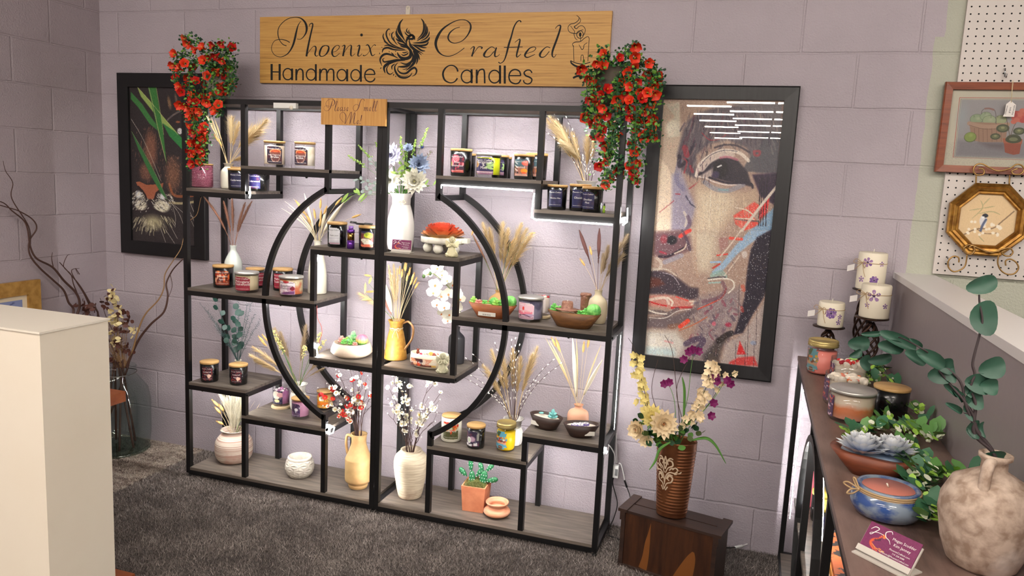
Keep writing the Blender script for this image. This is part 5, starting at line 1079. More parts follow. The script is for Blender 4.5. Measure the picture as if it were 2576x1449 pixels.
for i in range(500): a = (rnd.uniform(-1, 1) * .042, rnd.uniform(-1, 1) * .042, h - .018); hgt = .034 * (1 - (abs(a[0]) + abs(a[1])) / .1) + .01; mb.tube([a, (a[0] + rnd.uniform(-.01, .01), a[1] + rnd.uniform(-.01, .01), a[2] + hgt), (a[0] + rnd.uniform(-.02, .02), a[1] + rnd.uniform(-.02, .02), a[2] + hgt * .7)], .0006, 3)
mb.build('moss', MO, t)
def pad(x, z, w, hh, tilt, y=0):
    mb = MB(); mb.use(CG); d = Vector((math.sin(tilt), 0, math.cos(tilt))); s_ = Vector((math.cos(tilt), 0, -math.sin(tilt))); o = Vector((x, y, z)); n = 18; rows = []
    for f, th in ((.0, -.0075), (.6, -.0072), (.93, -.004), (1.0, 0), (.93, .004), (.6, .0072), (.0, .0075)):
        if f == 0: rows.append([mb.add([o + d * hh / 2 + Vector((0, th, 0))])]); continue
        k = mb.add([o + d * (hh / 2 + hh / 2 * f * math.cos(2 * PI * i / n)) + s_ * (w / 2 * f * math.sin(2 * PI * i / n) * (.82 + .18 * math.cos(2 * PI * i / n))) + Vector((0, th, 0)) for i in range(n)]); rows.append(list(range(k, k + n)))
    for a, b_ in zip(rows, rows[1:]):
        for i in range(n):
            j = (i + 1) % n
            if len(a) == 1: mb.face((a[0], b_[j], b_[i]))
            elif len(b_) == 1: mb.face((a[i], a[j], b_[0]))
            else: mb.face((a[i], a[j], b_[j], b_[i]))
    mb.use(WHITEB); q = int(hh / .0125)
    for i in range(q):
        for j in range(-2, 3):
            u, v_ = (j + .5 * (i % 2)) * .011, (i + .5) / q
            if abs(u) < w / 2 * math.sin(PI * v_) * .95: mb.ball(o + d * hh * v_ + s_ * u + Vector((0, -.0072, 0)), .0018, 5)
    mb.build('pad', None, t)
z0 = h - .02
for a in ((-.018, z0, .034, .075, -.05), (-.026, z0 + .07, .026, .062, -.05), (-.045, z0 + .045, .028, .05, -.75), (-.002, z0 + .048, .024, .052, .55), (.026, z0, .042, .085, .12), (.028, z0 + .075, .026, .045, -.4), (.042, z0 + .08, .026, .05, .7), (.045, z0 + .035, .03, .055, 1.25)): pad(*a, y=-.005)
# terracotta squat pot
c, r, h = fit(1216, 1285, 1250, 1311, ZG); t = empty('terracotta_pot', c, 'small squat ribbed terracotta pot with a flared rim', 'pot'); r *= .98
MB().lathe(smooth_prof([(r * .55, .0005), (r * .9, h * .14), (r, h * .32), (r * .86, h * .52), (r * .66, h * .64), (r * .66, h * .7), (r * .84, h * .9), (r * .86, h), (r * .78, h), (r * .6, h * .74), (r * .6, h * .5), (.001, h * .3)], 4), n=40, mod=lambda a, zz: 1 + (.012 * math.sin(zz * 900) if zz < h * .55 else 0)).build('body', mat('pale_terracotta', C(226, 150, 112), .8, col2=C(236, 178, 146), scale=14, stretch=(1, 1, 8)), t)
# red and white wire dropping to the LED end in front of the middle shelf
t = empty('led_wire', P(797, 790, y=-.29), 'thin red wire hanging beside the blush succulent bowl', 'wire'); o = t.location.copy()
MB().tube([Vector(q) for q in spl([tuple(P(x, y, y=-.29) - o) for x, y in ((797, 768), (799, 800), (808, 820), (810, 838), (806, 852), (802, 866))], 4)], .0012, 5).build('lead', mat('red_wire', C(230, 110, 100), .5), t)
MB().tube([P(801, 866, y=-.29) - o, P(793, 879, y=-.29) - o], .0042, 6).build('led_tip', LED, t)
# ================= SIGNS =================
def wood_mat(name, c1, c2, c3, st, sc=1.0, rough=.5):
    m = bpy.data.materials.new(name); m.use_nodes = True; N = m.node_tree.nodes; L = m.node_tree.links; b_ = N['Principled BSDF']; b_.inputs['Roughness'].default_value = rough
    tc = N.new('ShaderNodeTexCoord'); mp = N.new('ShaderNodeMapping'); mp.inputs['Scale'].default_value = st; L.new(tc.outputs['Object'], mp.inputs[0])
    n = N.new('ShaderNodeTexNoise'); n.inputs['Scale'].default_value = sc; n.inputs['Detail'].default_value = 9; n.inputs['Roughness'].default_value = .7; L.new(mp.outputs[0], n.inputs[0])
    r = N.new('ShaderNodeValToRGB'); e = r.color_ramp.elements; e[0].position = .3; e[0].color = c3; e[1].position = .68; e[1].color = c1; q = e.new(.44); q.color = c2; L.new(n.outputs[0], r.inputs[0]); L.new(r.outputs[0], b_.inputs['Base Color']); return m
t = empty('wooden_sign', (1.275, -.008, 2.03), 'long bamboo ply sign reading Phoenix Crafted Handmade Candles', 'sign'); SG = wood_mat('bamboo_ply', C(216, 170, 96), C(198, 148, 76), C(138, 96, 44), (3, 3, 130))
MB().bbox((-.829, -.007, -.149), (.838, .007, .151)).build('board', SG, t)
INK = mat('black_cut_letters', C(10, 10, 12), .75)
def PX(u, v, sc, ox, oy, Yp=-.0152): return P(ox + u / sc, oy + v / sc, y=Yp) - Vector((1.275, -.008, 2.03))
pa = lambda u, v: PX(u, v, 4.262, 620, 0); pb = lambda u, v: PX(u, v, 4.025, 1080, 0); pc = lambda u, v: PX(u, v, 8.05, 940, 30)
def circ(cx, cy, rx, ry, w, a0=0, a1=360, n=20): return [(cx + rx * math.cos(math.radians(a0 + (a1 - a0) * i / n)), cy + ry * math.sin(math.radians(a0 + (a1 - a0) * i / n)), w) for i in range(n + 1)]
def W_(mb, pl, strokes, k=1.0, sm=True):
    for s_ in strokes: stroke(mb, s_, pl, 6, k, sm)
P_ = [[(585, 225, 4), (555, 270, 10), (535, 340, 18), (520, 410, 22), (500, 480, 20), (470, 540, 14), (430, 585, 10), (370, 610, 7), (310, 595, 6), (275, 550, 6), (270, 500, 6), (300, 440, 6), (360, 422, 8), (420, 432, 9), (465, 455, 9)],
      [(430, 492, 9), (390, 475, 8), (355, 430, 8), (338, 370, 10), (345, 300, 8), (390, 240, 8), (450, 200, 8), (520, 185, 8), (580, 195, 12), (625, 235, 20), (645, 290, 24), (640, 345, 18), (615, 390, 10), (580, 420, 7), (540, 418, 6)]]
m = MB().use(INK); W_(m, pa, P_)
W_(m, pa, [[(672, 285, 6), (680, 260, 8), (705, 250, 12), (710, 275, 14), (695, 340, 16), (675, 430, 18), (655, 530, 20), (643, 605, 20)], [(650, 585, 6), (680, 540, 6), (715, 500, 6), (740, 500, 14), (745, 530, 16), (735, 580, 16), (750, 603, 8), (770, 590, 5)],
    [(850, 487, 8), (815, 500, 14), (790, 545, 20), (785, 590, 16), (810, 605, 8), (850, 585, 12), (878, 540, 20), (880, 500, 14), (850, 487, 8)],
    [(925, 560, 5), (965, 545, 6), (995, 510, 8), (990, 490, 8), (965, 488, 6), (930, 520, 14), (918, 565, 20), (930, 600, 14), (960, 603, 8), (1000, 570, 5)],
    [(1025, 500, 5), (1045, 485, 10), (1055, 495, 16), (1045, 545, 18), (1035, 602, 20)], [(1040, 580, 5), (1075, 520, 6), (1110, 485, 6), (1125, 495, 14), (1120, 545, 18), (1120, 590, 16), (1135, 600, 6), (1165, 575, 5)],
    [(1185, 500, 5), (1210, 485, 12), (1212, 510, 18), (1200, 560, 18), (1195, 595, 14), (1215, 600, 6), (1240, 575, 5)], circ(1234, 375, 7, 8, 15),
    [(1280, 490, 6), (1300, 480, 12), (1320, 510, 16), (1335, 570, 16), (1350, 598, 10), (1380, 580, 5)], [(1385, 490, 12), (1370, 480, 6), (1340, 510, 5), (1300, 575, 5), (1265, 598, 8), (1250, 590, 12)]])
W_(m, pb, [[(310, 275, 6), (260, 290, 8), (210, 330, 14), (190, 380, 16), (210, 420, 12), (260, 437, 8), (330, 415, 8), (385, 360, 12), (418, 290, 18), (410, 235, 14), (360, 202, 8), (290, 205, 8), (210, 240, 12), (130, 300, 20), (80, 380, 28), (65, 450, 26), (90, 520, 18), (140, 560, 10), (200, 570, 8), (260, 550, 7), (310, 520, 7), (355, 485, 7)],
    [(415, 500, 5), (440, 475, 8), (455, 480, 14), (445, 520, 14), (430, 572, 16)], [(435, 560, 5), (470, 510, 6), (500, 475, 8), (535, 480, 12), (525, 495, 12)],
    [(665, 490, 8), (630, 475, 8), (585, 505, 12), (555, 550, 22), (565, 575, 12), (610, 570, 8), (655, 520, 8)], [(680, 480, 14), (665, 530, 18), (665, 570, 14), (690, 570, 6), (712, 548, 5)],
    [(930, 225, 14), (915, 208, 10), (885, 225, 12), (855, 280, 14), (830, 370, 16), (805, 450, 20), (780, 550, 16), (755, 615, 10), (720, 640, 8), (700, 628, 12)], [(755, 480, 7), (850, 478, 8), (945, 475, 7)],
    [(865, 430, 5), (905, 400, 8), (918, 405, 14), (905, 470, 18), (885, 550, 16), (890, 578, 10), (930, 545, 5)],
    [(975, 545, 5), (1050, 520, 6), (1078, 490, 8), (1060, 475, 7), (1015, 490, 12), (975, 540, 20), (970, 570, 16), (1000, 580, 10), (1070, 550, 6)],
    [(1225, 485, 8), (1190, 475, 8), (1150, 505, 12), (1120, 550, 22), (1130, 578, 12), (1170, 572, 8), (1215, 520, 8)], [(1275, 290, 6), (1300, 262, 8), (1328, 260, 14), (1320, 310, 18), (1290, 400, 20), (1250, 510, 20), (1245, 565, 14), (1265, 578, 7), (1285, 550, 5)]])
def ln(x0, y0, x1, y1, w): return [(x0, y0, w), (x1, y1, w)]
HK = 1.22; W_(m, pa, [ln(270, 686, 270, 860, 19), ln(356, 686, 356, 860, 19), ln(270, 770, 356, 772, 11), circ(443, 795, 50, 60, 11), ln(489, 735, 489, 860, 18), ln(534, 740, 534, 862, 16), [(540, 800, 10), (548, 762, 11), (572, 740, 12), (598, 752, 13), (606, 790, 14), (606, 862, 14)],
    circ(692, 800, 50, 60, 11), ln(744, 688, 744, 866, 17), ln(789, 738, 787, 866, 16), [(795, 785, 10), (812, 748, 12), (842, 742, 13), (860, 766, 14), (862, 866, 14)], [(868, 785, 10), (886, 748, 12), (915, 742, 13), (934, 766, 14), (935, 868, 14)],
    circ(1022, 805, 50, 60, 11), ln(1080, 742, 1080, 872, 17), circ(1170, 807, 50, 60, 11), ln(1227, 696, 1227, 877, 17), ln(1268, 798, 1378, 798, 10), [(1378, 798, 12), (1362, 757, 12), (1322, 742, 12), (1282, 765, 12), (1268, 810, 12), (1282, 855, 12), (1322, 878, 12), (1360, 866, 12), (1378, 838, 12)]], HK)
W_(m, pb, [[(289, 725, 14), (275, 688, 12), (240, 664, 10), (192, 668, 10), (152, 705, 14), (138, 755, 16), (158, 812, 14), (210, 838, 10), (255, 828, 10), (285, 792, 13)], circ(380, 775, 56, 64, 11), ln(428, 702, 428, 842, 18), ln(480, 705, 480, 844, 16), [(487, 765, 10), (500, 720, 11), (532, 702, 12), (556, 722, 13), (561, 844, 14)],
    circ(660, 776, 56, 64, 11), ln(716, 662, 716, 847, 18), ln(764, 664, 764, 847, 18), ln(806, 766, 926, 766, 10), [(926, 766, 12), (912, 722, 12), (868, 704, 12), (824, 724, 12), (806, 775, 12), (822, 826, 12), (868, 848, 12), (906, 838, 12), (926, 806, 12)],
    [(1040, 738, 12), (1020, 712, 10), (985, 712, 11), (960, 736, 12), (975, 765, 13), (1010, 780, 13), (1038, 802, 12), (1028, 836, 11), (995, 850, 10), (962, 836, 10), (954, 812, 11)]], HK)
# the candle drawing
W_(m, pb, [[(1490, 155, 4), (1515, 175, 6), (1510, 205, 7), (1470, 235, 7), (1430, 245, 7), (1405, 275, 6), (1415, 320, 6), (1460, 338, 8), (1500, 335, 7), (1530, 310, 6), (1560, 300, 5)], [(1490, 155, 4), (1528, 190, 5), (1525, 225, 6), (1490, 255, 7), (1468, 272, 10), (1490, 290, 8), (1515, 268, 6), (1548, 260, 6), (1578, 292, 6), (1572, 340, 6), (1548, 362, 6)],
    [(1430, 262, 5), (1450, 290, 5), (1470, 318, 6), (1465, 350, 6), (1480, 390, 6), (1500, 405, 5)], circ(1526, 350, 34, 38, 7), circ(1528, 350, 4, 14, 16), ln(1530, 350, 1532, 420, 6),
    [(1460, 460, 6), (1462, 540, 6), (1465, 622, 6)], [(1458, 470, 6), (1450, 445, 6), (1478, 426, 8), (1530, 420, 7), (1570, 388, 7), (1603, 370, 6), (1618, 388, 6), (1616, 440, 6), (1605, 620, 6)], [(1515, 452, 5), (1530, 478, 6), (1546, 502, 7), (1562, 486, 7), (1568, 455, 6), (1600, 432, 5)],
    [(1535, 618, 6), (1538, 565, 6), (1550, 556, 6), (1558, 566, 6), (1562, 612, 6)], [(1432, 612, 10), (1440, 640, 16), (1490, 672, 20), (1560, 684, 20), (1620, 670, 16)], [(1432, 615, 8), (1490, 640, 9), (1560, 648, 9), (1630, 630, 9)], ln(1500, 690, 1502, 745, 16), [(1455, 790, 20), (1500, 770, 22), (1560, 772, 22), (1600, 790, 20)]])
# the bird emblem: tapered feathers
def tp(pts, w, k=.45): 
    n = len(pts) - 1; return [(x, y, max(1.5, w * math.sin(PI * min(1, .04 + .94 * i / n)) ** .8)) for i, (x, y) in enumerate(pts)]
BIRD = [([(595, 145), (530, 230), (520, 340), (570, 470), (640, 600)], 40), ([(500, 260), (490, 340), (520, 430), (590, 530)], 26), ([(465, 330), (470, 430), (530, 520), (620, 610)], 26), ([(445, 390), (470, 490), (560, 590), (660, 660)], 28),
 ([(450, 535), (500, 580), (600, 610), (680, 690)], 34), ([(480, 605), (540, 650), (640, 680), (720, 760)], 32), ([(530, 680), (600, 705), (680, 720), (740, 800)], 34), ([(640, 640), (700, 720), (750, 800), (740, 900), (660, 945), (560, 930), (500, 870), (480, 815)], 56),
 ([(960, 135), (1010, 210), (1020, 340), (980, 450), (880, 560)], 36), ([(1048, 230), (1062, 330), (1040, 430), (960, 530), (870, 590)], 34), ([(1085, 290), (1090, 390), (1050, 480), (970, 550)], 24), ([(1125, 390), (1115, 460), (1050, 540), (940, 590)], 26), ([(1135, 510), (1090, 580), (980, 620), (785, 630)], 40), ([(1110, 600), (1070, 660), (960, 680), (800, 660)], 34), ([(1075, 725), (1000, 720), (900, 690), (820, 670)], 26), ([(1045, 790), (970, 780), (880, 720), (760, 650)], 32),
 ([(830, 565), (815, 500), (760, 470), (700, 520), (660, 600), (680, 690)], 44), ([(750, 540), (720, 590), (760, 680), (850, 760), (940, 810), (1010, 850)], 26), ([(720, 600), (740, 700), (830, 770), (920, 830), (975, 880)], 24), ([(740, 700), (830, 790), (900, 870), (935, 980)], 34), ([(790, 800), (860, 870), (890, 960), (860, 1065)], 34), ([(800, 780), (840, 890), (830, 1000), (760, 1100), (650, 1190)], 48), ([(770, 800), (800, 900), (770, 1000), (660, 1060), (540, 1025)], 40), ([(560, 860), (610, 880), (680, 850), (705, 815)], 24), ([(575, 820), (630, 825), (700, 800)], 20),
 ([(760, 470), (700, 480), (650, 440), (630, 395)], 22), ([(770, 460), (690, 420), (665, 370), (690, 325)], 22), ([(760, 440), (710, 400), (720, 355)], 16), ([(720, 500), (680, 510), (650, 505)], 14), ([(812, 500), (828, 540), (832, 568)], 18), ([(690, 480), (760, 470), (815, 510), (780, 545), (730, 545), (700, 560)], 44),
 ([(640, 760), (480, 710), (340, 630), (265, 500), (260, 400), (310, 345), (335, 375)], 26), ([(205, 435), (190, 500), (230, 590), (300, 640)], 24), ([(200, 585), (260, 635), (400, 700), (520, 745)], 16), ([(410, 402), (365, 450), (380, 540), (440, 620)], 24), ([(425, 490), (405, 540), (440, 620), (490, 670)], 18), ([(340, 425), (320, 450), (330, 495)], 10),
 ([(210, 690), (290, 675), (420, 720), (640, 765)], 26), ([(170, 825), (200, 750), (290, 725), (420, 765), (680, 780)], 34), ([(500, 940), (380, 880), (260, 850), (170, 890), (130, 980), (170, 1095)], 38), ([(640, 975), (480, 965), (300, 1000), (210, 1010), (185, 960), (225, 935)], 26), ([(640, 980), (460, 985), (290, 1050), (210, 1130), (235, 1245)], 50), ([(310, 1075), (265, 1140), (280, 1230), (340, 1262), (405, 1215)], 24), ([(435, 1050), (370, 1100), (375, 1175)], 24),
 ([(490, 1030), (430, 1100), (440, 1200), (520, 1310), (640, 1335), (740, 1290), (780, 1225)], 34), ([(500, 1110), (490, 1180), (560, 1240), (660, 1240), (760, 1160), (830, 1130), (870, 1190), (840, 1270), (770, 1305)], 36), ([(490, 1110), (600, 1110), (700, 1090), (760, 1040)], 40), ([(490, 1270), (580, 1300), (660, 1300), (710, 1270)], 12), ([(580, 1160), (640, 1160), (690, 1120)], 14),
 ([(120, 820), (122, 860)], 14), ([(155, 715), (180, 720)], 12), ([(310, 790), (320, 820)], 14), ([(350, 820), (420, 885)], 22), ([(430, 800), (460, 800)], 14), ([(440, 850), (445, 875)], 12), ([(130, 1150), (160, 1125)], 18), ([(395, 1290), (412, 1260)], 20), ([(440, 1290), (455, 1320)], 16)]
for pts, w in BIRD: stroke(m, tp([(x, y) for x, y in spl(pts, 3)], w * 1.2), pc, 2)
m.build('lettering', None, t)
o = MB().use(mat('clear_hook_plastic', C(214, 206, 190), .3)).prism([(.010 * math.cos(a), -.004, .010 * math.sin(a) + .006) for a in [PI * i / 10 for i in range(11)]] + [(-.010, -.004, -.024), (.010, -.004, -.024)], (0, .004, 0)); o.use(INK).ball((-.003, -.004, .009), .0014, 6).ball((.003, -.004, .009), .0014, 6).ball((0, -.004, .003), .0014, 6)
o = o.build('wall_hook', None, None, loc=P(1027, 24, y=0)); tag(o, 'small pale adhesive hook above the long sign', 'hook')
# small sign
SO = Vector((1.124, -.322, 1.731)); t = empty('small_sign', SO, 'small bamboo sign reading Please Smell Me!', 'sign'); SG2 = wood_mat('bamboo_ply_upright', C(222, 172, 100), C(204, 148, 78), C(150, 98, 50), (110, 3, 3))
MB().bbox((-.15, -.008, -.054), (.1485, .004, .054)).build('board', SG2, t)
pp = lambda u, v: P(620 + u / 4.262, v / 4.262, y=SO.y - .0088) - SO; m = MB().use(mat('maroon_letters', C(66, 20, 50), .45))
def af(strokes, x0, y0, sx, sy, bx, by, k): return [[(x0 + (x - bx) * sx, y0 + (y - by) * sy, w * k) for x, y, w in s_] for s_ in strokes]
W_(m, pp, af(P_, 830, 1062, .31, .30, 268, 185, .36))
el = [[(0, 40, 2), (8, 30, 2.5), (14, 8, 2.5), (8, 2, 3), (0, 14, 4), (-3, 32, 5), (3, 42, 3.5), (14, 34, 2)]]
for x in (978, 1078): W_(m, pp, af(el, x, 1148, 1, 1, 0, 0, 1))
W_(m, pp, [[(945, 1175, 2), (962, 1130, 3), (974, 1092, 4), (966, 1086, 4), (955, 1130, 5), (948, 1182, 5), (956, 1190, 3), (970, 1178, 2)], [(1030, 1152, 3), (1015, 1150, 3), (1005, 1172, 5), (1010, 1190, 4), (1026, 1172, 3)], [(1032, 1150, 4), (1026, 1180, 5), (1034, 1190, 3), (1044, 1180, 2)], [(1062, 1152, 3), (1050, 1152, 3), (1056, 1172, 5), (1052, 1188, 4), (1042, 1188, 3)],
    [(1268, 1082, 4), (1255, 1062, 4), (1235, 1066, 4), (1218, 1095, 6), (1206, 1140, 7), (1190, 1175, 5), (1165, 1192, 4), (1146, 1172, 3), (1150, 1138, 3), (1175, 1120, 3), (1200, 1128, 3), (1208, 1142, 3)]])
W_(m, pp, [[(1258, 1160, 2), (1268, 1150, 4), (1262, 1190, 5)], [(1264, 1175, 2), (1282, 1150, 3), (1284, 1160, 4), (1278, 1190, 5)], [(1280, 1175, 2), (1298, 1150, 3), (1300, 1162, 4), (1296, 1188, 4), (1308, 1182, 2)]]); W_(m, pp, af(el, 1322, 1148, 1, 1, 0, 0, 1))
for x in (1350, 1378): W_(m, pp, [[(x, 1178, 2), (x + 16, 1130, 3), (x + 28, 1090, 4), (x + 20, 1086, 4), (x + 8, 1132, 5), (x + 2, 1184, 5), (x + 10, 1192, 3), (x + 24, 1180, 2)]])
W_(m, pp, [[(1042, 1312, 3), (1010, 1275, 3), (1004, 1232, 3), (1022, 1206, 3), (1046, 1208, 4), (1066, 1240, 6), (1062, 1290, 5), (1056, 1330, 4)], [(1056, 1330, 3), (1085, 1270, 3), (1112, 1215, 4), (1126, 1206, 5), (1118, 1270, 6), (1108, 1330, 4)], [(1108, 1330, 3), (1130, 1270, 3), (1152, 1218, 4), (1164, 1212, 5), (1154, 1275, 7), (1150, 1318, 5), (1160, 1328, 3), (1174, 1316, 2)], [(1236, 1234, 8), (1228, 1275, 6), (1222, 1304, 3)], circ(1217, 1324, 2, 2, 5)]); W_(m, pp, af(el, 1188, 1288, 1.2, 1, 0, 0, 1))
m.build('lettering', None, t)
# ================= PICTURES =================
def frame(name, X0, X1, Z0, Z1, w, m, label_, cat='picture', d=.03, y=0, art=None, mat_w=0, inner=None):
    o = Vector(((X0 + X1) / 2, y - d, (Z0 + Z1) / 2)); t = empty(name, o, label_, cat); hx, hz = (X1 - X0) / 2, (Z1 - Z0) / 2; mb = MB().use(m)
    q = [(-hx, -hz), (hx, -hz), (hx, hz), (-hx, hz)]; i_ = [(-hx + w, -hz + w), (hx - w, -hz + w), (hx - w, hz - w), (-hx + w, hz - w)]
    for k in range(4):      # four mitred mouldings
        j = (k + 1) % 4; a, b, c, e = q[k], q[j], i_[j], i_[k]
        v = mb.add([(a[0], d - .002, a[1]), (b[0], d - .002, b[1]), (a[0], .003, a[1]), (b[0], .003, b[1]), (a[0] * .985, 0, a[1] * .99), (b[0] * .985, 0, b[1] * .99), (c[0], .002, c[1]), (e[0], .002, e[1]), (c[0], .014, c[1]), (e[0], .014, e[1])])
        mb.face((v, v + 1, v + 3, v + 2), False); mb.face((v + 2, v + 3, v + 5, v + 4), False); mb.face((v + 4, v + 5, v + 6, v + 7), False); mb.face((v + 7, v + 6, v + 8, v + 9), False)
    mb.build('frame', m, t); MB().bbox((-hx + .004, .016, -hz + .004), (hx - .004, d - .001, hz - .004)).build('backing', mat('backing_board', C(60, 54, 50), .9), t)
    return t, o
FB = wood_mat('black_stained_frame', C(30, 29, 32), C(20, 19, 22), C(10, 10, 12), (60, 4, 4), rough=.35)
def panel(A, t, o, x0, x1, z0, z1, y=.0145, m=PRINT, nm='print'): return A.build(nm, lambda u, v: (x0 + (x1 - x0) * u - o.x, y, z1 + (z0 - z1) * v - o.z), m, t)
def tr(ox, oy, sc, Y):
    def f(pts):
        r = []
        for p in pts: q = P(ox + p[0] / sc, oy + p[1] / sc, y=Y); r.append((q.x, -q.z))
        return r
    return f
# tiger behind the leaves
t, o = frame('tiger_picture', -.394, .137, 1.010, 1.921, .068, mat('black_frame', C(12, 12, 15), .4), 'black framed tiger picture behind the shelf, green blades across its muzzle')
A = Art(-.328, .071, -1.855, -1.076, 190, 370, (46, 40, 42)); T = tr(300, 190, 3.218, -.02); s_ = .0016 / 3.218 * 1.05
ES = .3
def E(u, v, ru, rv, col, a=1, rot=0, soft=None): (x, y), = T([(u, v)]); A.ell(x, y, ru * s_, rv * s_, col, a, rot, soft or ES)
def H(u, v, du, dv, w, col, a=.8): A.line(T([(u, v), (u + du, v + dv)]), w * s_, col, a, .8, False)
def Ln(pts, w, col, a=1, taper=0): A.line(T(pts), w * s_, col, a, taper)
E(250, 600, 90, 230, (122, 82, 68), .95, 0, .5); E(430, 800, 120, 200, (116, 82, 66), .85, 0, .6); E(210, 780, 100, 120, (112, 78, 66), .85, 0, .6); E(400, 220, 26, 80, (130, 104, 76), .8, -.2, .5); E(455, 190, 18, 70, (104, 90, 80), .6, -.2); Ln([(385, 360), (430, 320), (500, 280)], 16, (120, 116, 116), .7)
E(485, 450, 34, 34, (220, 222, 226)); E(470, 375, 30, 12, (150, 90, 60), .8); A.speck(.20, (166, 120, 92), .55, (A.c[:, 0] > 80)); A.speck(.14, (40, 28, 28), .6, (A.c[:, 0] > 80))
Ln([(400, 880), (440, 970), (560, 975), (640, 960)], 26, (160, 92, 54), .8); Ln([(400, 1030), (500, 1035), (620, 1020)], 22, (214, 200, 150), .7); Ln([(400, 1000), (500, 1000), (600, 990)], 12, (40, 30, 30), .8)
E(150, 965, 46, 50, (210, 214, 218), .9, 0, .5); E(345, 980, 46, 42, (214, 218, 222), .9, 0, .5); E(170, 1050, 86, 60, (206, 200, 178), .9); E(340, 1060, 110, 66, (208, 202, 178), .9); E(270, 1190, 160, 96, (168, 160, 128), .85, 0, .6)
for i in range(150): a = rnd.uniform(.2, PI - .2); q = rnd.uniform(.4, 1.1); u, v = 265 + 170 * math.cos(a) * q, 1120 + 130 * math.sin(a) * q; Ln([(u, v), (u + 22 * math.cos(a), v + 34)], 4, rnd.choice([(220, 212, 170), (226, 220, 190), (90, 84, 76), (150, 140, 110)]), .8)
for i in range(240):
    q = rnd.random(); a = rnd.uniform(0, 2 * PI); k = math.sqrt(rnd.random()); lf_ = q < .5; cu, cv_ = (165, 990) if lf_ else (345, 1010); u, v = cu + (72 if lf_ else 95) * k * math.cos(a), cv_ + 62 * k * math.sin(a); H(u, v, (-1 if lf_ else 1) * rnd.uniform(6, 24), rnd.uniform(4, 22), rnd.uniform(4, 8), rnd.choice([(236, 238, 238), (226, 220, 200), (206, 200, 180)]) if v < 985 or rnd.random() < .7 else (60, 52, 50))
for i in range(200): u, v = rnd.gauss(250, 60), rnd.uniform(400, 860); H(u, v, rnd.uniform(-8, 8), rnd.uniform(14, 34), 4, rnd.choice([(150, 104, 84), (176, 130, 104), (70, 48, 42), (130, 88, 70)]), .7)
for i in range(160): u, v = rnd.gauss(430, 50), rnd.uniform(640, 960); H(u, v, rnd.uniform(-12, 12), rnd.uniform(10, 28), 4, rnd.choice([(150, 104, 84), (176, 130, 104), (64, 46, 42)]), .7)
for i in range(60): u = rnd.choice([rnd.uniform(110, 235), rnd.uniform(270, 430)]); v = rnd.uniform(1010, 1090); Ln([(u, v), (u + rnd.uniform(6, 20) * (1 if u > 250 else -1), v + 16)], 5, rnd.choice([(50, 44, 44), (236, 232, 220)]), .8)
A.poly(T([(130, 862), (160, 858), (215, 885), (325, 880), (352, 868), (345, 905), (290, 945), (275, 995), (245, 1008), (212, 985), (190, 930), (140, 890)]), (160, 94, 68)); Ln([(150, 900), (200, 960), (215, 1000)], 20, (40, 26, 28)); Ln([(345, 915), (300, 950), (285, 1000)], 20, (40, 26, 28)); Ln([(245, 1000), (248, 1070), (190, 1095), (120, 1095)], 12, (46, 34, 38)); Ln([(248, 1070), (330, 1110), (400, 1140)], 14, (46, 34, 38))
for p in ([(430, 1050), (480, 1120), (515, 1210)], [(440, 1050), (500, 1100), (560, 1160)], [(430, 1070), (450, 1150), (445, 1230)], [(330, 1240), (370, 1350)], [(370, 1250), (450, 1370)], [(400, 1200), (465, 1320)], [(560, 1010), (610, 1130)], [(560, 1090), (620, 1220)], [(580, 1180), (630, 1290)], [(540, 1120), (600, 1150)], [(90, 350), (180, 500), (270, 700), (330, 850)]): Ln(p, 4, (206, 202, 190), .8)
for pts, c_ in (([(88, 130), (180, 230), (240, 320), (300, 400), (305, 445), (240, 390), (150, 260), (88, 190)], (60, 120, 62)), ([(138, 88), (240, 200), (330, 310), (470, 470), (470, 500), (340, 385), (250, 270), (170, 170)], (150, 176, 96)), ([(345, 385), (470, 470), (620, 640), (640, 700), (505, 600), (400, 490)], (50, 124, 66)), ([(224, 84), (292, 84), (312, 220), (345, 400), (370, 640), (378, 715), (350, 600), (300, 420), (262, 250)], (58, 120, 58)), ([(94, 452), (180, 600), (250, 730), (310, 840), (385, 1008), (330, 950), (240, 790), (150, 600)], (54, 112, 60))):
    A.poly(T(pts), c_, 1, .002)
Ln([(232, 88), (275, 270), (320, 480), (372, 690)], 5, (206, 200, 140), .8); Ln([(292, 88), (320, 250), (355, 480)], 4, (206, 200, 140), .7); Ln([(140, 90), (280, 250), (470, 480)], 4, (226, 220, 150), .7); Ln([(94, 452), (250, 720), (385, 1008)], 4, (150, 170, 120), .7)
A.noise(7); panel(A, t, o, -.328, .071, 1.076, 1.855)
# painted half face under glass
t, o = frame('portrait_picture', 2.293, 2.856, .735, 1.891, .054, FB, 'black framed glazed painting of half a face above the crate', 'painting', d=.034)
x0, x1, z0, z1 = 2.343, 2.806, .786, 1.840
A = Art(x0, x1, -z1, -z0, 230, 520, (176, 150, 136)); Ta = tr(1620, 240, 4.261, -.02); Tb = tr(1600, 580, 4.139, -.02)
def use(T_, sc): global T, s_; T = T_; s_ = .00158 / sc
SOFT = .003
def Py(pts, col, a=1, soft=None): A.poly(T(pts), col, a, soft or SOFT)
use(Ta, 4.261)
Py([(100, 60), (400, 60), (390, 900), (300, 1449), (60, 1449)], (214, 194, 172), .8, .01); Py([(230, 100), (380, 70), (385, 440), (250, 450), (330, 220)], (214, 208, 190), .8); Py([(380, 60), (900, 60), (700, 170), (480, 260), (400, 300)], (176, 150, 134), .9); Py([(150, 640), (250, 760), (310, 900), (300, 1449), (90, 1449)], (236, 216, 192), .8); E(300, 350, 70, 110, (226, 216, 196), .8)
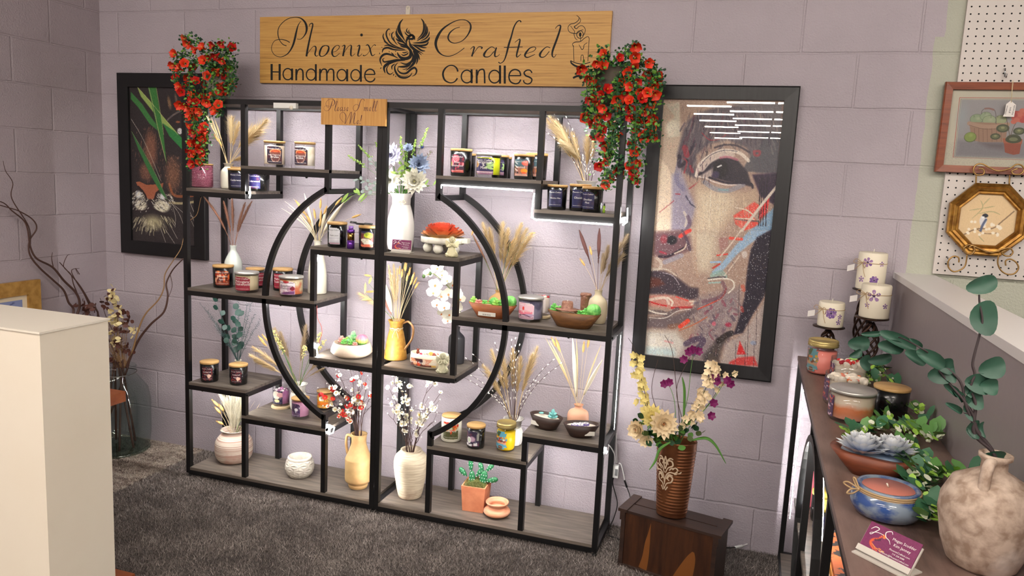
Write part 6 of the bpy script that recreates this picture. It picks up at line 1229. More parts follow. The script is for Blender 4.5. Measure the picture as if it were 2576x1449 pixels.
Py([(480, 260), (600, 180), (780, 130), (1100, 100), (1480, 90), (1450, 860), (1200, 830), (1100, 560), (900, 480), (700, 520), (560, 640), (560, 900), (400, 800), (350, 640), (430, 350)], (104, 96, 104), .95, .006); Py([(900, 80), (1480, 80), (1460, 400), (1290, 415), (1180, 230), (1040, 130)], (128, 124, 126), .7)
Py([(1290, 420), (1450, 410), (1430, 830), (1050, 815), (1110, 700), (1240, 560)], (88, 88, 96), .9)
for i in range(60): u, v = rnd.uniform(400, 900), rnd.uniform(180, 700); Ln([(u, v), (u - rnd.uniform(10, 60), v + rnd.uniform(60, 160))], rnd.uniform(8, 22), rnd.choice([(66, 58, 76), (130, 118, 120), (84, 80, 100), (160, 146, 140), (50, 44, 60), (110, 60, 76)]), .5)
for i in range(40): u, v = rnd.uniform(900, 1440), rnd.uniform(120, 560); Ln([(u, v), (u + rnd.uniform(-30, 60), v + rnd.uniform(40, 120))], rnd.uniform(8, 20), rnd.choice([(90, 88, 96), (150, 142, 140), (70, 64, 80)]), .4)
Py([(300, 850), (400, 800), (470, 1000), (560, 1200), (480, 1449), (290, 1449), (300, 1000)], (158, 152, 176), .85, .008); Ln([(380, 700), (350, 900), (420, 1000)], 50, (120, 118, 150), .6); Ln([(450, 1080), (500, 1160), (555, 1200)], 16, (70, 70, 90), .8); Ln([(380, 650), (380, 760), (460, 700)], 40, (46, 40, 54), .7)
for p, w in (([(440, 560), (460, 640)], 60), ([(430, 830), (460, 720), (430, 680)], 16), ([(485, 1000), (540, 960), (590, 920)], 14), ([(500, 760), (520, 820)], 30), ([(340, 1055), (385, 1060)], 14), ([(620, 400), (700, 475), (800, 470), (880, 420)], 10), ([(1180, 600), (1240, 600), (1230, 640), (1190, 640), (1180, 600)], 26), ([(320, 1130), (170, 1250)], 10)): Ln(p, w, (176, 60, 72), .7)
Py([(560, 900), (700, 960), (900, 1010), (1060, 1040), (1200, 1000), (1230, 1180), (1000, 1260), (860, 1449), (540, 1449), (560, 1200)], (196, 172, 150), .9, .01); Py([(580, 1020), (860, 1030), (980, 1120), (900, 1290), (760, 1449), (570, 1449)], (226, 210, 184), .85, .02); Ln([(720, 980), (700, 1449)], 10, (240, 230, 210), .7); Ln([(810, 1060), (800, 1449)], 8, (236, 226, 204), .6)
Py([(560, 860), (620, 800), (700, 730), (850, 650), (1000, 690), (1110, 820), (1160, 980), (1000, 940), (880, 925), (740, 880), (640, 860)], (52, 46, 60), 1, .004); Py([(600, 860), (700, 800), (750, 770), (740, 850), (700, 890), (640, 880)], (198, 180, 172), .9, .004)
E(820, 790, 90, 110, (30, 27, 38), 1); E(770, 850, 50, 50, (70, 60, 90), .6); Ln([(790, 768), (828, 750)], 14, (240, 240, 240), 1); Ln([(560, 860), (600, 740), (700, 650), (800, 600), (900, 590), (1030, 620), (1120, 700)], 34, (228, 216, 204)); Ln([(620, 790), (700, 700), (820, 640), (940, 640)], 60, (216, 200, 190), .85); Ln([(820, 670), (900, 660), (1000, 690)], 26, (190, 110, 130), .7)
Ln([(600, 760), (700, 650), (850, 590), (1000, 600)], 8, (70, 60, 76), .8); Ln([(760, 560), (860, 530), (1000, 540), (1130, 610)], 20, (56, 52, 66), .7); Ln([(570, 870), (660, 885), (760, 930), (900, 960), (1040, 950)], 14, (226, 214, 206)); Ln([(650, 930), (760, 1000), (900, 1020), (1060, 960)], 50, (150, 152, 168), .7); Ln([(800, 1010), (900, 1015)], 20, (130, 176, 186), .7); Ln([(700, 880), (900, 940), (1130, 940), (1165, 990)], 22, (48, 42, 60), .9)
Py([(1160, 850), (1460, 830), (1440, 1200), (1250, 1080)], (48, 30, 62), .95, .004); Py([(960, 1290), (1180, 1140), (1240, 1180), (1170, 1300), (1240, 1390), (1080, 1449), (980, 1380)], (236, 88, 76), .95); Py([(1240, 1180), (1350, 1080), (1320, 1260), (1235, 1340)], (226, 60, 60), .95); Ln([(980, 1200), (1100, 1230), (1180, 1290)], 14, (228, 214, 196)); Ln([(980, 1320), (1080, 1340), (1220, 1350)], 18, (120, 100, 100), .9); Ln([(980, 1315), (1080, 1322), (1180, 1330)], 12, (232, 220, 200))
Py([(1420, 1180), (1400, 1449), (1130, 1449), (1230, 1380), (1330, 1260)], (134, 172, 204), .95)
for u in (1245, 1265, 1290, 1320): Ln([(u, 880), (u - 8, 1150), (u - 15, 1400)], 9, (30, 20, 40), .9)
Ln([(1420, 980), (1240, 1200), (1050, 1449)], 28, (222, 210, 198)); Ln([(430, 1250), (460, 1330), (440, 1400)], 26, (214, 204, 190), .8); Ln([(470, 1300), (490, 1380), (450, 1449)], 40, (110, 90, 110), .7)
use(Tb, 4.139)
Py([(560, 0), (850, 0), (830, 240), (760, 430), (650, 420), (600, 200)], (220, 208, 184), .8, .02); Ln([(620, 0), (610, 300), (640, 480)], 30, (186, 156, 136), .6)
Py([(190, 20), (450, 0), (560, 60), (580, 200), (430, 260), (300, 300), (180, 250)], (112, 82, 92), .85, .01); E(370, 100, 66, 56, (34, 34, 44)); E(290, 90, 50, 60, (150, 70, 80), .6); Ln([(460, 60), (520, 20), (560, 0)], 40, (226, 84, 76)); Ln([(240, 270), (330, 270), (430, 220), (500, 180)], 26, (54, 40, 56), .9); Ln([(530, 120), (500, 190), (400, 240)], 12, (220, 204, 186)); Ln([(250, 220), (310, 240)], 22, (176, 56, 76), .8); Ln([(480, 0), (540, 130), (560, 200)], 30, (80, 70, 90), .6)
Ln([(220, 290), (260, 340), (240, 400), (170, 400)], 30, (210, 198, 184), .8); Ln([(300, 330), (400, 290), (470, 260)], 50, (158, 158, 178), .7)
Py([(100, 420), (200, 415), (300, 425), (430, 490), (560, 590), (650, 600), (650, 700), (560, 725), (400, 670), (100, 660)], (70, 60, 72), .95, .006); Py([(120, 480), (250, 500), (300, 560), (140, 600)], (112, 60, 48), .8, .006); Ln([(280, 440), (380, 470), (450, 560)], 8, (170, 160, 170)); Ln([(120, 415), (220, 408), (320, 405), (420, 470)], 14, (210, 198, 184), .8)
Py([(100, 680), (300, 665), (450, 700), (620, 735), (600, 800), (430, 835), (300, 800), (100, 780)], (206, 140, 128), .95, .006); Ln([(140, 720), (300, 700), (340, 760)], 30, (232, 216, 202), .9); Ln([(330, 700), (380, 740), (370, 780)], 20, (236, 222, 206)); Ln([(140, 740), (240, 770), (320, 785)], 16, (206, 50, 50)); Ln([(370, 805), (470, 800), (580, 800)], 20, (200, 56, 60)); Ln([(560, 740), (620, 740), (580, 770)], 20, (230, 218, 200), .9); Ln([(420, 690), (540, 730)], 14, (232, 90, 80))
Ln([(120, 850), (250, 850), (330, 870), (430, 820)], 50, (110, 96, 100), .8); Ln([(130, 830), (220, 860), (320, 870)], 16, (232, 224, 214)); Py([(100, 910), (380, 880), (600, 800), (720, 750), (560, 960), (300, 1020), (100, 1020)], (108, 96, 102), .85, .01); Ln([(130, 905), (250, 915), (330, 900), (430, 840), (560, 820)], 8, (226, 218, 210)); Py([(330, 980), (460, 960), (400, 1030), (330, 1030)], (140, 100, 80), .7)
Py([(90, 1040), (420, 1050), (520, 1180), (480, 1320), (90, 1300)], (214, 210, 202), .9, .012); Py([(90, 1210), (400, 1230), (420, 1320), (90, 1300)], (180, 206, 210), .7, .01); Ln([(300, 1150), (380, 1170)], 20, (216, 150, 150), .7)
Py([(660, 700), (1080, 600), (1100, 900), (900, 1150), (700, 1380), (450, 1340), (520, 1180), (620, 1100), (640, 900)], (146, 132, 138), .85, .02)
for i in range(90): u, v = rnd.uniform(560, 1130), rnd.uniform(700, 1180); Ln([(u, v), (u + rnd.uniform(-40, 40), v + rnd.uniform(10, 60))], rnd.uniform(10, 34), rnd.choice([(96, 80, 100), (170, 150, 146), (120, 112, 122), (70, 60, 84), (150, 66, 90), (190, 176, 170)]), .45)
Ln([(520, 1180), (620, 1130), (700, 1150), (600, 1280)], 60, (76, 62, 92), .7); Py([(700, 1300), (860, 1120), (1000, 1060), (900, 1200), (860, 1360), (700, 1360)], (66, 62, 66), .85, .01); Ln([(860, 1150), (940, 1090), (990, 1070)], 60, (34, 28, 36), .8)
Py([(880, 1400), (930, 1180), (1120, 1080), (1360, 700), (1330, 1449)], (186, 172, 168), .95, .006)
Py([(1300, 0), (1400, 0), (1340, 30), (1200, 130), (1050, 250), (900, 420), (800, 470), (790, 430), (900, 330), (1040, 150), (1180, 0)], (158, 190, 218), .95, .003); Ln([(800, 470), (880, 440), (920, 480)], 60, (150, 190, 180), .7); Ln([(780, 330), (880, 325)], 20, (160, 190, 220)); Ln([(800, 390), (870, 350)], 18, (206, 80, 72)); Ln([(845, 258), (950, 245)], 16, (226, 76, 64)); Ln([(980, 80), (1100, 90)], 30, (236, 90, 76)); Ln([(1090, 0), (980, 150), (880, 270)], 14, (220, 208, 196)); Py([(860, 80), (960, 60), (960, 160), (880, 230)], (170, 120, 120), .6)
Ln([(750, 500), (850, 485), (930, 485)], 14, (96, 92, 96)); Ln([(750, 515), (900, 500), (1000, 520), (1020, 590), (960, 650)], 14, (236, 230, 220)); Ln([(760, 545), (880, 540)], 16, (160, 200, 196), .9); Ln([(940, 600), (900, 690), (800, 750), (640, 820)], 14, (216, 84, 60), .9); Ln([(900, 540), (930, 620), (860, 700), (700, 740)], 40, (120, 84, 100), .6); Ln([(740, 900), (600, 980), (450, 1040)], 12, (206, 110, 70), .8); Ln([(920, 470), (1000, 370), (1080, 260)], 12, (226, 214, 200), .8); E(1130, 250, 34, 46, (216, 206, 200), .8)
Py([(1430, -20), (1260, 70), (1195, 200), (1160, 400), (1130, 700), (1080, 900), (1015, 1085), (1110, 1065), (1200, 900), (1330, 690), (1400, 500)], (36, 31, 52), .97, .004); A.speck(.05, (120, 90, 60), .6, (A.X > 2.70) & (A.Y > -1.25) & (A.Y < -1.13)); Ln([(1110, 580), (1120, 620)], 40, (214, 100, 80), .7); Ln([(1100, 800), (1110, 840)], 30, (196, 80, 70), .7)
Ln([(460, 1000), (540, 940)], 46, (232, 84, 62)); Py([(1080, 1150), (1112, 1220), (1145, 1290), (1050, 1290)], (222, 44, 50)); Py([(970, 1370), (1060, 1320), (1230, 1310), (1270, 1410), (970, 1400)], (222, 66, 66), .9, .004); E(960, 980, 40, 30, (176, 60, 90), .7); E(810, 970, 26, 30, (214, 110, 130), .7); E(1220, 1170, 40, 30, (160, 170, 196), .8)
for u, v0 in ((1170, 920), (1260, 780), (1075, 560), (1040, 1180), (1140, 1160), (1230, 1180)): Ln([(u, v0), (u - 12, v0 + 420)], 6, (70, 56, 66), .7)
use(Ta, 4.261)
for i in range(260): u, v = rnd.uniform(380, 1420), rnd.uniform(100, 900); dk = (u < 760 and v > 200) or v < 500; H(u, v, rnd.uniform(-26, 10) if u < 800 else rnd.uniform(-8, 30), rnd.uniform(30, 110), rnd.uniform(5, 13), rnd.choice([(58, 50, 68), (90, 82, 96), (44, 38, 52), (150, 138, 134), (190, 172, 156), (110, 60, 80)]), .5 if dk else .12)
for i in range(150): u, v = rnd.uniform(560, 1150), rnd.uniform(1040, 1449); H(u, v, rnd.uniform(-3, 3), rnd.uniform(40, 160), rnd.uniform(4, 10), rnd.choice([(236, 224, 200), (206, 184, 156), (180, 150, 132), (228, 210, 180)]), .35)
use(Tb, 4.139)
for i in range(240): u, v = rnd.uniform(140, 1200), rnd.uniform(200, 1330); H(u, v, rnd.uniform(-14, 30), rnd.uniform(-20, 70), rnd.uniform(4, 12), rnd.choice([(70, 58, 74), (196, 176, 156), (226, 214, 200), (120, 104, 110), (170, 80, 80), (90, 80, 110)]), .28)
A.c = (A.c - 138) * 1.16 + 138; A.speck(.16, (226, 210, 190), .35, (A.c.sum(1) > 400)); A.speck(.10, (120, 96, 96), .4); A.speck(.02, (250, 250, 250), .8, A.Y > -1.45); A.noise(8); panel(A, t, o, x0, x1, z0, z1)
GZ = glass('picture_glazing', (.96, .96, .96, 1), .0, .28)
MB().poly([(x0 - o.x, .0105, z0 - o.z), (x1 - o.x, .0105, z0 - o.z), (x1 - o.x, .0105, z1 - o.z), (x0 - o.x, .0105, z1 - o.z)]).build('glazing', GZ, t)
# pegboard with its pictures
t = empty('pegboard', (3.99, -.009, 1.83), 'white perforated pegboard on the pale green wall', 'pegboard'); mb = MB().use(mat('white_hardboard', C(214, 206, 200), .5)).bbox((-.606, -.006, -.611), (.606, .0085, .62)); mb.use(mat('peg_hole', C(10, 10, 10), .9))
for i in range(12):
    for j in range(47): mb.disc((-.592 + i * .0254, -.0064, -.597 + j * .0254), .0031, 8, (0, -1, 0))
mb.build('board', None, t)
FW = wood_mat('red_brown_frame', C(150, 78, 42), C(126, 60, 32), C(84, 36, 20), (5, 5, 60), rough=.35)
X0, X1, Z0, Z1 = 3.343, 3.80, 1.592, 1.911; t, o = frame('apple_basket_picture', X0, X1, Z0, Z1, .026, FW, 'wood framed print of green apples in a basket beside a geranium', d=.022, y=-.018); o_ = o
A = Art(X0 + .026, X1 - .026, -Z1 + .026, -Z0 - .026, 420, 290, (232, 226, 204)); use(tr(2360, 180, 5.574, -.045), 5.574); s_ = .00132 / 5.574
SOFT = .0005; ES = .08
Py([(318, 352), (1500, 362), (1500, 1250), (222, 1200)], (206, 110, 96)); Py([(326, 360), (1500, 368), (1500, 1245), (232, 1196)], (232, 226, 204)); Py([(338, 374), (1500, 380), (1500, 1225), (246, 1188)], (130, 130, 120)); Py([(345, 380), (1500, 386), (1500, 1220), (252, 1184)], (240, 236, 214)); Py([(350, 386), (1500, 392), (1500, 1216), (260, 1180)], (182, 178, 180), 1)
E(360, 620, 110, 300, (186, 196, 200), .7, 0, .9); Py([(300, 960), (1500, 980), (1500, 1216), (262, 1182)], (150, 146, 152), .8, .01); Py([(600, 990), (960, 1000), (940, 1090), (740, 1060)], (112, 96, 100), .6, .01); A.speck(.1, (120, 118, 124), .4, A.Y > -1.70)
for u, v, r_, c_ in ((560, 660, 92, (168, 188, 150)), (690, 620, 80, (174, 192, 156)), (900, 670, 84, (186, 196, 150)), (740, 680, 94, (184, 198, 160))): E(u, v, r_, r_ * .85, (110, 130, 100)); E(u, v, r_ * .95, r_ * .8, c_); E(u + 20, v - 10, r_ * .5, r_ * .4, (206, 214, 180), .7, 0, .8)
for u, v in ((527, 610), (680, 565), (860, 618), (765, 620)): Ln([(u, v), (u - 2, v + 24)], 5, (70, 60, 50))
Py([(455, 700), (1000, 720), (970, 985), (640, 985), (490, 960)], (186, 150, 128)); Ln([(458, 720), (640, 762), (830, 765), (1000, 735)], 60, (202, 168, 144)); Ln([(458, 745), (640, 795), (830, 798), (990, 770)], 5, (120, 90, 80))
for u in (530, 590, 650, 710, 775, 840, 905): Ln([(u, 790), (u + 4, 980)], 5, (130, 96, 84), .9)
Ln([(628, 590), (640, 540), (690, 510), (790, 515), (830, 580), (835, 730)], 8, (120, 110, 110)); Ln([(680, 512), (740, 510), (800, 528)], 24, (170, 130, 120)); E(470, 915, 86, 78, (96, 110, 60)); E(470, 912, 80, 72, (156, 176, 96)); E(480, 890, 40, 40, (190, 204, 120), .7, 0, .8)
for u, v, r_ in ((930, 790, 90), (825, 905, 70), (1160, 830, 80), (1080, 940, 100)): E(u, v, r_, r_ * .7, (92, 98, 76)); E(u, v, r_ * .7, r_ * .45, (130, 136, 100), .8); E(u, v - 8, r_ * .3, r_ * .2, (176, 176, 130), .8)
Py([(940, 940), (1200, 960), (1165, 1150), (1080, 1165), (960, 1130)], (176, 96, 76)); Py([(930, 930), (1210, 945), (1200, 1010), (940, 1000)], (196, 116, 90)); E(1080, 950, 110, 56, (88, 94, 70)); E(1080, 945, 60, 30, (140, 146, 110)); Ln([(1030, 910), (1010, 800), (985, 660)], 7, (110, 90, 70)); Ln([(1035, 910), (1080, 780), (1130, 690)], 7, (110, 90, 70))
for i in range(34): E(rnd.uniform(1080, 1400), rnd.uniform(540, 700), 40, 34, rnd.choice([(226, 110, 96), (214, 90, 84), (232, 130, 110)]), .9)
SOFT = .003; ES = .3
A.noise(3); panel(A, t, o, X0 + .026, X1 - .026, Z0 + .026, Z1 - .026); MB().bbox((X0 + .02 - o.x, .0108, Z0 + .02 - o.z), (X1 - .02 - o.x, .0112, Z1 - .02 - o.z)).build('glazing', GZ, t)
# paper tag on its string
q0 = P(2548, 205, y=-.046); TO = P(2540, 275, y=-.046); e = empty('paper_tag', TO, 'white paper tag hanging over the geranium print', 'tag'); f = lambda x, y: P(x, y, y=-.046) - TO
mb = MB().use(mat('tag_paper', C(236, 230, 224), .7)); mb.prism([f(2527, 286), (f(2523, 292)), f(2523, 293), f(2551, 294), f(2556, 264), f(2543, 253), f(2531, 262)], (0, .0008, 0)); mb.build('card', None, e)
MB().tube([f(2549, 203), f(2544, 258)], .0008, 4).tube([f(2547, 203), f(2543, 258)], .0006, 4).build('string', TWINE, e); m = MB().use(DRK)
for i, s2 in enumerate(('cinnamon', 'grapes', 'mercantile')): p_ = f(2533 + i * 9, 277); text(m, s2, lambda x, y: (x, -.0006, y), p_.x, p_.z, .008, rot=PI / 2 - .1)
m.build('lettering', None, e)
# hooks
MET = mat('zinc_hook', C(170, 172, 176), .25, metal=1)
for px, py, lb in ((2526, 182, 'zinc peg hook holding the apple picture'), (2382, 655, 'zinc peg hook near the foot of the pegboard')):
    q = P(px, py, y=-.0165); e = MB().tube([(0, .001, .012), (0, -.008, .012), (0, -.010, 0), (.001, -.010, -.016), (.003, -.022, -.020), (.003, -.024, -.008)], .0022, 7).build('peg_hook', MET, None, loc=q); tag(e, lb, 'hook')
# octagonal bird picture on a gold wire hanger
OC = Vector((3.533, -.045, 1.429)); t = empty('octagonal_picture', OC, 'gold octagonal frame with a small bird on a blossom branch', 'picture'); GO = mat('antique_gold', C(178, 132, 60), .35, metal=.7, col2=C(130, 88, 36), scale=40)
def octo(r, y): return [(r * math.cos(PI / 8 + i * PI / 4) * .985, y, r * math.sin(PI / 8 + i * PI / 4)) for i in range(8)]
mb = MB().use(GO); mb.s = False; rs = [mb.add(octo(r, y)) for r, y in ((.140, .020), (.140, .002), (.134, -.004), (.126, -.001), (.121, -.006), (.112, -.004), (.108, .002), (.102, .000), (.098, .006), (.098, .012))]
for a, b in zip(rs, rs[1:]):
    for i in range(8): mb.face((a + i, a + (i + 1) % 8, b + (i + 1) % 8, b + i), False)
mb.face([rs[0] + i for i in range(8)], False); mb.build('frame', GO, t)
A = Art(-.1, .1, -.1, .1, 110, 110, (226, 196, 150)); A.ell(0, 0, .1, .1, (236, 208, 164), .5, 0, .9); A.line([(-.07, .06), (-.03, .035), (.02, .03), (.05, 0), (.08, -.035)], .004, (130, 100, 76)); A.line([(-.03, .035), (0, .05), (.04, .045)], .003, (150, 120, 90))
for p in ([(-.05, .0), (-.02, -.04), (-.03, -.07)], [(-.02, -.04), (.02, -.05)], [(-.03, -.02), (.01, -.03), (.04, -.02)], [(-.06, -.03), (-.02, -.04)], [(-.02, -.05), (.0, -.08)], [(-.02, .06), (0, .08)]): A.line(p, .004, (176, 166, 120), .8, .8)
for _ in range(26): A.ell(rnd.uniform(-.06, .05), rnd.uniform(.01, .055), .005, .005, (246, 234, 214), .9)
A.ell(-.012, .004, .012, .022, (226, 224, 226)); A.ell(-.008, -.014, .010, .008, (40, 44, 56)); A.line([(-.004, .0), (-.012, .02), (-.016, .04)], .008, (90, 100, 130)); A.ell(-.014, -.008, .005, .004, (240, 240, 240)); A.noise(3)
A.build('print', lambda u, v: ((u - .5) * .2, .0125, (.5 - v) * .2), PRINT, t, mask=lambda u, v: max(abs(u - .5), abs(v - .5), (abs(u - .5) + abs(v - .5)) * .7071) < .49)
e = empty('wire_hanger', (3.53, -.03, 1.43), 'gold scrolled wire hanger carrying the octagonal picture', 'wire hanger'); O = Vector((3.53, -.03, 1.43)); WR = mat('gold_wire', C(176, 140, 88), .3, metal=.9); mb = MB()
def wire(pts, Y=-.058): mb.tube([Vector(q) for q in spl([tuple(P(x, y, y=Y) - O) for x, y in pts], 6)], .0028, 7)
wire([(2462, 424), (2474, 426), (2474, 438), (2458, 440), (2449, 430), (2454, 416), (2470, 412), (2490, 422), (2512, 430), (2540, 424), (2556, 414), (2570, 416), (2576, 428), (2566, 438), (2550, 438), (2546, 430), (2560, 424)]); wire([(2456, 440), (2455, 465)], -.03); wire([(2540, 438), (2539, 465)], -.03)
wire([(2437, 622), (2448, 618), (2452, 630), (2442, 640), (2430, 636), (2426, 624), (2436, 616), (2452, 620), (2480, 632), (2500, 634), (2524, 626), (2540, 624), (2548, 634), (2540, 644), (2526, 642), (2520, 634), (2530, 630)])
wire([(2412, 660), (2411, 648), (2398, 645), (2386, 656), (2386, 672), (2398, 683), (2414, 680), (2428, 668), (2433, 640)]); wire([(2530, 668), (2530, 656), (2542, 652), (2556, 660), (2562, 674), (2552, 688), (2534, 690), (2518, 680), (2510, 662), (2512, 642)])
mb.build('wire', WR, e)
# gold framed picture on the left wall
t = empty('gold_framed_picture', (WX + .012, -.66, .70), 'wide gold framed blue print on the side wall behind the white pedestal', 'picture'); GF = mat('gold_leaf_frame', C(182, 140, 70), .45, col2=C(150, 108, 44), scale=30)
mb = MB().use(GF)
for a, b in (((0, -.235, .14), (.022, .235, .205)), ((0, -.235, -.205), (.022, .235, -.14)), ((0, .17, -.14), (.022, .235, .14)), ((0, -.235, -.14), (.022, -.17, .14))): mb.bbox(a, b)
mb.build('frame', GF, t); MB().bbox((0, -.17, -.14), (.010, .17, .14)).build('mount', mat('cream_mount', C(232, 216, 186), .7), t)
A = Art(0, 1, 0, 1, 60, 50, (134, 144, 186))
for _ in range(24): x, y = rnd.random(), rnd.random(); A.line([(x, y), (x + rnd.uniform(-.1, .1), y + .06), (x + rnd.uniform(-.1, .1), y + .1)], .02, (60, 70, 120))
A.build('print', lambda u, v: (.0106, -.145 + .29 * u, .118 - .236 * v), PRINT, t)
# =============== CABLES by the crate ===============
WC = mat('white_cable', C(232, 232, 230), .4); BC = mat('black_cable', C(14, 14, 15), .4)
t = empty('power_adapter', P(1548, 1185, y=-.03), 'white LED driver box hanging by its cables beside the shelf', 'power adapter'); O = t.location.copy()
def cable(pts, m_, r=.0022, nm='cable'): MB().tube([Vector(q) for q in spl([tuple(P(x, y, y=Y) - O) for x, y, Y in pts], 6)], r, 6).build(nm, m_, t)
MB().box((0, 0, 0), (.028, .018, .055)).build('housing', mat('adapter_white', C(236, 236, 234), .35), t); MB().box((.006, -.0095, -.002), (.012, .001, .03)).build('sticker', mat('grey_sticker', C(120, 120, 122), .6), t)
cable([(1521, 1118, -.24), (1532, 1120, -.2), (1545, 1140, -.1), (1549, 1165, -.03)], WC); cable([(1550, 1090, -.02), (1551, 1130, -.02), (1552, 1165, -.03)], WC, .0018); cable([(1556, 1166, -.03), (1562, 1168, -.03), (1568, 1190, -.03), (1571, 1208, -.03)], WC); cable([(1571, 1208, -.03), (1577, 1226, -.03)], BC, .0045, 'plug'); cable([(1577, 1226, -.03), (1583, 1242, -.035), (1586, 1256, -.05)], BC)
cable([(1543, 1202, -.03), (1542, 1220, -.03), (1553, 1265, -.02), (1545, 1300, -.03), (1534, 1326, -.05), (1530, 1345, -.12), (1545, 1352, -.12), (1562, 1358, -.14)], BC)
t = empty('power_lead', P(1880, 1370, z=.01), 'black and white lead on the carpet between the crate and the side shelf', 'cable'); O = t.location.copy()
def fl(pts, m_, r=.0024, nm='cable'): MB().tube([Vector(q) for q in spl([tuple(P(x, y, z=z) - O) for x, y, z in pts], 6)], r, 6).build(nm, m_, t)
fl([(1806, 1377, .02), (1830, 1378, .02), (1850, 1377, .022)], BC); fl([(1850, 1377, .022), (1868, 1373, .024)], WC, .006, 'connector'); fl([(1868, 1373, .024), (1885, 1366, .03), (1905, 1352, .05), (1925, 1338, .07), (1950, 1318, .10), (1968, 1308, .12)], WC); fl([(1804, 1392, .02), (1812, 1396, .02), (1816, 1390, .02), (1812, 1382, .02), (1806, 1381, .02)], BC)
t = empty('wall_bracket', P(1052, 369, y=-.002), 'white anti-tip strap and screw fixing the shelf to the wall', 'bracket'); O = t.location.copy(); MB().bbox((-.02, -.004, -.006), (.018, 0, .006)).build('strap', mat('adapter_white', C(236, 236, 234), .35), t); MB().ball((.022, -.006, 0), .008, 8).build('anchor_cap', mat('blue_cap', C(40, 60, 120), .4), t)
# ================= PETUNIA BASKETS, CRATE AND COPPER VASE =================
PR = [mat('petunia_red', C(226, 44, 26), .5, col2=C(238, 74, 36), scale=60), mat('petunia_deep', C(200, 26, 22), .5)]
def petunia(k):
    mb = MB(); mb.use(PR[k % 2]); n = 20; rows = []
    for j, (r, z) in enumerate(((.0028, -.026), (.0042, -.016), (.009, -.006), (.0165, .0), (.0205, .002 + .001 * k))):
        rows.append(mb.add([(r * (1 + (.10 * math.cos(5 * 2 * PI * i / n) if j > 2 else 0)) * math.cos(2 * PI * i / n), r * (1 + (.10 * math.cos(5 * 2 * PI * i / n) if j > 2 else 0)) * math.sin(2 * PI * i / n), z + (.0022 * math.sin(10 * 2 * PI * i / n + k) * (j - 2) if j > 2 else 0)) for i in range(n)]))
    for a, b in zip(rows, rows[1:]):
        for i in range(n): mb.face((a + i, a + (i + 1) % n, b + (i + 1) % n, b + i))
    mb.use(mat('yellow_throat', C(236, 170, 60), .6))
    for i in range(5): a = 2 * PI * i / 5; mb.tube([(0, 0, -.016), (.003 * math.cos(a), .003 * math.sin(a), .002)], .0007, 4)
    o = mb.build('petunia', None); me = o.data; bpy.data.objects.remove(o); return me
PET = [petunia(k) for k in range(3)]
LF = [mat('petunia_leaf', C(40, 92, 44), .5), mat('petunia_leaf_light', C(104, 156, 58), .5), mat('petunia_leaf_dark', C(24, 64, 40), .5)]
def basket(cx, cy, R, H, flowers, vines, label_, potm, yf):
    z = 1.776; t = empty('hanging_petunias', (cx, cy, z), label_, 'flower basket'); O = Vector((cx, cy, z))
    MB().lathe([(0, .0005), (R * .78, .0005), (R * .82, .01), (R, H), (R * .95, H), (R * .9, H * .8), (0, H * .78)], n=32).build('pot', potm, t)
    mb = MB().use(mat('vine_stem', C(52, 96, 46), .6)); leaf_c = []
    for vn in vines:
        p = [Vector(q) for q in spl([(0, 0, H)] + [tuple(P(x, y, y=Y) - O) for x, y, Y in vn], 8)]; mb.tube(p, .0014, 4, .001); leaf_c += p
    mb.build('vine', None, t); ctr = []
    for px, py, s_ in flowers:
        Y = yf(px, py); q = P(px, py, y=Y) - O; d = Vector((rnd.uniform(-.7, .7), -1, rnd.uniform(-1.1, .35))).normalized()
        place(PET[rnd.randint(0, 2)], 'petunia', t, q, d, s_ * rnd.uniform(.9, 1.1)); ctr.append(q)
    lf = MB()
    for c_, n_, sp in [(q, 17, .019) for q in ctr] + [(q, 6, .013) for q in leaf_c]:
        for _ in range(n_):
            p = c_ + Vector((max(-1.5, min(1.5, rnd.gauss(0, 1))) * sp, rnd.gauss(.019, sp * .45), max(-1.5, min(1.5, rnd.gauss(0, 1))) * sp)); lf.use(rnd.choice(LF)); d = Vector((rnd.uniform(-1, 1), rnd.uniform(-1, .3), rnd.uniform(-.8, .8))); lf.leaf(p, d, (0, -1, .5), rnd.uniform(.011, .018), rnd.uniform(.009, .013), .3, 3)
    lf.build('foliage', None, t); return t
fr = [(335, 62, 1.15), (162, 95, 1), (325, 160, 1.15), (48, 180, 1), (405, 145, 1), (165, 155, 1), (127, 150, .9), (205, 200, 1), (330, 115, 1), (252, 115, .8), (290, 198, .9), (262, 245, .9), (345, 248, .9), (450, 210, 1), (455, 240, 1), (118, 262, 1), (85, 230, .8), (188, 280, .9), (148, 312, .8), (90, 345, 1), (278, 308, .9), (420, 245, .9), (360, 300, .9), (440, 315, 1.1), (410, 355, 1.1), (238, 343, 1.2), (110, 330, .8), (130, 360, .9), (305, 395, 1.2), (235, 383, .9), (160, 385, .9), (380, 400, 1), (425, 440, 1), (68, 432, 1.1), (137, 435, .9), (182, 425, .9), (300, 435, .8), (345, 450, 1), (380, 462, .9), (415, 478, 1.1), (110, 465, .9), (155, 495, 1), (210, 473, 1.15), (340, 510, 1), (380, 532, 1.1), (427, 535, .9), (148, 535, .9), (245, 535, .9), (110, 535, .7), (175, 580, 1.2), (312, 570, .8), (185, 620, 1.15), (330, 612, 1), (140, 690, 1), (178, 670, .8), (345, 672, .8), (300, 685, .9), (245, 717, 1.1), (320, 715, 1), (205, 755, 1), (175, 785, .9), (328, 758, 1.1), (370, 330, .9), (395, 300, .9), (300, 270, .8), (430, 275, .9), (395, 205, .9), (300, 340, .9)]
fr = [(1440 + u / 2.1, 90 + v / 2.1, s_) for u, v, s_ in fr]
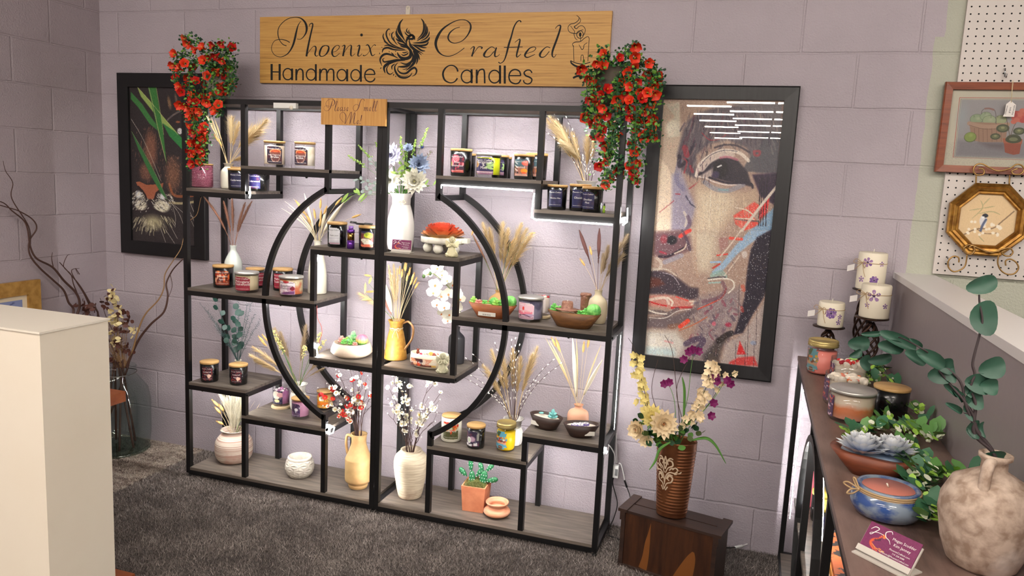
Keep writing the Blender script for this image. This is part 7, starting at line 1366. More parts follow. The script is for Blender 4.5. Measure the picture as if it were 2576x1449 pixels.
vr = [[(1552, 200, -.27), (1552, 262, -.34), (1546, 330, -.345), (1530, 372, -.35), (1530, 420, -.35), (1524, 468, -.35)], [(1555, 210, -.27), (1548, 300, -.34), (1538, 350, -.35), (1557, 430, -.35)], [(1590, 190, -.25), (1600, 270, -.33), (1598, 340, -.35), (1596, 400, -.35), (1597, 455, -.35)], [(1620, 160, -.2), (1642, 220, -.27), (1640, 290, -.33), (1644, 345, -.34)], [(1480, 180, -.24), (1478, 250, -.34), (1472, 296, -.34)], [(1500, 170, -.25), (1498, 270, -.34), (1500, 345, -.35)], [(1560, 140, -.2), (1600, 118, -.2)], [(1520, 150, -.2), (1515, 135, -.2)], [(1640, 170, -.2), (1656, 200, -.25)], [(1600, 210, -.3), (1620, 300, -.34), (1622, 345, -.35)]]
basket(2.165, -.17, .075, .155, fr, vr, 'trailing red petunias in a grey brown pot, above the portrait side of the shelf', mat('grey_brown_pot', C(92, 84, 72), .7, col2=C(70, 62, 52), scale=20), lambda x, y: -.30 - rnd.uniform(0, .05) if y > 215 else -.22 - rnd.uniform(-.02, .07))
fl_ = [(1675, 357), (1700, 405), (1580, 487), (1835, 425), (1930, 420), (2015, 405), (2115, 430), (1765, 450), (1845, 548), (1960, 520), (2020, 555), (1680, 575), (1620, 620), (1750, 615), (1570, 600), (2075, 615), (1895, 530), (1965, 655), (2025, 680), (1600, 710), (1710, 710), (1785, 735), (1885, 690), (1870, 775), (2050, 755), (2000, 780), (2110, 775), (1625, 790), (1690, 770), (1650, 840), (1745, 845), (2000, 830), (2050, 830), (1800, 880), (1870, 890), (1920, 865), (1730, 920), (1785, 930), (1880, 940), (1990, 950), (1635, 960), (1690, 975), (1945, 1010), (1740, 1005), (1810, 1020), (1765, 1070), (1720, 1060), (1715, 1150), (1860, 1150), (1825, 1180), (1755, 1215), (1850, 1225), (1740, 1310), (1845, 1275), (1830, 1365), (1725, 1390)]
fl_ = [(u / 3.623, v / 3.623, 1) for u, v in fl_] + [(430 + u / 4.684, 240 + v / 4.684, .95) for u, v in ((330, 640), (240, 565), (360, 520), (260, 690), (360, 730), (230, 735), (330, 790), (240, 810), (290, 600), (300, 560))]
vl = [[(515, 160, -.25), (512, 240, -.34), (500, 320, -.345), (497, 380, -.345), (500, 408, -.345)], [(480, 160, -.25), (478, 230, -.33), (486, 300, -.345), (482, 400, -.345)], [(460, 140, -.2), (440, 165, -.2), (438, 210, -.25)], [(540, 120, -.2), (580, 118, -.2)], [(560, 150, -.2), (575, 190, -.25), (570, 230, -.3)], [(500, 110, -.2), (465, 100, -.2)], [(530, 170, -.25), (535, 250, -.33), (545, 280, -.34)], [(555, 130, -.2), (582, 160, -.2), (580, 210, -.25)]]
basket(.335, -.17, .058, .13, fl_, vl, 'trailing red petunias in a pale pot, above the tiger side of the shelf', mat('pale_grey_pot', C(150, 142, 134), .6), lambda x, y: -.335 - rnd.uniform(0, .02) if y > 250 else -.20 - rnd.uniform(-.02, .09))
# crate
rz = math.atan2(-.42 + .335, 2.712 - 2.343); c0 = Vector((2.343, -.335, 0)); ux = Vector((math.cos(rz), math.sin(rz), 0)); uy = Vector((-ux.y, ux.x, 0)); w, d, h = .378, .155, .236
CRW = wood_mat('walnut_stain', C(84, 50, 30), C(60, 36, 24), C(38, 24, 18), (30, 30, 3), rough=.35); CRT = wood_mat('walnut_stain_top', C(66, 46, 36), C(52, 36, 30), C(36, 26, 22), (4, 30, 30), rough=.45)
t = empty('wooden_crate', c0 + ux * w / 2 + uy * d / 2, 'dark stained wooden crate turned on its side by the wall', 'crate', rz=rz)
MB().bbox((-w / 2 + .004, -d / 2 + .006, .008), (w / 2 - .004, -d / 2 + .014, h - .010)).build('front_panel', CRW, t)
g = MB().use(mat('pale_heartwood', C(128, 78, 38), .35)); pl = lambda x, y: (x - w / 2, -d / 2 + .0057, y)
stroke(g, [(.100, .012, .034), (.108, .06, .026), (.112, .12, .020), (.116, .16, .010), (.120, .205, .001)], pl); stroke(g, [(.255, .010, .07), (.268, .05, .06), (.280, .09, .045), (.288, .12, .028), (.292, .14, .008)], pl); g.build('grain_figure', None, t)
for q in (-1, 1):
    m = MB().use(CRT); x = q * (w / 2 - .008); m.bbox((x - .008, -d / 2, 0), (x + .008, d / 2, h - .012)); m.bbox((x - .018 + q * .004, -d / 2 - .004, h - .012), (x + .018 + q * .004, d / 2 + .004, h)); m.bbox((x - .010 + q * .003, -d / 2 - .004, h - .045), (x + .010 + q * .003, -d / 2 + .004, h - .012)); m.build('end_board', CRT, t)
for a, b in ((-d / 2 + .002, -.004), (.003, d / 2 - .002)): MB().bbox((-w / 2 + .012, a, h - .014), (w / 2 - .012, b, h - .004)).build('top_slat', CRT, t)
MB().bbox((-w / 2 - .004, -d / 2 - .006, 0), (w / 2 + .004, d / 2, .010)).build('bottom_board', CRT, t)
# copper vase
cv = Vector((2.53, -.305, h)); t = empty('copper_vase', cv, 'tapered ribbed copper vase with a scroll medallion, standing on the crate', 'vase'); COP = mat('aged_copper', C(150, 96, 62), .38, metal=.75, col2=C(96, 56, 36), scale=9, contrast=(.35, .7)); H = .30
turn = math.radians(turn_of(cv) - 10)
def rad(z): return .056 + .018 * (z / H)
def cm(a, z):
    da = (a + PI / 2 - turn + .38 + PI) % (2 * PI) - PI    # angle from the medallion side
    dia = abs(da) / .95 + max(0, (.62 * H - z)) / (.62 * H) * .9
    return 1 + (.05 * abs(math.sin(z * PI / .0125)) if (dia > .7 and z < H * .93 and .014 < z) else .02)
prof = [(0, .0005)] + [(rad(H * k / 110), max(.0005, H * k / 110)) for k in range(111)] + [(rad(H) * .96, H), (rad(H) * .93, H * .97), (rad(0) * .9, H * .4), (0, H * .4)]
MB().lathe(prof, n=96, sy=.78, mod=cm).build('body', COP, t)
med = MB().use(mat('ivory_wash', C(206, 180, 150), .6)); mz, ma = H * .60, turn - .38 - PI / 2
def mp(x, y):
    a = ma + x / .066; r = rad(mz + y) * 1.045; return (r * math.cos(a), r * .78 * math.sin(a), mz + y)
for s_ in (-1, 1):
    for p in ([(.0, -.055), (.008, -.035), (.022, -.028), (.026, -.014), (.016, -.008), (.010, -.018), (.016, -.024)], [(.0, -.04), (.004, -.01), (.016, .004), (.032, .004), (.040, .014), (.032, .022), (.024, .014)], [(.002, .0), (.010, .018), (.024, .028), (.020, .042), (.008, .040), (.010, .028)], [(.0, .012), (.005, .032), (.0, .055)], [(.03, .0), (.046, .004), (.052, .012)], [(.012, -.045), (.004, -.058)], [(.014, .01), (.02, .018), (.03, .02)], [(.006, -.02), (.014, -.004), (.026, -.006)], [(.0, .03), (.014, .05), (.024, .048)]):
        stroke(med, [(s_ * x * 1.15, y * 1.2, .0052 * (.5 + .6 * math.sin(PI * (i + .5) / len(p)))) for i, (x, y) in enumerate(p)], mp, 4)
med.build('medallion', None, t)
class VB: pass
v = (t, cv, .07, H); b = Bouquet(v, H, .05, 'cream dahlias, stock and purple freesia in the copper vase', 'flowers', 'flower_bouquet')
PE = mat('peach_petal', C(248, 226, 186), .6); PEC = mat('peach_heart', C(240, 184, 130), .6); BUT = mat('butter_petal', C(246, 228, 150), .6); PUR = mat('freesia_purple', C(122, 30, 92), .5); OLV = mat('olive_leaf', C(70, 86, 40), .55); GLF = mat('blade_green', C(80, 132, 50), .5)
dahlia('dahlia', b, 1668, 1066, -.09, .058, PE, PEC, face=(.3, -1, .25)); dahlia('dahlia', b, 1640, 1050, -.03, .048, BUT, BUT, face=(0, -1, .6)); dahlia('peony', b, 1608, 1080, -.05, .046, PE, PEC, rings=((1, 12, .3), (.9, 12, .7), (.7, 10, 1.1), (.5, 8, 1.4)), face=(-.5, -1, .1), pw=.7); dahlia('peony', b, 1625, 1105, -.06, .034, PE, PE, rings=((1, 9, .2), (.7, 8, .8)), face=(.2, -1, -.2), pw=.6)
def stock(pts, m_, n, R, dy=0, nm='flower_stalk', c2=None):
    O = b.t.location; p = [Vector(q) for q in spl([(0, 0, H * .8)] + [tuple(P(x, y, y=cv.y + dy) - O) for x, y in pts], 8)]; mb = MB(); mb.use(OLV).tube(p, .0018, 5, .001); mb.use(m_); k0 = 8 + 4
    for i in range(n):
        q = p[min(len(p) - 1, int(k0 + (len(p) - k0) * i / n))] + Vector((rnd.gauss(0, R * .75), rnd.gauss(0, R * .5), rnd.gauss(0, R * .3))); d = Vector((rnd.uniform(-1, 1), -1.2, rnd.uniform(-.4, .6))).normalized(); u = d.orthogonal().normalized()
        for k in range(6): e_ = Matrix.Rotation(k * PI / 3, 3, d) @ u; mb.leaf(q, e_ + d * .35, d, R * rnd.uniform(.9, 1.2), R * .72, .25, 5, fold=.25)
    mb.build(nm, None, b.t)
stock([(1640, 1060), (1622, 1010), (1610, 950), (1608, 895)], BUT, 26, .018); stock([(1700, 1090), (1745, 1050), (1765, 1000), (1790, 945), (1800, 915)], PE, 34, .019, -.03); stock([(1720, 1080), (1780, 1020), (1820, 960), (1855, 935)], PE, 7, .016, .0)
def freesia(pts, spots, dy=0):
    O = b.t.location; mb = MB(); mb.use(GRN).tube([Vector(q) for q in spl([(0, 0, H * .8)] + [tuple(P(x, y, y=cv.y + dy) - O) for x, y in pts], 6)], .0016, 5, .001); mb.use(PUR)
    for x, y in spots:
        q = P(x, y, y=cv.y + dy - .01) - O; d = Vector((rnd.uniform(-.6, .6), -1, .3)).normalized(); u = d.orthogonal().normalized()
        for k in range(6): e_ = Matrix.Rotation(k * PI / 3, 3, d) @ u; mb.leaf(q, e_ * .8 + d * .4, d, .022, .014, .3, 5)
    mb.build('freesia', None, b.t)
freesia([(1710, 1080), (1730, 1000), (1738, 930), (1745, 888)], [(1742, 880), (1756, 884), (1734, 886), (1722, 905)]); freesia([(1700, 1080), (1698, 1020), (1690, 985), (1680, 966)], [(1672, 966), (1684, 962)]); freesia([(1730, 1080), (1790, 1010), (1820, 965)], [(1798, 945), (1806, 960), (1838, 966), (1832, 958), (1795, 1014), (1788, 1046)], -.02)
mb = MB().use(TWIG); O = b.t.location
for p in ([(1650, 1090), (1620, 980), (1596, 880), (1580, 850)], [(1680, 1090), (1640, 990), (1655, 905)], [(1710, 1080), (1700, 960), (1690, 880), (1672, 843)], [(1720, 1080), (1702, 980), (1735, 900)]): mb.tube([Vector(q) for q in spl([(0, 0, H * .8)] + [tuple(P(x, y, y=cv.y) - O) for x, y in p], 6)], .0018, 5, .0009)
mb.build('willow_twig', None, b.t)
mb = MB().use(GLF)
for p, Y in (([(1740, 1108), (1775, 1102), (1800, 1120), (1826, 1166)], -.36), ([(1686, 1112), (1660, 1130), (1648, 1160), (1633, 1182)], -.41), ([(1720, 1060), (1722, 985), (1716, 948)], -.33)):
    q = [Vector(r_) for r_ in spl([tuple(P(x, y, y=Y) - O) for x, y in p], 6)]; mb.tube(q, [.006 * math.sin(PI * (.15 + .82 * i / (len(q) - 1))) + .0006 for i in range(len(q))], 6, flat=.2)
mb.build('blade_leaf', None, b.t); mb = MB()
for _ in range(70): mb.use(rnd.choice([OLV, DGRN, GRN])); x, y = rnd.choice([(1640, 1090), (1720, 1090), (1740, 1080), (1700, 1100), (1660, 1100), (1625, 1070)]); q = P(x + rnd.gauss(0, 14), y + rnd.gauss(0, 9), y=cv.y - .03 + rnd.gauss(0, .02)) - O; mb.leaf(q, (rnd.uniform(-1, 1), -.6, rnd.uniform(-.4, .8)), (0, -1, .5), .04, .022, .4, 4)
mb.build('filler_leaves', None, b.t)
# ================= LEFT: PEDESTAL, BENCH, GLASS JAR =================
WHP = mat('ivory_gloss_panel', C(252, 242, 224), .3, col2=C(248, 236, 216), scale=2)
t = empty('white_pedestal', (.5, -1.45, 0), 'tall ivory white pedestal box at the near edge', 'pedestal'); MB().bbox((-.62, -.118, 0), (.342, .122, .994)).build('carcass', WHP, t); MB().bbox((-.624, -.122, .994), (.346, .126, 1.0)).build('top_panel', mat('ivory_edge', C(248, 240, 224), .25), t)
BN = wood_mat('red_oak_stain', C(166, 92, 50), C(146, 76, 40), C(110, 54, 30), (4, 30, 30), rough=.4)
t = empty('wooden_bench', (-.1, -.80, 0), 'reddish wooden bench behind the white pedestal', 'bench'); MB().bbox((-.40, -.16, .455), (.311, .17, .5)).build('seat', BN, t)
for x in (-.36, .20):
    for y in (-.13, .14): MB().bbox((x - .02, y - .02, .0085), (x + .02, y + .02, .455)).build('leg', BN, t)
t = MB().bbox((-.36, -.085, 0), (.0, 0, .1)).build('low_wooden_box', BN, None, loc=(.836, -1.24, 0)); tag(t, 'low reddish wooden box at the foot of the pedestal', 'box')
# large glass jar with curly willow
cj = Vector((-.288, -.185, 0)); t = empty('glass_jar', cj, 'large clear glass floor jar with a wire bound neck', 'glass jar'); R = .158
GJ = glass('thick_glass', (.80, .86, .84, 1), .02, .3)
MB().lathe([(0, .012), (R * .8, .012), (R * .95, .03), (R, .10), (R, .27), (R * .93, .33), (R * .66, .39), (R * .56, .41), (R * .56, .425), (R * .60, .432), (R * .56, .44), (R * .60, .447), (R * .57, .455)], n=56).build('body', GJ, t)
MB().lathe([(0, .009), (R * .9, .009), (R * .97, .018), (R * .9, .024), (0, .022)], n=56).build('base', glass('green_glass_base', (.55, .68, .60, 1), .05, .6), t)
WI = mat('steel_wire', C(120, 116, 112), .35, metal=1); MB().tube([(R * .6 * math.cos(a), R * .6 * math.sin(a), .418 + .002 * math.sin(3 * a)) for a in [2 * PI * i / 40 for i in range(41)]], .0025, 6).tube([(R * .45 * math.cos(a) + R * .1, -R * .62, .405 + .012 * math.sin(a)) for a in [2 * PI * i / 16 for i in range(17)]], .0018, 5).build('neck_wire', WI, t)
CW = mat('willow_bark', C(74, 48, 40), .65); CWL = mat('willow_light', C(150, 116, 78), .65)
class W2:
    def __init__(s, o, name, lb, cat): s.O = Vector(o); s.t = empty(name, o, lb, cat)
    def br(s, pts, r0, r1, m_=CW, nm='willow_branch', inside=None):
        q = [tuple((P(x, y, y=Y) if Y is not None else P(x, y, x=-.475)) - s.O) for x, y, Y in pts]; q = ([inside] if inside else []) + q; MB().tube([Vector(a) for a in spl(q, 7)], r0, 7, r1).build(nm, m_, s.t)
b = W2(cj + Vector((0, 0, .03)), 'willow_arrangement', 'curly willow and dried magnolia stems standing in the big glass jar', 'dried branches')
for k, (a, top) in enumerate(((0, (300, 930)), (1.3, (310, 925)), (2.4, (290, 928)), (3.6, (318, 928)), (4.6, (284, 928)), (5.5, (305, 930)))): b.br([(top[0], top[1] + 6, -.185), (top[0] + 2, top[1] - 20, -.185)], .006, .004, CW, 'willow_stem', (.10 * math.cos(a), .09 * math.sin(a), .0)) 
b.br([(318, 925, -.185), (332, 890, -.185), (352, 850, -.18), (380, 815, -.18), (412, 785, -.17), (422, 745, -.17), (418, 715, -.17), (428, 690, -.16), (440, 672, -.16), (462, 650, -.15)], .007, .0025); b.br([(314, 925, -.18), (334, 880, -.19), (348, 830, -.19), (366, 790, -.19), (398, 755, -.18), (412, 725, -.18), (415, 690, -.17), (436, 655, -.17), (455, 625, -.14), (463, 590, -.1)], .005, .0015, CWL)
b.br([(428, 690, -.17), (433, 720, -.17), (422, 752, -.17)], .0018, .001); b.br([(463, 590, -.08), (472, 560, -.06), (495, 540, -.06), (505, 500, -.06), (514, 482, -.05)], .0022, .0012, CWL)
b.br([(300, 930, -.185), (285, 880, -.185), (262, 830, -.19), (240, 770, -.2)], .004, .002); b.br([(305, 930, -.185), (290, 850, -.16), (268, 800, -.16), (252, 750, -.16)], .003, .001)
MAG_ = mat('brown_dried_leaf', C(84, 46, 36), .6); CRL = mat('cream_dried_leaf', C(222, 206, 154), .7)
for m_, cs, nm in ((MAG_, [(285, 745), (225, 785), (230, 770), (270, 762), (310, 785), (318, 800), (300, 830), (260, 880), (255, 830), (300, 860), (320, 830), (280, 900), (248, 905), (312, 880), (205, 770), (325, 875)], 'brown_leaf_stem'), (CRL, [(288, 735), (286, 755), (284, 790), (290, 800), (298, 815), (292, 835), (332, 830), (298, 858), (302, 780)], 'cream_leaf_stem')):
    mb = MB()
    for x, y in cs:
        for _ in range(9): q = P(x + rnd.gauss(0, 7), y + rnd.gauss(0, 7), y=-.19 + rnd.gauss(0, .02)) - b.O; mb.leaf(q, (rnd.uniform(-1, 1), rnd.uniform(-1, .2), rnd.uniform(-.7, 1)), (0, -1, .4), .030, .019, .5, 4)
    mb.use(m_); mb.mats = [m_]; mb.m = [0] * len(mb.f); mb.build(nm, None, b.t)
mb = MB()
for i in range(46): x0_, y0_ = rnd.uniform(285, 318), 925; x1_, y1_ = rnd.uniform(262, 330), rnd.uniform(770, 880); mb.tube([Vector(q) for q in spl([tuple(P(x0_, y0_, y=-.185) - b.O), tuple(P((x0_ + x1_) / 2 + rnd.gauss(0, 5), (y0_ + y1_) / 2, y=-.19) - b.O), tuple(P(x1_, y1_, y=-.19) - b.O)], 4)], .0011, 4, .0005)
mb.build('fine_twigs', CWL, b.t)
cm_ = Vector((-.44, -.345, 0)); t = empty('metal_floor_vase', cm_, 'grey metal floor vase mostly hidden by the white pedestal', 'vase'); MB().lathe([(0, .0005), (.06, .0005), (.055, .1), (.075, .4), (.06, .6), (.068, .685), (.06, .685), (.05, .55), (0, .5)], n=40).build('body', mat('brushed_grey_metal', C(168, 164, 160), .35, metal=.8), t)
b = W2(cm_ + Vector((0, 0, .5)), 'willow_arrangement', 'long curly willow branches reaching up the side wall', 'dried branches')
b.br([(185, 785, None), (172, 760, None), (160, 730, None), (134, 705, None), (98, 672, None), (75, 640, None), (74, 606, None), (92, 575, None), (82, 552, None), (50, 532, None), (20, 522, None), (-40, 505, None)], .006, .002, inside=(0, 0, .1)); b.br([(196, 785, None), (200, 760, None), (190, 735, None), (160, 705, None), (132, 672, None), (92, 650, None), (76, 620, None), (70, 580, None), (60, 555, None), (30, 530, None), (8, 510, None), (-30, 500, None)], .007, .002, inside=(0, .01, .1))
b.br([(76, 620, None), (72, 570, None), (30, 500, None), (32, 460, None), (14, 430, None), (8, 405, None)], .003, .001); b.br([(200, 780, None), (196, 745, None), (185, 715, None), (178, 690, None), (160, 670, None), (168, 645, None), (175, 640, None)], .0035, .001); b.br([(230, 780, None), (212, 740, None), (190, 705, None), (180, 680, None), (200, 675, None)], .004, .001); b.br([(134, 672, None), (130, 650, None), (132, 635, None)], .0025, .001); b.br([(245, 800, None), (225, 760, None), (205, 725, None), (186, 700, None), (150, 660, None)], .006, .002, inside=(0.02, 0, .02)); b.br([(200, 690, None), (190, 675, None), (196, 690, None)], .002, .001)

# ================= RIGHT: SIDE SHELF AND WHAT STANDS ON IT =================
ZT = .86; DK = wood_mat('dark_oak_top', C(146, 120, 110), C(120, 97, 89), C(84, 66, 62), (14, 2.4, 14), rough=.38)
t = empty('side_shelf', (3.105, -1.06, 0), 'low black framed side shelf with a dark wood top along the half wall', 'shelf'); MB().bbox((-.160, -1.06, ZT - .016), (.155, 1.01, ZT)).build('top_board', DK, t)
for y in (.995, .20, -.36, -1.04):
    for x in (-.148, .140): MB().bbox((x - .0095, y - .0095, .02), (x + .0095, y + .0095, ZT - .016)).build('post', BLK, t)
for z in (ZT - .035, .03):
    for x in (-.148, .140): MB().bbox((x - .0095, -1.05, z), (x + .0095, 1.004, z + .019)).build('rail', BLK, t)
    for y in (.995, .20, -.36, -1.04): MB().bbox((-.14, y - .0095, z), (.13, y + .0095, z + .019)).build('side_rail', BLK, t)
for x in (-.148, .140):
    m = MB().use(BLK); rows = []
    for k in range(41): a = 2 * PI * k / 40; rows.append(m.add([(x + q, .11 + (.30 + e) * math.cos(a), .50 + (.30 + e) * math.sin(a)) for e, q in ((-.01, -.01), (.01, -.01), (.01, .01), (-.01, .01))]))
    for p, q in zip(rows, rows[1:]):
        for i in range(4): m.face((p + i, p + (i + 1) % 4, q + (i + 1) % 4, q + i), False)
    m.build('ring_rail', BLK, t)
for y0_, y1_, z in ((.20, .985, .05), (-1.04, .20, .05), (-.36, .20, .44), (.20, .60, .44)): MB().bbox((-.15, y0_, z - .014), (.15, y1_, z)).build('shelf_board', PLK, t)
t = empty('led_strip', (2.965, -.06, .1), 'bright LED strip down the far post of the side shelf', 'light strip', 'LED strips on the side shelf'); t['label'] = 'bright LED strip down the far post and ring of the side shelf'
MB().tube([(.012, -.010, .74), (.012, -.012, .45), (.012, -.012, .10)], .0007, 6).build('strip_segment', LED, t); MB().tube([(.006, -.88 + .285 * math.cos(a) - .01, .40 + .285 * math.sin(a)) for a in [PI * (.28 + .85 * i / 20) - PI * .28 for i in range(21)]], .0011, 6).build('strip_segment', LED, t)
# things inside the side shelf
def sj(x, y, z, r, h, lid, body, lb, lab=None):
    t = empty('jar_candle', (x, y, z), lb, 'candle'); MB().lathe([(0, .0005), (r * .93, .0005), (r, .01), (r, h * .88), (0, h * .88)], n=28).build('jar', body, t); MB().lathe([(0, h * .88), (r * 1.02, h * .88), (r * 1.02, h), (0, h)], n=28).build('lid', lid, t)
    if lab: MB().lathe([(r * 1.01, h * .2), (r * 1.01, h * .75)], n=28).build('label', lab, t)
YL = mat('yellow_lid', C(226, 204, 96), .4); sj(3.035, -.62, .441, .04, .10, YL, BLKJ, 'dark candle with a yellow lid inside the side shelf, under the top'); sj(3.035, -.73, .441, .04, .10, YL, BLKJ, 'second dark candle with a yellow lid inside the side shelf', mat('navy_label', C(50, 46, 90), .4)); sj(3.0, -.50, .441, .034, .15, BLKJ, mat('pink_jar', C(222, 110, 126), .35), 'pink candle inside the side shelf near the ring rail')
for i, (c_, th, lb) in enumerate(((C(226, 224, 214), .02, 'cream flat box at the bottom of the pile in the side shelf'), (C(90, 130, 160), .018, 'blue grey box second from the bottom in the side shelf'), (C(214, 210, 196), .075, 'white lettered box in the pile in the side shelf'), (C(230, 150, 44), .02, 'orange box in the pile in the side shelf'), (C(220, 110, 50), .014, 'orange and black printed box on top of the pile'))):
    z = .4405 + sum((.02, .018, .075, .02, .014)[:i]) + .0005 * i; o = MB().bbox((-.11, -.14, 0), (.11, .14, th)).build('printed_box', mat('box_%s' % ('cream', 'blue', 'white', 'amber', 'orange')[i], c_, .6, col2=C(40, 34, 30) if i == 4 else None, scale=30, contrast=(.5, .56)), None, loc=(3.095 + .003 * i, -1.17, z)); tag(o, lb, 'box')
# pillar candles on twisted holders
PC = bpy.data.materials.new('ivory_pillar_wax'); PC.use_nodes = True; _b = PC.node_tree.nodes['Principled BSDF']; _b.inputs['Base Color'].default_value = C(236, 226, 204); _b.inputs['Roughness'].default_value = .45
IR = mat('dark_iron', C(34, 24, 22), .4, metal=.5, col2=C(70, 46, 34), scale=30)
def holder(x0, x1, ztop, Y, bodyw, label_, tag_lab, cpx, z0=ZT, flowers=(), tg=None, cord=True):
    c = Vector((XY((x0 + x1) / 2, Y, ztop), Y, z0)); h = ztop - z0; s = mpp(c + Vector((0, 0, h))); R = (x1 - x0) / 2 * s
    t = empty('candle_holder', c, label_, 'candle holder'); MB().lathe([(0, .0005), (R * .72, .0005), (R * .74, .006), (R * .3, .012), (R * .22, .03), (0, .03)], n=32).build('base', IR, t)
    MB().lathe([(0, h - .012), (R * .35, h - .012), (R, h - .004), (R, h - .0005), (0, h - .001)], n=36).build('plate', IR, t); rb = bodyw / 2
    for k in range(6):
        MB().tube([(rb * math.sin(PI * u) ** .7 * math.cos(2 * PI * (k / 6 + u * .8)) + .0001, rb * math.sin(PI * u) ** .7 * math.sin(2 * PI * (k / 6 + u * .8)), .028 + (h - .04) * u) for u in [.04 + .92 * i / 16 for i in range(17)]], .0042, 6).build('twisted_bar', IR, t)
    a, b_, yt, yb = cpx; zc = c.z + h; rr = (b_ - a) / 2 * s; e_ = math.atan2(CAMP.z - zc, (Vector((c.x, c.y, 0)) - Vector((CAMP.x, CAMP.y, 0))).length); ch = ((yb - yt) * s - 2 * rr * math.sin(e_)) / math.cos(e_)
    q = empty('pillar_candle', Vector((XY((a + b_) / 2, Y, zc + ch / 2), Y, zc + .0003)), tag_lab, 'candle', 'pillar candles tied with twine'); MB().lathe([(0, .0005), (rr * .97, .0005), (rr, .004), (rr, ch - .004), (rr * .94, ch), (rr * .8, ch - .002), (0, ch - .004)], n=44).build('wax', PC, q); MB().tube([(0, 0, ch - .004), (.001, 0, ch + .012)], .0014, 6).build('wick', WICK, q)
    tn = math.radians(turn_of(q.location)); g = lambda u, v: (rr * 1.004 * math.sin(tn + u / rr), -rr * 1.004 * math.cos(tn + u / rr), ch * .5 + v)
    pet = MB()
    for (fx, fy, R_, n_) in flowers:
        for k in range(n_):
            an = 2 * PI * k / n_ + .4; pet.use(rnd.choice([mat('violet_print', C(120, 84, 150), .5), mat('lilac_print', C(160, 124, 170), .5)])); pts = [g(fx + R_ * (.1 * math.cos(an)), fy + R_ * .1 * math.sin(an))] + [g(fx + R_ * (math.cos(an + w_) * l_), fy + R_ * math.sin(an + w_) * l_) for w_, l_ in ((-.42, .6), (-.3, .92), (0, 1.03), (.3, .92), (.42, .6))]; pet.poly(pts)
        pet.use(mat('deep_violet_print', C(60, 40, 80), .5)); pet.poly([g(fx + R_ * .22 * math.cos(2 * PI * k / 8), fy + R_ * .22 * math.sin(2 * PI * k / 8)) for k in range(8)])
    pet.build('pressed_flowers', None, q); JT = mat('jute_twine', C(186, 156, 116), .9); zz = ch * (.72 if ch > .08 else .62)
    mb = MB().tube([(rr * 1.02 * math.cos(w_), rr * 1.02 * math.sin(w_), zz) for w_ in [2 * PI * i / 30 for i in range(31)]], .0012, 5); k0 = Vector((rr * 1.03 * math.sin(tn - .7), -rr * 1.03 * math.cos(tn - .7), zz)); sd = Vector((math.cos(tn - .7), math.sin(tn - .7), 0)); out = Vector((math.sin(tn - .7), -math.cos(tn - .7), 0))
    for l1, l2 in (((-.035, .012), (-.03, -.008)), ((.02, .008), (.028, -.03))): mb.tube(spl([tuple(k0), tuple(k0 + sd * l1[0] * .6 + out * .008 + Vector((0, 0, l1[1]))), tuple(k0 + sd * l1[0] + out * .006), tuple(k0 + sd * l2[0] * .5 + out * .004 + Vector((0, 0, l2[1] * .6))), tuple(k0)], 5), .001, 5)
    mb.tube(spl([tuple(k0), tuple(k0 + sd * .012 + out * .004 + Vector((0, 0, -.03))), tuple(k0 + sd * .02 + out * .003 + Vector((0, 0, -.05)))], 5), .001, 5); mb.tube(spl([tuple(k0), tuple(k0 - sd * .02 + out * .004 + Vector((0, 0, -.02))), tuple(k0 - sd * .035 + Vector((0, 0, -.03)))], 5), .001, 5); mb.build('jute_bow', JT, q)
    if tg: MB().prism([k0 - sd * (.03 + .032 * a_) + out * .004 + Vector((0, 0, -.008 - .022 * b_ - .010 * a_)) for a_, b_ in ((0, 0), (0, 1), (1, 1), (1, 0))], out * .0006).build('price_tag', M['tag_paper'], q)
FLW = [(-.012, .03, .018, 6), (.022, -.03, .014, 7), (-.03, -.01, .010, 5)]
def ztop_of(px, py, Y): return P(px, py, y=Y).z
holder(2147, 2207, ztop_of(2180, 727, -.10), -.10, .05, 'tallest twisted iron candle holder at the back of the side shelf', 'tall ivory pillar candle with violet print on the tallest holder', (2159, 2226, 627, 727), flowers=[(-.016, .034, .018, 6), (.012, -.030, .016, 8), (-.034, -.03, .012, 5), (.034, .03, .010, 5)], tg=1)
holder(2153, 2233, ztop_of(2195, 798, -.235), -.235, .062, 'mid height twisted iron candle holder in front of the tallest one', 'ivory pillar candle with one large violet on the mid height holder', (2167, 2237, 709, 802), flowers=[(-.006, .022, .022, 5), (-.026, -.012, .009, 5), (.036, -.012, .010, 5)], tg=1)
holder(2047, 2123, ztop_of(2085, 820, -.17), -.17, .055, 'short twisted iron candle holder behind the pink mason jar', 'short ivory pillar candle with lilac flowers on the short holder', (2060, 2121, 748, 819), flowers=[(.0, .008, .020, 9), (.034, -.004, .010, 5), (.03, -.024, .010, 5)], tg=1)
# jars on the side shelf
jar((2029, 2104, 848, 947), ZT, 'mason', 'coral pink mason jar candle with a gold lid and palm label', lambda A: (art_trop(A), A.blend(np.full(len(A.X), .35), (90, 80, 50))), [], wax=C(240, 140, 128), ang=(-72, -12), shape='fancy', brand=False, lz=(.12, .9))
def big(box, wax, lb, top, kind='open', n=60, w2=None):
    t_, c_, r_, h_ = jar(box, ZT, kind, lb, art_straw, [], wax=wax, wax2=w2, ang=(-108, -48), brand=False, shape='sq', fine=False); return t_, r_, h_
WCR = mat('whipped_wax', C(244, 232, 214), .5, bump=.4, bscale=60)
t_, r_, h_ = big((2087, 2174, 893, 1000), C(240, 226, 206), 'open glass candle topped with cream and strawberry pieces', None)
fruit(t_, r_ * .8, h_ * .79, [WCR], 26, .013, 'cream_swirl'); fruit(t_, r_ * .7, h_ * .86, [RED, mat('raspberry', C(176, 30, 50), .4)], 12, .008); mb = MB().use(GL)
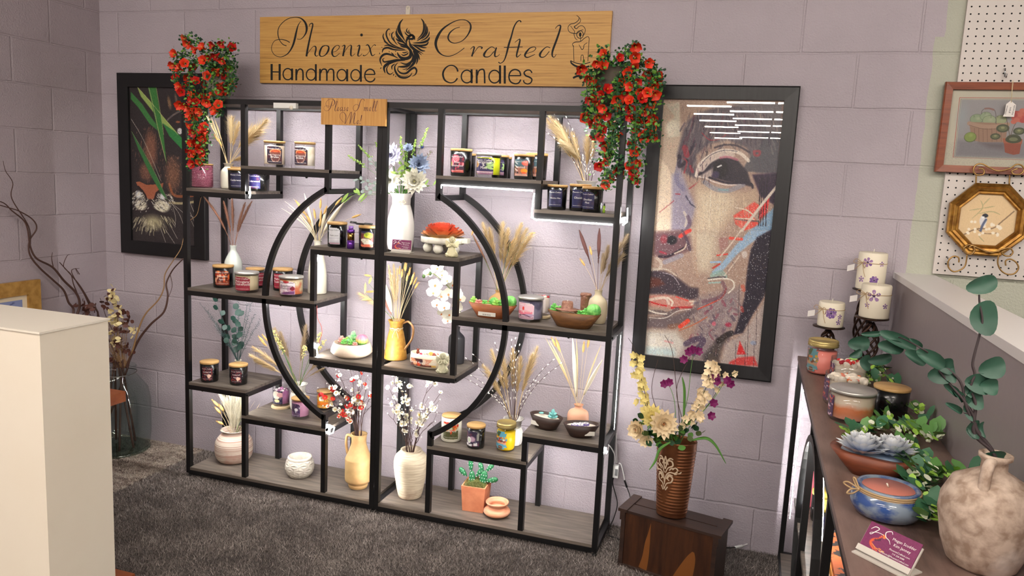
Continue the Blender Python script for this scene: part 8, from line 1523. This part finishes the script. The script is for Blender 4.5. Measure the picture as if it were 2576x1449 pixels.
for k in range(12): a = 2 * PI * k / 12; mb.leaf((.012, .01, h_ * .92), (math.cos(a), math.sin(a), .8), (0, 0, 1), .018, .009, -.3, 3)
mb.build('sprig_topping', None, t_)
t_, r_, h_ = big((2074, 2179, 930, 1030), C(240, 226, 206), 'open glass candle topped with cream and orange shavings', None)
fruit(t_, r_ * .8, h_ * .79, [WCR], 30, .014, 'cream_swirl'); OR_ = mat('orange_shaving', C(238, 130, 76), .5); PKS = mat('pink_shaving', C(236, 150, 130), .5)
for k in range(34): a = rnd.uniform(0, 6.28); q = r_ * .75 * math.sqrt(rnd.random()); MB().box((q * math.cos(a), q * math.sin(a), h_ * .90), (.014, .003, .007), mtx=Matrix.Rotation(rnd.uniform(0, 6), 3, 'Z') @ Matrix.Rotation(rnd.uniform(-.6, .6), 3, 'X')).build('shaving', rnd.choice([OR_, OR_, PKS]), t_)
t_, r_, h_ = big((2086, 2197, 964, 1071), C(246, 170, 140), 'silver lidded glass candle with layered orange wax', None, 'clear')
WX3 = bpy.data.materials.new('layered_wax'); WX3.use_nodes = True; grad_mat(WX3, [C(246, 214, 196), C(244, 176, 150), C(240, 150, 104), C(244, 140, 84), C(244, 226, 200), C(242, 222, 196)], 0, h_ * .78)
[ch for ch in t_.children if ch.name.startswith('wax')][0].data.materials[0] = WX3
jar((2197, 2283, 962, 1058), ZT, 'black', 'black candle with a bamboo lid beside the half wall', Y=None)
# garland
t = empty('eucalyptus_garland', (3.17, -1.2, ZT + .002), 'green eucalyptus garland with white berries along the side shelf', 'garland'); O = Vector((3.17, -1.2, ZT + .002))
EU = [mat('garland_lime', C(166, 212, 84), .5), mat('garland_green', C(104, 156, 84), .5), mat('garland_deep', C(60, 110, 78), .5), mat('garland_white', C(236, 240, 214), .5)]
cl = [(2195, 950), (2215, 935), (2255, 965), (2250, 1010), (2310, 1030), (2330, 1045), (2350, 1060), (2300, 1070), (2270, 1080), (2230, 1060), (2170, 1090), (2140, 1085), (2200, 1075), (2320, 1090), (2350, 1095), (2290, 1125), (2290, 1150), (2305, 1180), (2330, 1170), (2340, 1200), (2370, 1190), (2400, 1195), (2440, 1185), (2300, 1200), (2320, 1240), (2345, 1270), (2330, 1300), (2355, 1290), (2275, 1140)]
mb = MB().use(mat('garland_stem', C(90, 110, 60), .6)); wp = [Vector(q) for q in spl([tuple(P(x, y, z=ZT + .015) - O) for x, y in [(2195, 950), (2250, 1010), (2300, 1060), (2260, 1090), (2290, 1140), (2310, 1190), (2360, 1200), (2330, 1260), (2345, 1300)]], 8)]; mb.tube(wp, .0022, 5); mb.build('stem', None, t); mb = MB()
for x, y in cl:
    for _ in range(24):
        z = ZT + rnd.uniform(.006, .05); q = P(x + rnd.gauss(0, 10), y + rnd.gauss(0, 8), z=z) - O
        if q.x + O.x > 3.24: continue
        k = rnd.choice([0, 0, 0, 0, 0, 1, 2, 3, 3]); mb.use(EU[k]); big_ = k in (1, 2); mb.leaf(q, (rnd.uniform(-1, .4), rnd.uniform(-1, 1), rnd.uniform(0, .6)), (0, 0, 1), .042 if big_ else .019, .029 if big_ else .015, .3, 4, shape=ROUND)
mb.build('leaves', None, t)
for x, y in cl:
    for _ in range(2): q = P(x + rnd.gauss(0, 9), y + rnd.gauss(0, 8), z=ZT + .03) - O; q.x = min(q.x, .07); MB().ball(q, .0042, 8).build('berry', EU[3], t)
# lotus bowl
t, c, L, W, H = boat((2094, 2295, 1100, 1214), ZT, mat('red_brown_bowl', C(138, 72, 44), .5, col2=C(104, 52, 34), scale=12, stretch=(1, 5, 5)), 'hexagonal brown wooden bowl with two blue and white lotus candles', Y=-1.30, L=.192, W=.135, H=.05, rz=-.30, wall=.018, pw=4, flat=.5, wax=mat('blue_wash_wax', C(196, 210, 222), .3, col2=C(110, 140, 180), scale=14), waxz=.9)
LO = bpy.data.materials.new('lotus_wax'); LO.use_nodes = True; N = LO.node_tree.nodes; a_ = N.new('ShaderNodeVertexColor'); a_.layer_name = 'Col'; LO.node_tree.links.new(a_.outputs[0], N['Principled BSDF'].inputs['Base Color']); N['Principled BSDF'].inputs['Roughness'].default_value = .4
def lotus(cx, cy, R):
    mb = MB(); cols = []
    for k in range(5):
        n = 14 - 2 * k; el = .12 + k * .33
        for i in range(n):
            a = 2 * PI * (i + .5 * (k % 2)) / n; d = Vector((math.cos(a) * math.cos(el), math.sin(a) * math.cos(el), math.sin(el))); s0 = len(mb.v); mb.leaf((cx + .010 * math.cos(a), cy + .010 * math.sin(a), H * .92 + k * .004), d, (0, 0, 1), R * (1 - k * .12), R * .42, .5, 6, fold=.5); m_ = len(mb.v) - s0; cols += [min(1, .02 + .95 * (j / m_) ** .7) for j in range(m_)]
    o = mb.build('lotus_candle', LO, t); at = o.data.color_attributes.new('Col', 'FLOAT_COLOR', 'POINT'); buf = []
    for f in cols: w_ = Vector(C(250, 252, 250)[:3]); b2 = Vector(C(44, 96, 170)[:3]); q = b2.lerp(w_, f); buf += [*q, 1]
    at.data.foreach_set('color', buf)
lotus(-.026, -.014, .054); lotus(.032, .020, .052)
# blue glazed candle pot
c, r, h = fit(2146, 2318, 1197, 1328, ZT); t = empty('blue_candle_pot', c, 'blue glazed ceramic pot candle with coral wax and jute string', 'candle'); BG = mat('blue_glaze', C(52, 82, 142), .14, col2=C(136, 150, 166), scale=20, stretch=(1, 1, 1.6), contrast=(.44, .58), coat=.5)
MB().lathe([(0, .0005), (r * .66, .0005), (r * .84, h * .1), (r * .98, h * .34), (r, h * .5), (r * .95, h * .74), (r * .84, h * .86), (r * .82, h * .9), (r * .86, h * .95), (r * .84, h), (r * .74, h), (r * .70, h * .93), (0, h * .92)], n=56).build('body', BG, t); MB().lathe([(r * .715, h * .915), (r * .7, h * .945), (0, h * .94)], n=44).build('wax', mat('coral_wax', C(206, 126, 110), .45), t); MB().tube([(0, 0, h * .94), (-.004, -.003, h * 1.08)], .0018, 6).build('wick', WICK, t)
JT = M['jute_twine']; mb = MB()
for dz in (-.004, 0, .004): mb.tube([(r * .865 * math.cos(a), r * .865 * math.sin(a), h * .86 + dz) for a in [2 * PI * i / 40 for i in range(41)]], .0022, 5)
a = math.radians(205); k0 = Vector((r * .9 * math.cos(a), r * .9 * math.sin(a), h * .88))
for q in ((-.03, 0, .008), (-.024, -.016, -.006), (-.012, .008, .018)): mb.tube(spl([tuple(k0), tuple(k0 + Vector(q) * .7 + Vector((0, 0, .006))), tuple(k0 + Vector(q)), tuple(k0 + Vector(q) * .5 - Vector((0, 0, .004))), tuple(k0)], 5), .0017, 5)
mb.build('jute_string', JT, t)
# cards on the side shelf
pa_ = P(2180, 1392, z=ZT); pb_ = P(2292, 1449, z=ZT); rz_ = math.atan2(pb_.y - pa_.y, pb_.x - pa_.x); cc = P(2236, 1422, z=ZT); card(cc + Vector((0, .012, 0)), .098, rz_, 'maroon business cards in a holder in front of the blue candle pot', .62, 1)
# stone vase
c, r, h = fit(2363, 2583, 1168, 1466, ZT, None); c.x = min(c.x, 3.255 - r); h = .205
ST = bpy.data.materials.new('weathered_stone'); ST.use_nodes = True; band_mat(ST, C(208, 188, 170), C(158, 134, 116), C(236, 226, 216), 46, (.36, .62), ns=46, rough=.85)
N = ST.node_tree.nodes; 
t = empty('stone_vase', c, 'large weathered stone jug vase on the side shelf', 'vase'); MB().lathe([(0, .0005), (r * .6, .0005), (r * .72, .008), (r * .88, h * .2), (r, h * .45), (r * .98, h * .58), (r * .8, h * .74), (r * .4, h * .83), (r * .27, h * .86), (r * .26, h * .94), (r * .34, h * .965), (r * .34, h), (r * .27, h), (r * .22, h * .93), (r * .3, h * .7), (0, h * .5)], n=64).build('body', ST, t)
tn = math.radians(turn_of(c) - 12); dv = Vector((math.sin(tn), -math.cos(tn), 0)); MB().tube(spl([tuple(dv * r * .28 + Vector((0, 0, h * .95))), tuple(dv * r * .50 + Vector((0, 0, h * .94))), tuple(dv * r * .62 + Vector((0, 0, h * .86))), tuple(dv * r * .66 + Vector((0, 0, h * .76))), tuple(dv * r * .72 + Vector((0, 0, h * .66)))], 6), .0105, 10, flat=.8).build('handle', ST, t)
# eucalyptus branch
Yv = c.y; O = c + Vector((0, 0, h * .6)); t = empty('eucalyptus_branch', O, 'dark green silver dollar eucalyptus branches in the stone vase', 'greenery'); EG = mat('eucalyptus_green', C(44, 84, 66), .5, col2=C(34, 68, 54), scale=8); ES = mat('eucalyptus_stem_brown', C(60, 50, 52), .6)
f4 = lambda u, v, Y=None: P(1976 + u / 2.898, 600 + v / 2.898, y=Yv if Y is None else Y) - O
def stem(pts, r0, r1): MB().tube([Vector(q) for q in spl([(0, 0, .0), (0, 0, h * .36)] + [tuple(f4(*p)) for p in pts], 7)], r0, 6, r1).build('stem', ES, t)
stem([(1385, 1440), (1375, 1330), (1385, 1210), (1350, 1080), (1380, 990), (1365, 905), (1410, 720), (1435, 600), (1415, 470), (1412, 410)], .0035, .0015); stem([(1400, 1400), (1370, 1290), (1300, 1180), (1240, 1110), (1180, 1040), (1110, 950)], .003, .002); stem([(1395, 1400), (1310, 1200), (1290, 1080), (1240, 1000), (1100, 880), (990, 800, -1.75), (830, 720, -1.70), (690, 700, -1.66)], .003, .0012); stem([(1400, 1430), (1380, 1300), (1300, 1270)], .0018, .001)
def eleaf(u, v, a_, b2, rot, Y=None):
    q = f4(u, v, Y) ; s2 = mpp(q + O) / 2.898; mb = MB(); n = 18; cr, sr = math.cos(rot), math.sin(rot); k = mb.add([q + RGT * ((math.cos(w_) * a_ * cr + math.sin(w_) * b2 * sr) * s2) + UPV * ((math.cos(w_) * a_ * sr - math.sin(w_) * b2 * cr) * s2) + FWD * (.006 * math.cos(2 * w_) + rnd.uniform(-.0005, .0005)) for w_ in [2 * PI * i / n for i in range(n)]]); cen = mb.add([q + FWD * .004])
    for i in range(n): mb.face((k + i, k + (i + 1) % n, cen))
    mb.build('leaf', EG, t)
for L_ in ((1445, 335, 120, 66, .28), (1460, 580, 105, 130, 0), (1520, 940, 102, 80, .3), (1430, 1060, 110, 78, -.15), (1500, 1080, 68, 62, 0), (1390, 1170, 66, 80, .2), (1240, 1240, 72, 24, -.55), (1340, 1250, 30, 80, .1), (1340, 1100, 24, 60, 0), (1385, 1390, 44, 70, 0), (1435, 1390, 22, 60, .1), (1540, 1600, 90, 56, 0), (1360, 1400, 30, 60, .1), (545, 765, 82, 56, .05, -1.62), (780, 790, 98, 52, -.15, -1.70), (640, 695, 80, 22, .05, -1.64), (830, 745, 150, 46, -.45, -1.70), (700, 880, 90, 40, .2, -1.68), (960, 770, 60, 20, -.7, -1.72), (1070, 880, 120, 54, -.55, -1.74), (960, 870, 90, 46, -.55, -1.72), (1140, 990, 94, 70, .2), (1200, 970, 50, 84, .2), (1180, 930, 60, 60, 0), (1220, 1110, 70, 30, -.7), (1270, 1150, 60, 26, -.9), (520, 840, 50, 30, .5, -1.64), (590, 905, 40, 60, 0, -1.66)): eleaf(*L_)
